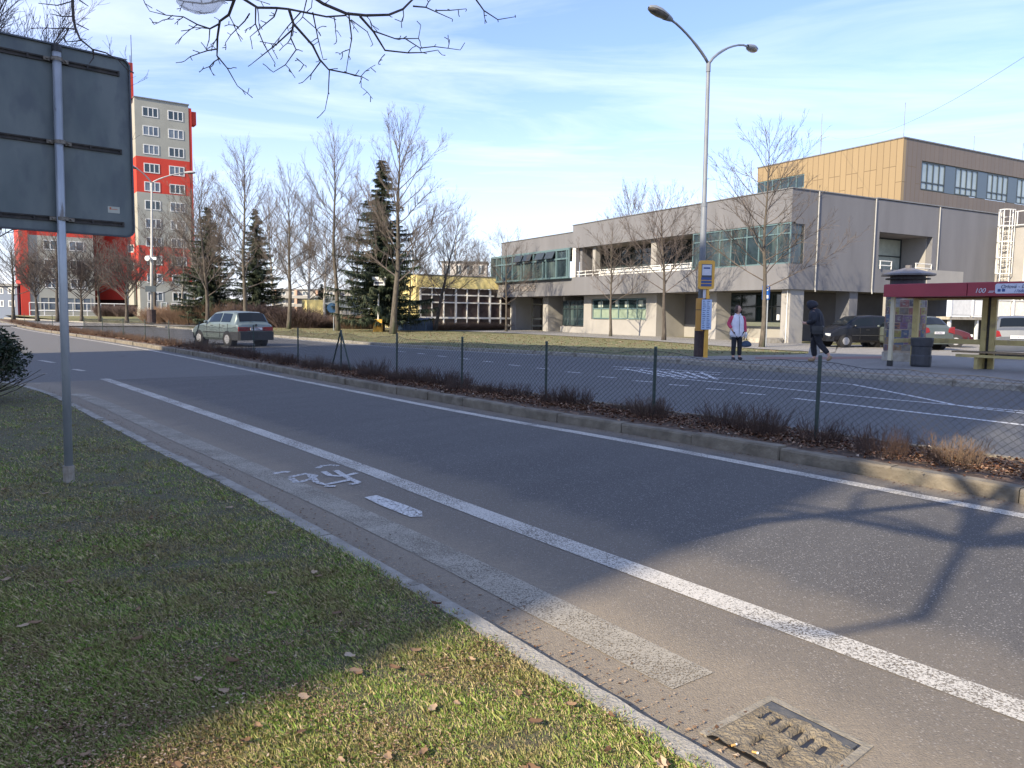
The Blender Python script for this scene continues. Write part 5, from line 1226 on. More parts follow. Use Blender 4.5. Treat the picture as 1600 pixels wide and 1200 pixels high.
# --- street lamps
def lamp(name, base, top, tipL, tipR, label, r=.09, r1=.055, sleeve=None, head=1.0, col_='lamp_grey'):
    o = empty(name, tuple(base), 0, label, 'street lamp', 'double armed street lamps'); B = Vector(base); T = Vector(top)
    b = MB(); m1 = B.lerp(T, .52); b.tube([B - Vector((0, 0, .1)), m1, m1 + Vector((0, 0, .1)), T - Vector((0, 0, .1)), T], [r * 1.1, r * .92, r * .72, r1, r1], 14); b.build('pole', col_, o, smooth=True)
    b = MB(); b.tube([T - Vector((0, 0, .25)), T + Vector((0, 0, .05))], r1 * 1.25, 12); b.build('collar', col_, o); b = MB(); b.tube([m1, m1 + Vector((0, 0, .12))], r * 1.0, 12); b.build('collar', col_, o)
    for tip in (tipL, tipR):
        E = Vector(tip); dd = E - T; hor = Vector((dd.x, dd.y, 0)); pts = [T]; ln = hor.length; hd = hor.normalized(); rise = dd.z
        for i in range(1, 9):
            t = i / 8; pts.append(T + hd * ln * (t ** 1.15) + Vector((0, 0, rise * (1 - (1 - t) ** 1.3))))
        b = MB(); b.tube(pts, [r1 * .8] * 4 + [r1 * .62] * 5, 10); b.build('arm', col_, o, smooth=True)
        d = (pts[-1] - pts[-2]).normalized(); d = Vector((d.x, d.y, d.z * .6)).normalized(); rt = d.cross(Vector((0, 0, 1))).normalized(); up = rt.cross(d)
        prof = [(-.06, .045, .05), (.02, .07, .075), (.16, .11, .095), (.36, .145, .12), (.54, .13, .11), (.66, .08, .07), (.70, .02, .02)]
        def ring(x, w_, h_, lo, hi, n=10): return [tuple(pts[-1] + d * x * head + rt * (w_ * head * math.cos(a)) + up * (h_ * head * math.sin(a) * (1 if math.sin(a) > 0 else .75))) for a in [lo + (hi - lo) * i / n for i in range(n + 1)]]
        b = MB(); V = []; 
        for x_, w_, h_ in prof: V += ring(x_, w_, h_, 0, PI)
        k = 11; F = [(i * k + j, i * k + j + 1, (i + 1) * k + j + 1, (i + 1) * k + j) for i in range(len(prof) - 1) for j in range(k - 1)]
        b.add(V, F); V2_ = []
        for x_, w_, h_ in prof[:3]: V2_ += ring(x_, w_ * .99, h_, PI, 2 * PI)
        b.add(V2_, [(i * k + j, i * k + j + 1, (i + 1) * k + j + 1, (i + 1) * k + j) for i in range(2) for j in range(k - 1)]); hd_ = b.build('lamp_head', col_, o, smooth=True)
        V = []; b = MB()
        for x_, w_, h_ in prof[2:]: V += ring(x_, w_ * .93, h_ * .9, PI, 2 * PI)
        b.add(V, [(i * k + j, i * k + j + 1, (i + 1) * k + j + 1, (i + 1) * k + j) for i in range(len(prof) - 3) for j in range(k - 1)]); b.build('lens', M['lens'], hd_, smooth=True)
    if sleeve:
        b = MB(); 
        for q, (r_, h_, m_) in enumerate(sleeve): b.tube([B, B + Vector((0, 0, h_))], r_, 12)
        b.build('base', 'postbrown', o)
    return o
M['lens'] = mat('lens', (.10, .09, .085), (.16, .15, .14), 8, .25)
M['postbrown'] = mat('postbrown', (.035, .022, .022), (.06, .035, .03), 8, .7)
LB = G(1093, 557, .08); LT = at(1107, 100, LB.y)
lo_ = lamp('street_lamp', LB, LT, at(1047, 30, 24.9), at(1169, 73, 29.6), 'tall grey double armed street lamp rising behind the yellow bus stop sign', r=.105, r1=.06, sleeve=[(.2, .95, 0)], head=1.35)
LB2 = at(237, 505, 62); LT2 = at(237, 286, 62)
l2 = lamp('street_lamp', LB2, LT2, at(214, 264, 60.6), at(289, 270, 63.5), 'pale double armed street lamp in front of the red and grey tower', r=.12, r1=.07, sleeve=[(.34, 1.1, 0)], head=1.2, col_='lampwhite') if M.setdefault('lampwhite', mat('lampwhite', (.48, .47, .44), (.40, .40, .38), 4, .5)) else None
b = MB(); q = at(236, 451, 61.7); b.box((q.x - .42, q.y - .06, q.z - .2), (q.x + .42, q.y - .02, q.z + .2)); b.box((q.x - .42, q.y - .1, q.z - .26), (q.x + .42, q.y - .06, q.z - .0)); b.build('name_plate', mat('plate_dark', (.02, .035, .05), rough=.5), l2)
b = MB(); q = at(233, 404, 61.7); b.tube([(q.x, q.y - .35, q.z), (q.x, q.y, q.z)], .2, 10); b.box((q.x + .1, q.y - .1, q.z - .1), (q.x + .6, q.y, q.z + .12)); b.build('speaker', 'white', l2)

# --- bus stop sign
BSY = LB.y - .45; bp = at(1101, 556, BSY); bp.z = .08
BS = empty('bus_stop_sign', tuple(bp), 0, 'yellow bus stop sign post with route board and posted timetable beside the tall lamp', 'bus stop sign')
def fbs(u, n, z): return (bp.x + u, bp.y - n, z)
q0 = at(1092, 407, BSY); q1 = at(1115, 452, BSY); U0_, U1_ = q0.x - bp.x, q1.x - bp.x; Zt, Zb = q0.z, q1.z
b = MB(); b.tube([fbs(0, 0, 0), fbs(.03, 0, Zb + .05)], .05, 10); b.build('pole', 'stopyellow', BS)
b = MB(); P = rrect(U0_, U1_, Zb, Zt, .07, 4); b.prism(P, -.06, .06, lambda u, z, n: fbs(u, n, z)); b.build('sign_head', 'stopyellow', BS)
w_ = U1_ - U0_; uc = (U0_ + U1_) / 2
b = MB(); b.box((U0_ + .09, .0605, Zb + .30), (U1_ - .09, .068, Zt - .12), fbs); b.build('route_board', mat('board_dark', (.03, .04, .07), rough=.4), BS)
M['paper'] = mat('paper', (.55, .56, .62), (.50, .52, .58), 6, .6); M['blueink'] = mat('blueink', (.04, .08, .22), rough=.6); M['sky_paper'] = mat('skypaper', (.38, .50, .68), (.48, .56, .68), 9, .6)
b = MB(); b.box((U0_ + .105, .0685, Zb + .45), (U1_ - .105, .071, Zt - .14), fbs); pb_ = b.build('route_sheet', 'paper', BS)
b = MB(); b.box((U0_ + .15, .0713, Zb + .66), (U1_ - .15, .073, Zb + .71), fbs)
b.build('print', 'blueink', pb_)
b = MB()
for k in range(3): b.box((U0_ + .08, .0605, Zb + .09 + k * .105), (U1_ - .09, .069, Zb + .17 + k * .105), fbs)
b.build('line_plates', 'blueink', BS)
b = MB(); b.box((-.12, -.02, Zb - .3), (-.0 - .03, .0, Zb), fbs); b.build('notice', 'paper', BS)
qa = at(1089, 466, BSY); qb = at(1098, 517, BSY)
b = MB(); b.box((qa.x - bp.x, -.12, qb.z), (qb.x - bp.x, .05, qa.z), fbs); b.build('ticket_box', mat('ochre_box', (.42, .20, .03), (.48, .24, .04), 4, .5), BS)
b = MB(); b.box((qa.x - bp.x - .01, -.125, qb.z + .45 * (qa.z - qb.z) + .2), (qb.x - bp.x, .055, qb.z + .45 * (qa.z - qb.z) + .22), fbs); b.build('seam', 'black', BS)
qa = at(1097, 468, BSY - .1); qb = at(1111, 515, BSY - .1)
b = MB(); b.box((qa.x - bp.x, .08, qb.z), (qb.x - bp.x, .10, qa.z), fbs); tb = b.build('timetable', 'sky_paper', BS)
b = MB()
for k in range(16):
    z = qb.z + .05 + k * .062
    for u in (.03, .17): b.box((qa.x - bp.x + u, .1005, z), (qa.x - bp.x + u + rn.uniform(.06, .11), .102, z + .022), fbs)
b.build('print', 'blueink', tb)
b = MB(); b.box((-.02, .0, 0), (.08, .07, Zb - .2), fbs); b.build('post_cover', 'stopyellow', BS)

# --- parking sign
pp_ = at(1197, 543, 35.9); PK = empty('parking_sign', (pp_.x, 35.9, .05), 0, 'blue parking sign on a thin pole partly hidden by the bare tree trunk', 'road sign')
b = MB(); b.tube([(pp_.x, 35.95, 0), (pp_.x, 35.95, 2.95)], .03, 8); b.build('pole', 'steel', PK)
qa = at(1191.5, 446, 35.9); qb = at(1202.5, 468, 35.9); M['signblue'] = mat('signblue', (.02, .12, .42), rough=.4)
b = MB(); b.box((qa.x, 35.88, qb.z), (qb.x, 35.91, qa.z)); pl_ = b.build('panel', 'signblue', PK)
text('P', .42, (qa.x + .09, 35.87, qb.z + .28), (1, 0, 0), (0, 0, 1), 'white', pl_, .003, 'letter'); b = MB(); b.box((qa.x + .05, 35.873, qb.z + .05), (qb.x - .05, 35.878, qb.z + .2)); b.build('sub_panel', 'white', pl_)

# --- bus shelter
o0 = Vector((10.79, 22.0, .08)); es = Vector((.625, -.78, 0)); en = Vector((.78, .625, 0))
def fsh(u, n, z): return tuple(o0 + es * u + en * n + Vector((0, 0, z - .06)))
SHL = empty('bus_shelter', tuple(o0), 0, 'bus shelter with a maroon roof edge, yellow metal frame and wooden bench', 'bus shelter')
b = MB(); b.box((-.12, -.28, 2.02), (2.05, -.22, 2.36), fsh); b.box((2.07, -.28, 2.02), (6.6, -.22, 2.36), fsh); b.box((-.12, -.22, 2.02), (-.06, 1.55, 2.36), fsh); b.box((-.12, 1.5, 2.02), (6.6, 1.56, 2.36), fsh)
b.build('roof_fascia', 'redshelter', SHL)
b = MB(); b.prism([(-.27, 2.34), (-.22, 2.375), (1.5, 2.385), (1.54, 2.34)], -.1, 6.6, lambda n, z, u: fsh(u, n, z)); b.box((-.05, -.2, 2.05), (6.6, 1.5, 2.1), fsh); b.build('roof', 'redshelter', SHL)
b = MB(); b.box((-.02, -.04, .22), (.08, .06, 2.02), fsh); b.build('post', mat('cream_post', (.52, .47, .33), (.46, .42, .30), 5, .6), SHL, label='cream front corner post')
b = MB(); b.box((-.03, -.05, 0), (.09, .07, .22), fsh); b.build('post_foot', 'black', SHL)
for u in (0.0, 1.86, 2.08, 4.2): 
    b = MB(); b.box((u, 1.33, 0), (u + (.14 if u else .16), 1.43, 2.02), fsh); b.build('post', 'shelteryellow', SHL)
b = MB(); b.box((2.005, 1.36, 0), (2.075, 1.42, 2.02), fsh); b.build('post_joint', 'darkmetal', SHL)
for ua, ub in ((.17, 1.85), (2.23, 4.19), (4.35, 6.5)):
    b = MB(); b.box((ua, 1.34, .72), (ub, 1.42, .86), fsh); b.build('rail', 'shelteryellow', SHL)
    b = MB(); b.box((ua, 1.35, 1.96), (ub, 1.41, 2.02), fsh); b.build('rail', 'shelteryellow', SHL)
b = MB(); b.box((.01, .07, .72), (.06, 1.33, .84), fsh); b.build('rail', 'shelteryellow', SHL)
for v in (.09, 1.2):
    pass
for zz, n0 in ((.50, .80), (.50, .98), (.50, 1.16)):
    b = MB(); b.box((1.35, n0, zz), (6.4, n0 + .14, zz + .045), fsh); b.build('bench_slat', 'wood', SHL)
b = MB(); b.box((1.45, .82, .38), (6.4, .90, .455), fsh); b.build('bench_beam', 'shelteryellow', SHL)
for u in (1.9, 4.1):
    b = MB(); b.box((u, .9, .05), (u + .08, 1.3, .45), fsh); b.build('bench_leg', 'shelteryellow', SHL)
# name board and logo on the fascia
b = MB(); P = rrect(2.72, 4.05, 2.075, 2.325, .05, 4); b.prism(P, -.295, -.282, lambda u, z, n: fsh(u, n, z)); nb_ = b.build('name_board', mat('nameboard', (.50, .52, .62), (.46, .50, .60), 4, .5), SHL)
M['ink'] = mat('ink', (.03, .03, .07), rough=.6)
text('Orlová - Lutyně', .125, fsh(2.84, -.299, 2.205), es, (0, 0, 1), 'ink', nb_, .002, 'lettering', shear=.3); text('17680 608.11', .10, fsh(3.14, -.299, 2.10), es, (0, 0, 1), 'blueink', nb_, .002, 'lettering', shear=.3)
b = MB()
for k in range(2): b.box((2.78 + k * .1, -.298, 2.12), (2.85 + k * .1, -.296, 2.19), fsh)
b.build('pictogram', 'blueink', nb_)
text('100', .17, fsh(2.24, -.289, 2.10), es, (0, 0, 1), 'paper', SHL, .002, 'lettering', shear=.25); b = MB(); b.box((2.58, -.289, 2.13), (2.70, -.285, 2.145), fsh); b.box((2.56, -.289, 2.10), (2.68, -.285, 2.112), fsh); b.build('lettering', 'paper', SHL)
# glass of the back wall, scratched film
# --- litter bin
tb_ = o0 + es * .62 + en * .62; BN = empty('litter_bin', tuple(tb_), 0, 'dark grey plastic litter bin standing in the bus shelter', 'litter bin')
b = MB(); nn = 18
prof = [(.0, .25), (.06, .27), (.3, .272), (.34, .255), (.56, .262), (.60, .285), (.78, .30), (.82, .29), (.80, .26)]
V = []
for z, r_ in prof: V += [(tb_.x + r_ * math.cos(2 * PI * i / nn), tb_.y + r_ * math.sin(2 * PI * i / nn), tb_.z + z) for i in range(nn)]
b.add(V, [(i * nn + j, i * nn + (j + 1) % nn, (i + 1) * nn + (j + 1) % nn, (i + 1) * nn + j) for i in range(len(prof) - 1) for j in range(nn)]); b.build('bin_body', mat('binplastic', (.035, .038, .045), (.05, .052, .06), 6, .6), BN)
b = MB(); b.cyl((tb_.x, tb_.y, tb_.z + .78), .262, .01, 18); b.build('liner', 'black', BN)
# --- poster column
pc = at(1411, 566, 25.0); pc.z = .08; PC = empty('advertising_column', tuple(pc), 0, 'round advertising column plastered with posters under a dark octagonal cap', 'advertising column')
zt_ = at(1411, 431, 25).z; Rr = .60
b = MB(); b.cyl((pc.x, pc.y, .0), Rr + .04, .35, 28); b.build('base', 'concrete', PC)
b = MB(); b.cyl((pc.x, pc.y, .35), Rr, zt_ - .35 - .3, 32); b.build('drum', mat('drum', (.30, .24, .18), (.42, .36, .28), 5, .8), PC, smooth=False)
b = MB(); b.cyl((pc.x, pc.y, zt_ - .3), Rr * .86, .3, 28); b.build('neck', mat('neck', (.03, .02, .03), rough=.6), PC)
b = MB(); b.tube([(pc.x, pc.y, zt_), (pc.x, pc.y, zt_ + .05), (pc.x, pc.y, zt_ + .26)], [.84, .84, .10], 8); b.tube([(pc.x, pc.y, zt_ + .24), (pc.x, pc.y, zt_ + .34)], .1, 8); b.build('cap', mat('capm', (.09, .085, .09), (.14, .13, .13), 6, .5), PC)
b = MB(); b.tube([(pc.x, pc.y, zt_ - .12), (pc.x, pc.y, zt_ - .08)], .66, 20); b.build('cornice', 'darkmetal', PC)
rp_ = random.Random(21); cols = [(.45, .10, .07), (.50, .30, .10), (.40, .36, .30), (.20, .09, .14), (.10, .16, .30), (.55, .50, .42), (.28, .20, .12), (.52, .16, .06), (.07, .06, .09), (.55, .46, .05), (.30, .14, .30), (.45, .42, .40)]
pm = [mat('poster%d' % i, tuple(v * .42 + .07 for v in c), tuple(v * .3 + .04 for v in c), 9, .7, c3=(.25, .2, .16), s3=5, lo3=.6, hi3=.62) for i, c in enumerate(cols)]
cells = []
zrow = [.40, .60, .84, 1.08, 1.30, 1.56, 1.80, 2.05, 2.38]
for ri in range(8):
    a = R(-215)
    while a < R(25):
        da = R(rp_.uniform(11, 27)); hh = (zrow[ri + 1] - zrow[ri]) * rp_.uniform(.82, 1.0); z = zrow[ri] + rp_.uniform(0, .03); m_ = pm[rp_.randrange(len(pm))]
        if ri == 7 and rp_.random() < .8: m_ = pm[9] if a > R(-150) else pm[8]
        r_ = Rr + .004 + rp_.uniform(0, .004); k = 6; V = []
        for i in range(k + 1):
            t = a + (da - R(1)) * i / k; V += [(pc.x + r_ * math.cos(t), pc.y + r_ * math.sin(t), z), (pc.x + r_ * math.cos(t), pc.y + r_ * math.sin(t), z + hh)]
        b = MB(); b.add(V, [(2 * i, 2 * i + 2, 2 * i + 3, 2 * i + 1) for i in range(k)]); po = b.build('poster', m_, PC)
        # printed blocks on the sheet
        b = MB(); r2 = r_ + .002
        for q in range(rp_.randint(2, 5)):
            zz = z + hh * rp_.uniform(.08, .85); aa = a + da * rp_.uniform(.08, .4); bb_ = aa + da * rp_.uniform(.25, .5); h2 = hh * rp_.choice((.05, .08, .2)); V = []
            zz = min(zz, z + hh - h2 - .01)
            for i in range(4): t = aa + (bb_ - aa) * i / 3; V += [(pc.x + r2 * math.cos(t), pc.y + r2 * math.sin(t), zz), (pc.x + r2 * math.cos(t), pc.y + r2 * math.sin(t), zz + h2)]
            b.add(V, [(2 * i, 2 * i + 2, 2 * i + 3, 2 * i + 1) for i in range(3)])
        b.build('print', pm[rp_.choice((5, 8, 0, 9, 2, 4))], po)
        a += da
# pole-mounted yellow box, corrugated tank, round sign
q = at(591, 511, 56.5); YBX = empty('information_post', (q.x, 56.5, .05), 0, 'white post with a lettered white box on top and orange litter box at its foot', 'sign post')
b = MB(); b.box((q.x - .34, 56.3, 0), (q.x + .3, 56.8, .95)); b.build('box', 'stopyellow', YBX)
b = MB(); b.tube([(q.x, 56.5, .9), (q.x + .03, 56.5, 2.8)], .06, 8); b.build('pole', 'white', YBX)
q2 = at(593, 440, 56.5); b = MB(); b.box((q2.x - .42, 56.3, q2.z - .28), (q2.x + .42, 56.6, q2.z + .10)); b.box((q2.x - .5, 56.25, q2.z + .13), (q2.x + .5, 56.65, q2.z + .33)); hb_ = b.build('sign_box', 'white', YBX)
b = MB(); b.box((q2.x - .3, 56.295, q2.z - .16), (q2.x + .3, 56.299, q2.z - .04)); b.build('print', 'ink', hb_)
qa = at(627, 512, 63); qb = at(672, 513, 62.2); CT = empty('corrugated_tank', (qa.x, qa.y, .05), 0, 'dark blue corrugated half round metal tank lying beside the path', 'tank')
ax_ = (qb - qa); ax_.z = 0; Lc = ax_.length; ax_.normalize(); ay_ = Vector((-ax_.y, ax_.x, 0)); V = []; K_ = 14; n = 56
for i in range(n + 1):
    rr_ = .56 + .035 * math.sin(i * PI / 2); c = Vector((qa.x, qa.y, 0)) + ax_ * Lc * i / n
    for j in range(K_ + 1): t = PI * j / K_; V.append(tuple(c + ay_ * rr_ * math.cos(t) + Vector((0, 0, .5 + rr_ * math.sin(t)))) if 0 < j < K_ else tuple(c + ay_ * rr_ * (1 if j == 0 else -1)))
b = MB(); b.add(V, [(i * (K_ + 1) + j, (i + 1) * (K_ + 1) + j, (i + 1) * (K_ + 1) + j + 1, i * (K_ + 1) + j + 1) for i in range(n) for j in range(K_)] + [tuple(range(K_ + 1)), tuple(n * (K_ + 1) + j for j in range(K_ + 1))])
b.build('shell', mat('tankblue', (.035, .06, .11), (.05, .08, .13), 5, .4, metallic=.3), CT)
q = at(519, 481, 58.5); RS = empty('round_sign', (q.x, 58.5, .05), 0, 'round blue traffic sign on a pole next to the tall slender tree', 'road sign')
b = MB(); b.tube([(q.x + .1, 58.55, 0), (q.x + .1, 58.55, q.z + .45)], .035, 8); b.build('pole', 'steel', RS)
b = MB(); b.tube([(q.x, 58.5, q.z), (q.x + .01, 58.46, q.z)], .38, 20); b.build('disc', mat('discblue', (.03, .08, .17), rough=.4), RS)

# --- storm drain with caked mud
def gd(x, y, z=.004): g_ = G(x, y); return (g_.x, g_.y, z)
SDc = G(1220, 1150); SDN = empty('storm_drain', (SDc.x, SDc.y, 0), 0, 'storm drain grate clogged with mud beside the lawn kerb', 'drain')
cA, cB, cC, cD = [G(*p) for p in ((1206, 1097), (1346, 1167), (1262, 1235), (1104, 1152))]
def q4(s, t): return cA.lerp(cB, s).lerp(cD.lerp(cC, s), t)
b = MB()
def slab(b, s0_, s1_, t0_, t1_, z0, z1):
    P = [q4(s0_, t0_), q4(s1_, t0_), q4(s1_, t1_), q4(s0_, t1_)]; b.add([(p.x, p.y, z0) for p in P] + [(p.x, p.y, z1) for p in P], [(0, 1, 2, 3), (4, 5, 6, 7), (0, 1, 5, 4), (1, 2, 6, 5), (2, 3, 7, 6), (3, 0, 4, 7)])
for a_ in ((-.08, 1.08, -.08, 0), (-.08, 0, 0, 1.0), (1, 1.08, 0, 1.0)): slab(b, a_[0], a_[1], a_[2], a_[3], .0, .006)
b.build('frame', mat('drainconc', (.17, .15, .115), (.27, .24, .19), 18, .95, bump=.5, bscale=80), SDN)
b = MB(); slab(b, 0, 1, 0, 1, -.01, .0045); b.build('slot_shade', 'black', SDN)  # black slab seen through the mud dips, painting the dark of the openings
b = MB(); slab(b, .02, .98, .04, .17, .0, .010); b.build('grate_bar', mat('castiron', (.055, .058, .062), (.10, .095, .085), 25, .7, bump=.3, bscale=80), SDN)
b = MB(); nn = 46; V = []; rm = random.Random(8)
import mathutils.noise as mn
for i in range(nn + 1):
    for j in range(nn + 1):
        s_, t_ = i / nn, .14 + .86 * j / nn; p = q4(s_, t_); hgt_ = .009 + .009 * (mn.noise((p.x * 9, p.y * 9, 0)) + .5) + .008 * mn.noise((p.x * 34, p.y * 34, 3)) + .003 * mn.noise((p.x * 90, p.y * 90, 3))
        for (a0, b0, wd_) in ((.14, .30, .03), (.27, .33, .035), (.40, .36, .04), (.53, .36, .045), (.66, .38, .04), (.80, .40, .035), (.62, .72, .03), (.36, .74, .025)):
            dd_ = abs(s_ - a0 - .06 * (t_ - b0)) / wd_ + max(0, abs(t_ - b0) - .10) / .03
            if dd_ < 1: hgt_ -= .026 * (1 - dd_)
        ed = min(s_, 1 - s_) / .05; hgt_ = .003 + (hgt_ - .003) * min(1, ed); V.append((p.x, p.y, hgt_ + .002))
b.add(V, [(i * (nn + 1) + j, (i + 1) * (nn + 1) + j, (i + 1) * (nn + 1) + j + 1, i * (nn + 1) + j + 1) for i in range(nn) for j in range(nn)])
b.build('mud', mat('mud', (.15, .122, .083), (.235, .197, .14), 14, 1, bump=1, bscale=90, detail=10), SDN)
for px, py, an_ in ((1147, 1174, .4), (1180, 1186, -.5)):
    p = G(px, py); ce = empty('cigarette_butt', (p.x, p.y, .022), an_, 'cigarette butt with an orange filter, ' + ('nearer the lawn kerb' if px < 1160 else 'further from the lawn kerb') + ', on the drain mud', 'cigarette butt', 'cigarette butts')
    b = MB(); b.tube([(-.011, 0, 0), (.004, 0, 0)], .0036, 8); b.build('filter', mat('filter', (.55, .32, .10), rough=.8), ce, world=False)
    b = MB(); b.tube([(.004, 0, 0), (.010, 0, .001)], .0034, 8); b.build('paper', 'white', ce, world=False)
# plastic bag caught in the branches
b = MB(); c = at(312, 2, 4.75); V = []; n_, m_2 = 26, 14
for i in range(m_2 + 1):
    for j in range(n_):
        t = PI * i / m_2; f_ = 2 * PI * j / n_; r_ = .125 * (1 + .22 * mn.noise((math.cos(f_) * 2.2, math.sin(f_) * 2.2, t * 2)) + .08 * mn.noise((f_ * 3, t * 6, 2)))
        V.append((c.x + r_ * math.sin(t) * math.cos(f_) * 1.15, c.y + r_ * math.sin(t) * math.sin(f_) * .8, c.z + .03 + r_ * .75 * math.cos(t)))
b.add(V, [(i * n_ + j, (i + 1) * n_ + j, (i + 1) * n_ + (j + 1) % n_, i * n_ + (j + 1) % n_) for i in range(m_2) for j in range(n_)])
mb_ = bpy.data.materials.new('thin_plastic'); mb_.use_nodes = True; pb2 = mb_.node_tree.nodes['Principled BSDF']; pb2.inputs['Base Color'].default_value = (.75, .74, .76, 1); pb2.inputs['Roughness'].default_value = .25; pb2.inputs['Alpha'].default_value = .42
tag(b.build('plastic_bag', mb_, smooth=True), 'thin translucent plastic bag caught in the overhanging branch', 'plastic bag')

# ================================================================== CARS
def interp(st, x):
    for a, b_ in zip(st, st[1:]):
        if a[0] <= x <= b_[0]: t = (x - a[0]) / (b_[0] - a[0]); return [p + (q - p) * t for p, q in zip(a, b_)]
    return list(st[0] if x < st[0][0] else st[-1])
HATCH = [(0, .34, .66, .70, .70, .60), (.04, .28, .84, .88, .78, .66), (.16, .26, .89, .96, .80, .66), (.40, .24, .92, 1.33, .81, .59), (.62, .24, .93, 1.385, .81, .58), (1.5, .24, .93, 1.41, .81, .56), (2.05, .24, .92, 1.37, .81, .56), (2.72, .24, .90, .955, .80, .66), (3.3, .25, .80, .84, .78, .64), (3.66, .28, .66, .70, .74, .60), (3.8, .36, .50, .54, .68, .55)]
ROUND = [(0, .36, .70, .74, .70, .58), (.05, .27, .92, .97, .82, .66), (.18, .25, .97, 1.08, .84, .64), (.55, .23, .99, 1.40, .85, .56), (.9, .22, .99, 1.48, .85, .55), (1.6, .22, .98, 1.50, .85, .55), (2.3, .22, .96, 1.44, .85, .55), (3.05, .23, .92, 1.0, .84, .64), (3.5, .25, .84, .88, .80, .60), (3.85, .30, .66, .70, .74, .55), (3.95, .38, .5, .54, .62, .5)]
WAGON = [(0, .36, .72, .76, .74, .62), (.04, .27, .93, .98, .84, .68), (.14, .25, .97, 1.06, .86, .64), (.36, .23, .99, 1.40, .87, .60), (.6, .22, .99, 1.47, .87, .59), (1.9, .22, .97, 1.50, .87, .59), (2.6, .22, .95, 1.43, .87, .58), (3.4, .23, .91, .98, .86, .68), (4.1, .26, .80, .84, .80, .62), (4.5, .32, .62, .66, .72, .55), (4.6, .4, .5, .54, .62, .5)]
def make_car(name, label, loc, heading, st, paint, wr=.285, wheels=(.78, 3.05), win=None, tail='wide', plate='', tailcol=None, dark_bumper=True, rimm='rim', spare=None):
    L = st[-1][0]; c = empty(name, loc, math.atan2(heading[1], heading[0]), label, 'car')
    X = lambda x: x - L / 2
    xs = sorted(set([s_[0] for s_ in st] + [L * i / 26 for i in range(27)])); V = []; rings = []
    def sec(x):
        _, zb, zbe, zt, w_, wt = interp(st, x)
        return [(0, zb), (w_ * .86, zb), (w_ * .97, zb + .10), (w_, zb + (zbe - zb) * .5), (w_ * .985, zbe - .05), (w_ * .955, zbe), (wt + .02, zt - .035), (wt * .86, zt), (0, zt + .02)]
    for x in xs:
        s_ = sec(x); r_ = [(X(x), y, z) for y, z in s_] + [(X(x), -y, z) for y, z in s_[-2:0:-1]]; V += r_
    k = len(r_); F = [(i * k + j, i * k + (j + 1) % k, (i + 1) * k + (j + 1) % k, (i + 1) * k + j) for i in range(len(xs) - 1) for j in range(k)] + [tuple(range(k))[::-1], tuple((len(xs) - 1) * k + j for j in range(k))]
    b = MB(); b.add(V, F); body = b.build('body', paint, c, world=False, smooth=False)
    def side(x, f, s_):      # point on the greenhouse side, f=0 belt .. 1 roof
        q = sec(x); a, d = q[5], q[6]; return (X(x), s_ * (a[0] + (d[0] - a[0]) * f + .007), a[1] + (d[1] - a[1]) * f)
    wins = win or [(.62, 1.32, .1, .9), (1.40, 2.28, .1, .9)]
    zt_at = lambda x: interp(st, x)[3]; roof = max(s_[3] for s_ in st)
    for s_ in (1, -1):
        for x0, x1, f0, f1 in wins:
            b = MB(); n = 8; V = []
            for i in range(n + 1):
                x = x0 + (x1 - x0) * i / n; V += [side(x, f0, s_), side(x, f1, s_)]
            b.add(V, [(2 * i, 2 * i + 2, 2 * i + 3, 2 * i + 1) for i in range(n)]); b.build('side_window', 'carglass', c, world=False)
    # rear window and windscreen lie on the sloping part of the top surface
    def top_patch(x0, x1, nm, wf=.93):
        b = MB(); n = 6; V = []
        for i in range(n + 1):
            x = x0 + (x1 - x0) * i / n; _, zb, zbe, zt, w_, wt = interp(st, x); dz = .012
            for y in (-1, -.86, -.4, 0, .4, .86, 1): V.append((X(x) + (-.012 if nm == 'rear_window' else .012), (wt * y * wf), zt + dz + .02 * (1 - abs(y)) * .9 - (.02 if abs(y) == 1 else 0)))
        b.add(V, [(i * 7 + j, (i + 1) * 7 + j, (i + 1) * 7 + j + 1, i * 7 + j + 1) for i in range(n) for j in range(6)]); return b.build(nm, 'carglass', c, world=False)
    xr = [s_[0] for s_ in st]; top_patch(xr[2] + .03, xr[3] + .02, 'rear_window'); top_patch(xr[-5] + .05 if len(st) > 10 else 2.1, xr[-4] - .04, 'windscreen')
    for s_ in (1, -1):
        for xw in wheels:
            yw = interp(st, xw)[4]
            b = MB(); b.tube([(X(xw), s_ * (yw - .25), wr), (X(xw), s_ * (yw + .006), wr)], wr + .06, 22); b.build('wheel_arch', 'black', c, world=False)
            b = MB(); b.tube([(X(xw), s_ * (yw - .17), wr), (X(xw), s_ * (yw + .0), wr), (X(xw), s_ * (yw + .02), wr)], [wr, wr, wr * .95], 22); wh = b.build('wheel', 'rubber', c, world=False)
            b = MB(); b.tube([(X(xw), s_ * (yw + .016), wr), (X(xw), s_ * (yw + .026), wr)], [wr * .66, wr * .60], 18)
            for q in range(7): a_ = q * 2 * PI / 7; b.tube([(X(xw) + .4 * wr * math.cos(a_), s_ * (yw + .026), wr + .4 * wr * math.sin(a_)), (X(xw) + .4 * wr * math.cos(a_), s_ * (yw + .030), wr + .4 * wr * math.sin(a_))], wr * .1, 6)
            b.build('rim', rimm, wh, world=False)
    w0 = interp(st, .05)[4]
    # bumpers
    b = MB(); zb = .26
    b.prism([(-.07, -w0 * .92), (-.07, w0 * .92), (.0, w0 + .02), (.55, w0 + .035), (.55, w0 - .03), (.02, w0 - .05), (.02, -w0 + .05), (.55, -w0 + .03), (.55, -w0 - .035), (0, -w0 - .02)], zb, .60 if dark_bumper else .56, lambda x, y, z: (X(x), y, z))
    b.build('rear_bumper', 'black_plastic' if dark_bumper else paint, c, world=False)
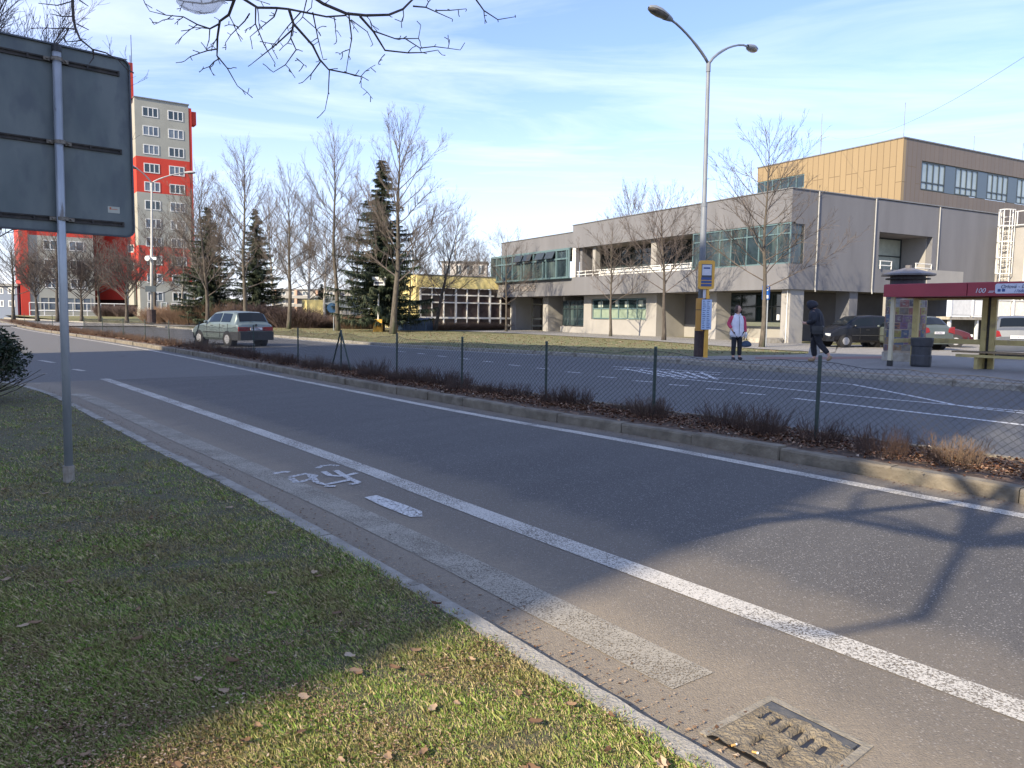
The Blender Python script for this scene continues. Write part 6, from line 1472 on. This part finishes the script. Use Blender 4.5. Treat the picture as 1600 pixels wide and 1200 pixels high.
    wf_ = interp(st, L - .15)[4]; b = MB(); b.prism([(L + .05, -wf_ * .8), (L + .05, wf_ * .8), (L - .25, wf_ + .04), (L - .25, -wf_ - .04)], .27, .50, lambda x, y, z: (X(x), y, z)); b.build('front_bumper', 'black_plastic' if dark_bumper else paint, c, world=False)
    for s_ in (1, -1):
        wl = interp(st, .05)[4]; b = MB()
        if tail == 'wide': b.box((X(-.015), s_ * wl * .98, .62), (X(.10), s_ * wl * .48, .79))
        else: b.prism([(s_ * wl * 1.0, .72), (s_ * wl * .62, .78), (s_ * wl * .70, .96), (s_ * wl * 1.0, 1.02)], -.02, .20, lambda y, z, x: (X(x), y, z))
        b.build('tail_light', 'taillight', c, world=False)
        b = MB(); xh = L - .14; wh_ = interp(st, xh)[4]; b.box((X(xh), s_ * wh_ * .96, .52), (X(xh) + .12, s_ * wh_ * .55, .64)); b.build('headlight', 'headlight', c, world=False)
        b = MB(); xm = xr[-4] - .35; q = side(xm, .12, s_); b.ball((q[0], q[1] + s_ * .09, q[2] + .03), .085, 10, 6, (.6, 1, .75)); b.build('mirror', paint, c, world=False)
        for xa in ((1.0, 1.9) if L < 4.2 else (1.3, 2.3)):
            yy = interp(st, xa)[4]; b = MB(); b.box((X(xa), s_ * (yy * .985 - .01), .80), (X(xa) + .16, s_ * (yy + .012), .83)); b.build('door_handle', 'black_plastic', c, world=False)
        b = MB()
        for xa in (.5 + .25, 1.36, 2.38 if L < 4.2 else 2.6): yy = interp(st, xa)[4]; b.box((X(xa), s_ * (yy * .99 - .015), .36), (X(xa) + .012, s_ * (yy + .003), .90))
        yy = interp(st, 1.5)[4]; b.box((X(.95), s_ * (yy - .01), .54), (X(L - 1.15), s_ * (yy + .008), .575)); b.build('door_seam', 'black_plastic', c, world=False)
    if tail == 'wide': b = MB(); b.box((X(-.012), -w0 * .47, .63), (X(.10), w0 * .47, .78)); b.build('light_strip', mat('darkred', (.16, .015, .015), rough=.35), c, world=False)
    zp = .655 if tail == 'wide' else .70
    b = MB(); b.box((X(-.04), -.26, zp), (X(-.018), .26, zp + .11)); pl = b.build('number_plate', 'platewhite', c, world=False)
    if plate: 
        t_o = text(plate, .10, (X(-.0415), .235, zp + .018), (0, -1, 0), (0, 0, 1), 'ink', None, .001, 'characters'); t_o.parent = pl
    return c, X
M['carglass'] = mat('carglass', (.006, .009, .012), rough=.08, spec=.35); M['taillight'] = mat('taillight', (.26, .015, .018), (.18, .01, .014), 20, .25); M['headlight'] = mat('headlight', (.55, .58, .6), rough=.15, spec=.8)
M['black_plastic'] = mat('black_plastic', (.022, .023, .025), (.035, .035, .037), 6, .55); M['platewhite'] = mat('platewhite', (.62, .62, .64), rough=.5); M['rim'] = mat('rim', (.42, .42, .43), (.30, .30, .31), 14, .45, metallic=.4)
M['silvergreen'] = mat('silvergreen', (.115, .15, .152), (.155, .19, .19), 1.6, .35, metallic=.35, c3=(.095, .12, .118), s3=3)
M['blackcar'] = mat('blackcar', (.008, .009, .013), rough=.25, spec=.4); M['greencar'] = mat('greencar', (.095, .115, .105), (.12, .14, .128), 1, .3, metallic=.4); M['silvercar'] = mat('silvercar', (.085, .098, .118), (.11, .12, .14), 1, .35, metallic=.2); M['redcar'] = mat('redcar', (.055, .008, .012), rough=.35)
hd = Vector((-.766, .643, 0)); lf = Vector((-.643, -.766, 0)); ctr = Vector((-11.35, 30.8, 0)) + hd * (3.8 / 2 - .78) - lf * .72
c1, X1 = make_car('parked_hatchback', 'old silver green hatchback with a black rear bumper driving away on the far road', (ctr.x, ctr.y, .0), (hd.x, hd.y), HATCH, 'silvergreen', plate='5T5 1746')
c1.name = 'hatchback_car'
b = MB(); b.tube([(X1(.1), .2, .97), (X1(.34), -.18, 1.15)], .008, 5); b.build('wiper', 'black_plastic', c1, world=False)
b = MB(); b.tube([(X1(1.95), 0, 1.39), (X1(1.85), 0, 1.5)], .006, 5); b.build('aerial', 'black_plastic', c1, world=False)
b = MB(); b.tube([(X1(-.028), 0, .86), (X1(-.02), 0, .86)], .05, 14); b.build('badge', 'black_plastic', c1, world=False)
w1 = at(1321, 543, 36.0)
h2 = Vector((-.975, -.22, 0)); l2_ = Vector((.22, -.975, 0)); ctr = Vector((w1.x, 36.0, .09)) - h2 * (3.1 - 3.95 / 2) - l2_ * .8
make_car('black_hatchback', 'glossy black hatchback parked under the overhang left of the advertising column', tuple(ctr), (h2.x, h2.y), ROUND, 'blackcar', wheels=(.75, 3.12), tail='round', dark_bumper=False, win=[(.75, 1.55, .08, .88), (1.63, 2.75, .08, .88)])[0].name = 'hatchback_car'
w3 = at(1466, 545, 34.0); h3 = Vector((-.26, .966, 0)); ctr = Vector((w3.x, 34, .09)) + h3 * (3.95 / 2)
make_car('hatchback_car', 'grey green hatchback seen through the shelter beside the advertising column', tuple(ctr), (h3.x, h3.y), ROUND, 'greencar', wheels=(.75, 3.12), tail='round', dark_bumper=False, plate='2T6 4051', win=[(.75, 1.55, .08, .88), (1.63, 2.75, .08, .88)])
w4 = at(1590, 560, 26.8); h4 = Vector((.50, .866, 0)); ctr = Vector((w4.x, 26.8, .09)) + h4 * 2.3
make_car('estate_car', 'silver estate car seen from behind through the right bay of the shelter', tuple(ctr), (h4.x, h4.y), WAGON, 'silvercar', wheels=(.95, 3.65), wr=.31, tail='round', dark_bumper=False, plate='7T3 4417', win=[(.55, 1.3, .08, .86), (1.38, 2.2, .08, .88), (2.28, 3.1, .08, .88)])
w5 = at(1432, 540, 40); h5 = Vector((.93, -.36, 0))
make_car('red_car', 'dark red car mostly hidden behind the grey green hatchback', (w5.x, 39, .09), (h5.x, h5.y), HATCH, 'redcar')[0].name = 'hatchback_car'

# ================================================================== PEOPLE
def skin(name, P, E_, m, parent, sub=1, smooth=True):
    me = bpy.data.meshes.new('tmp'); names = list(P); me.from_pydata([P[k][:3] for k in names], [(names.index(a), names.index(b_)) for a, b_ in E_], [])
    o = bpy.data.objects.new('tmp', me); col.objects.link(o); md = o.modifiers.new('s', 'SKIN'); md.use_smooth_shade = True
    sk = me.skin_vertices[0].data
    for i, k in enumerate(names):
        r_ = P[k][3]; r_ = tuple(v * 1.2 for v in r_) if hasattr(r_, '__len__') else r_ * (1.18 if sub == 2 else 1.05); sk[i].radius = (r_, r_) if not hasattr(r_, '__len__') else r_
        sk[i].use_root = (i == 0)
    md2 = o.modifiers.new('u', 'SUBSURF'); md2.levels = sub; md2.render_levels = sub
    bpy.context.view_layer.update()
    m2 = bpy.data.meshes.new_from_object(o.evaluated_get(bpy.context.evaluated_depsgraph_get())); bpy.data.objects.remove(o)
    m2.materials.clear(); m2.materials.append(M[m] if isinstance(m, str) else m); m2.name = name
    for p in m2.polygons: p.use_smooth = smooth
    q = bpy.data.objects.new(name, m2); col.objects.link(q); q.parent = parent; return q
def hand(P, E_, wrist, tag_, d, side_):
    """palm and five fingers from the wrist along direction d (mostly down)"""
    w_ = Vector(P[wrist][:3]); d = Vector(d).normalized(); s_ = Vector(side_).normalized(); pal = w_ + d * .055; P[tag_ + 'p'] = (*pal, .026); E_.append((wrist, tag_ + 'p'))
    for i, (o_, l_) in enumerate(((-.028, .062), (-.010, .074), (.010, .070), (.027, .055))):
        a = pal + s_ * o_ + d * .035; e = a + d * l_ * .6 + d.cross(s_) * .012; f_ = e + d * l_ * .35 + d.cross(s_) * .022
        P[tag_ + 'a%d' % i] = (*a, .0105); P[tag_ + 'b%d' % i] = (*e, .0095); P[tag_ + 'c%d' % i] = (*f_, .008); E_ += [(tag_ + 'p', tag_ + 'a%d' % i), (tag_ + 'a%d' % i, tag_ + 'b%d' % i), (tag_ + 'b%d' % i, tag_ + 'c%d' % i)]
    a = pal - d * .02 - s_ * .03; e = a - s_ * .022 + d * .035; P[tag_ + 't0'] = (*a, .012); P[tag_ + 't1'] = (*e, .009); E_ += [(tag_ + 'p', tag_ + 't0'), (tag_ + 't0', tag_ + 't1')]
def head(parent, c, yaw, face=True):
    """skull with jaw, nose, ears and eyes, facing -Y turned by yaw"""
    o = Vector(c); cy, sy = math.cos(yaw), math.sin(yaw)
    def T_(x, y, z): return (o.x + x * cy - y * sy, o.y + x * sy + y * cy, o.z + z)
    b = MB(); n, m_ = 18, 12; V = []
    for i in range(m_ + 1):
        t = PI * i / m_; z = .125 * math.cos(t)
        for j in range(n):
            f_ = 2 * PI * j / n; x = .076 * math.sin(t) * math.cos(f_); y = .092 * math.sin(t) * math.sin(f_)
            if z < 0: x *= 1 + z * 2.6; y = y * (1 + z * 1.2) - (.012 * -z / .118)
            V.append(T_(x, y, z))
    b.add(V, [(i * n + j, (i + 1) * n + j, (i + 1) * n + (j + 1) % n, i * n + (j + 1) % n) for i in range(m_) for j in range(n)])
    b.tube([T_(0, -.088, .02), T_(0, -.104, -.012), T_(0, -.108, -.028)], [.008, .012, .013], 6)
    for s_ in (-1, 1): b.ball(T_(s_ * .076, .005, -.005), .024, 8, 6, (.4, .8, 1.3))
    h_ = b
    dk = MB()
    for s_ in (-1, 1): dk.ball(T_(s_ * .030, -.083, .008), .009, 8, 6, (1.3, .6, .7)); dk.tube([T_(s_ * .016, -.088, .028), T_(s_ * .046, -.078, .030)], .004, 4)
    mo = MB(); mo.tube([T_(-.022, -.088, -.056), T_(0, -.094, -.055), T_(.022, -.088, -.056)], .0055, 5)
    return h_, dk, mo, T_
def join_into(o, mb):
    """append loose builder geometry to the body mesh"""
    me = o.data; import bmesh
    bm = bmesh.new(); bm.from_mesh(me); vs = [bm.verts.new(v) for v in mb.v]
    for f in mb.f:
        try: bm.faces.new([vs[i] for i in f]).smooth = True
        except ValueError: pass
    bm.to_mesh(me); bm.free()
M['pink'] = mat('pinksleeve', (.50, .055, .12), (.42, .045, .10), 14, .8); M['whitevest'] = mat('whitevest', (.74, .73, .80), (.62, .62, .70), 9, .85, bump=.4, bscale=30); M['blacktrousers'] = mat('blacktrousers', (.014, .014, .018), (.022, .022, .028), 12, .9); M['shoe'] = mat('shoe', (.02, .02, .025), rough=.6)
M['navy'] = mat('navyjacket', (.009, .011, .019), (.016, .018, .028), 9, .75, bump=.6, bscale=14); M['tanshoe'] = mat('tanshoe', (.28, .20, .12), rough=.8)
WP = G(1150, 562, .08)
WM = empty('person', tuple(WP), R(6), 'woman in a white padded vest with pink sleeves and black trousers waiting at the kerb', 'person')
P = dict(pel=(0, 0, .90, .11), wai=(0, .0, 1.06, .105), che=(0, .0, 1.26, .12), nkb=(0, .01, 1.40, .06), nk=(0, .0, 1.47, .048), hd=(0, -.01, 1.55, .055),
         hr=(-.085, 0, .85, .075), kr=(-.095, -.015, .48, .055), ar=(-.10, .01, .10, .038), fr=(-.115, -.13, .045, .03), hl=(.085, 0, .85, .075), kl=(.095, -.01, .48, .055), al=(.105, .01, .10, .038), fl=(.125, -.13, .045, .03),
         sr=(-.17, .0, 1.36, .05), er=(-.275, .05, 1.12, .038), wr=(-.215, -.09, .97, .026), sl=(.17, .0, 1.36, .05), el=(.245, .02, 1.10, .038), wl=(.262, -.03, .86, .026))
E_ = [('pel', 'wai'), ('wai', 'che'), ('che', 'nkb'), ('nkb', 'nk'), ('nk', 'hd'), ('pel', 'hr'), ('hr', 'kr'), ('kr', 'ar'), ('ar', 'fr'), ('pel', 'hl'), ('hl', 'kl'), ('kl', 'al'), ('al', 'fl'), ('che', 'sr'), ('sr', 'er'), ('er', 'wr'), ('che', 'sl'), ('sl', 'el'), ('el', 'wl')]
hand(P, E_, 'wr', 'R', (.5, -.1, -.9), (0, -1, 0)); hand(P, E_, 'wl', 'L', (0, -.1, -1), (0, -1, 0))
body = skin('body', P, E_, 'skin', WM)
hm, dk, mo, T_ = head(WM, (0, -.02, 1.585), R(42)); join_into(body, hm); dk.build('eyes', 'black', WM, world=False); mo.build('mouth', M['pink'], WM, world=False)
b = MB(); n, m_ = 18, 9; V = []
for i in range(m_ + 1):
    t = PI * .62 * i / m_
    for j in range(n):
        f_ = 2 * PI * j / n; back_ = .5 + .5 * math.sin(f_); low = 1 + .55 * back_ * (i / m_) ** 2; fr_ = (1 - back_) ** 3
        V.append(T_(.090 * math.sin(min(t, PI / 2)) * math.cos(f_), .104 * math.sin(min(t, PI / 2)) * math.sin(f_) + .006, .132 * math.cos(t) * (1 if t < PI / 2 else low * 1.7) + fr_ * .075 * (i / m_) ** 2))
b.add(V, [(i * n + j, (i + 1) * n + j, (i + 1) * n + (j + 1) % n, i * n + (j + 1) % n) for i in range(m_) for j in range(n) if not (i > 2 and math.sin(2 * PI * (j + .5) / n) < -.35)]); b.build('hair', 'hair', WM, world=False, smooth=True)
skin('vest', dict(a=(0, 0, .67, (.215, .15)), b=(0, 0, .85, (.205, .145)), c=(0, 0, 1.04, (.18, .135)), d=(0, 0, 1.24, (.19, .135)), e=(0, 0, 1.37, (.15, .10)), f=(0, 0, 1.43, (.075, .07))), [('a', 'b'), ('b', 'c'), ('c', 'd'), ('d', 'e'), ('e', 'f')], 'whitevest', WM, 2)
for s_, ks in (('r', -1), ('l', 1)):
    e, w_ = P['e' + s_], P['w' + s_]; skin('sleeve', dict(a=(ks * .15, 0, 1.375, .062), b=(ks * .20, .01, 1.29, .066), c=(e[0], e[1], e[2], .055), d=(w_[0], w_[1], w_[2] + .01, .042)), [('a', 'b'), ('b', 'c'), ('c', 'd')], 'pink', WM, 2)
skin('trousers', dict(p=(0, 0, .86, .12), a=(-.085, 0, .80, .088), b=(-.095, -.012, .48, .068), c=(-.102, .01, .12, .058), d=(.085, 0, .80, .088), e=(.095, -.008, .48, .068), f=(.106, .01, .12, .058)), [('p', 'a'), ('a', 'b'), ('b', 'c'), ('p', 'd'), ('d', 'e'), ('e', 'f')], 'blacktrousers', WM, 2)
for ks in (-1, 1): skin('shoe', dict(a=(ks * .103, .04, .055, .045), b=(ks * .112, -.08, .045, .045), c=(ks * .122, -.17, .036, .034)), [('a', 'b'), ('b', 'c')], 'shoe', WM, 2)
b = MB(); b.tube([(0, -.135, 1.36), (0, -.175, 1.2), (0, -.17, 1.0), (0, -.18, .80)], .006, 5); b.build('zip', 'black', WM, world=False)
b = MB(); b.tube([(-.09, -.02, 1.43), (-.05, -.10, 1.40), (.05, -.10, 1.40), (.09, -.02, 1.43), (.0, .07, 1.46), (-.09, -.02, 1.43)], .022, 6); b.build('collar', 'whitevest', WM, world=False)
hb = Vector((.262, -.03, .74)); hw = Matrix.Rotation(R(6), 3, 'Z') @ hb + WP
BG = empty('handbag', (hw.x, hw.y, .32 + WP.z), 0, 'dark blue cloth bag hanging from the hand of the waiting woman', 'bag')
skin('bag_body', dict(a=(.03, 0, .07, (.17, .08)), b=(.03, 0, .18, (.17, .08)), c=(.01, 0, .29, (.08, .045))), [('a', 'b'), ('b', 'c')], mat('bagblue', (.03, .05, .09), (.05, .075, .12), 12, .8), BG, 2)
b = MB(); b.tube([(-.04, 0, .30), (-.01, 0, .42), (.0, 0, .445), (.01, 0, .42), (.05, 0, .30)], .012, 6); b.build('handle', 'shoe', BG, world=False)
b = MB(); b.tube([(0, -.01, .38), (.02, -.02, .48), (.01, -.01, .55)], [.04, .05, .03], 8); b.build('white_wrap', 'white', BG, world=False)
# walking man
MPn = G(1274, 565, .08)
MN_ = empty('person', tuple(MPn), R(-128), 'person in a dark hooded jacket and black trousers walking left with a shoulder bag', 'person'); MN_.scale = (1.16, 1.1, 1.04)
P = dict(pel=(0, 0, .98, .12), wai=(0, -.02, 1.14, .12), che=(0, -.06, 1.36, .14), nkb=(0, -.09, 1.52, .065), nk=(0, -.12, 1.58, .052), hd=(0, -.16, 1.66, .06),
         hr=(-.09, .0, .93, .085), kr=(-.10, -.12, .52, .06), ar=(-.10, -.06, .10, .04), fr=(-.11, -.21, .05, .032), hl=(.09, .02, .93, .085), kl=(.10, .12, .53, .06), al=(.10, .40, .21, .04), fl=(.105, .36, .08, .03),
         sr=(-.20, -.06, 1.47, .055), er=(-.27, -.02, 1.20, .042), wr=(-.20, -.26, 1.12, .03), sl=(.20, -.06, 1.47, .055), el=(.28, .0, 1.20, .042), wl=(.22, -.24, 1.14, .03))
E_ = [('pel', 'wai'), ('wai', 'che'), ('che', 'nkb'), ('nkb', 'nk'), ('nk', 'hd'), ('pel', 'hr'), ('hr', 'kr'), ('kr', 'ar'), ('ar', 'fr'), ('pel', 'hl'), ('hl', 'kl'), ('kl', 'al'), ('al', 'fl'), ('che', 'sr'), ('sr', 'er'), ('er', 'wr'), ('che', 'sl'), ('sl', 'el'), ('el', 'wl')]
hand(P, E_, 'wr', 'R', (.4, -.9, .1), (0, 0, 1)); hand(P, E_, 'wl', 'L', (-.4, -.9, .1), (0, 0, 1))
body = skin('body', P, E_, 'skin', MN_); hm, dk, mo, T_ = head(MN_, (0, -.165, 1.69), 0); join_into(body, hm); dk.build('eyes', 'black', MN_, world=False); mo.build('mouth', 'pink', MN_, world=False)
skin('hood', dict(a=(0, -.08, 1.56, (.12, .12)), b=(0, -.15, 1.66, (.12, .135)), c=(0, -.19, 1.75, (.11, .13)), d=(0, -.18, 1.82, .07)), [('a', 'b'), ('b', 'c'), ('c', 'd')], 'navy', MN_, 2)
skin('jacket', dict(a=(0, .02, .80, (.215, .17)), b=(0, .01, .98, (.215, .17)), c=(0, -.01, 1.16, (.22, .175)), d=(0, -.05, 1.36, (.235, .175)), e=(0, -.08, 1.50, (.17, .12)), f=(0, -.09, 1.57, (.09, .09))), [('a', 'b'), ('b', 'c'), ('c', 'd'), ('d', 'e'), ('e', 'f')], 'navy', MN_, 2)
for s_, ks in (('r', -1), ('l', 1)):
    e, w_ = P['e' + s_], P['w' + s_]; skin('sleeve', dict(a=(ks * .17, -.06, 1.49, .075), b=(ks * .23, -.05, 1.38, .082), c=(e[0], e[1], e[2], .072), d=(w_[0], w_[1] + .02, w_[2], .055)), [('a', 'b'), ('b', 'c'), ('c', 'd')], 'navy', MN_, 2)
skin('trousers', dict(p=(0, .0, .92, .13), a=(-.09, 0, .86, .10), b=(-.10, -.115, .52, .08), c=(-.10, -.06, .14, .065), d=(.09, .03, .86, .10), e=(.10, .12, .53, .08), f=(.10, .37, .25, .062)), [('p', 'a'), ('a', 'b'), ('b', 'c'), ('p', 'd'), ('d', 'e'), ('e', 'f')], 'blacktrousers', MN_, 2)
skin('shoe', dict(a=(-.10, -.03, .06, .05), b=(-.108, -.14, .05, .05), c=(-.112, -.25, .04, .038)), [('a', 'b'), ('b', 'c')], 'tanshoe', MN_, 2)
skin('shoe', dict(a=(.10, .45, .20, .048), b=(.10, .41, .11, .05), c=(.105, .33, .045, .038)), [('a', 'b'), ('b', 'c')], 'tanshoe', MN_, 2)
Rm = Matrix.Rotation(R(-128), 3, 'Z'); sp_ = Rm @ Vector((.30, .12, .98)) + MPn
SBG = empty('shoulder_bag', tuple(sp_), R(-128), 'black shoulder bag on a long strap carried by the walking person', 'bag')
b = MB(); b.prism(rrect(-.17, .17, -.13, .13, .05, 4), -.055, .055, lambda u, z, n: (n, u, z)); b.build('bag_body', 'black', SBG, world=False)
b = MB(); b.prism(rrect(-.165, .165, -.02, .125, .04, 4), .056, .066, lambda u, z, n: (n, u, z)); b.build('flap', 'black_plastic', SBG, world=False)
b = MB(); b.tube([(0, -.12, .12), (-.06, -.16, .34), (-.22, -.22, .52), (-.36, -.2, .56)], .014, 6); b.tube([(0, .12, .12), (-.03, .06, .30), (-.16, -.02, .50), (-.36, -.2, .56)], .014, 6); b.build('strap', 'black', SBG, world=False)
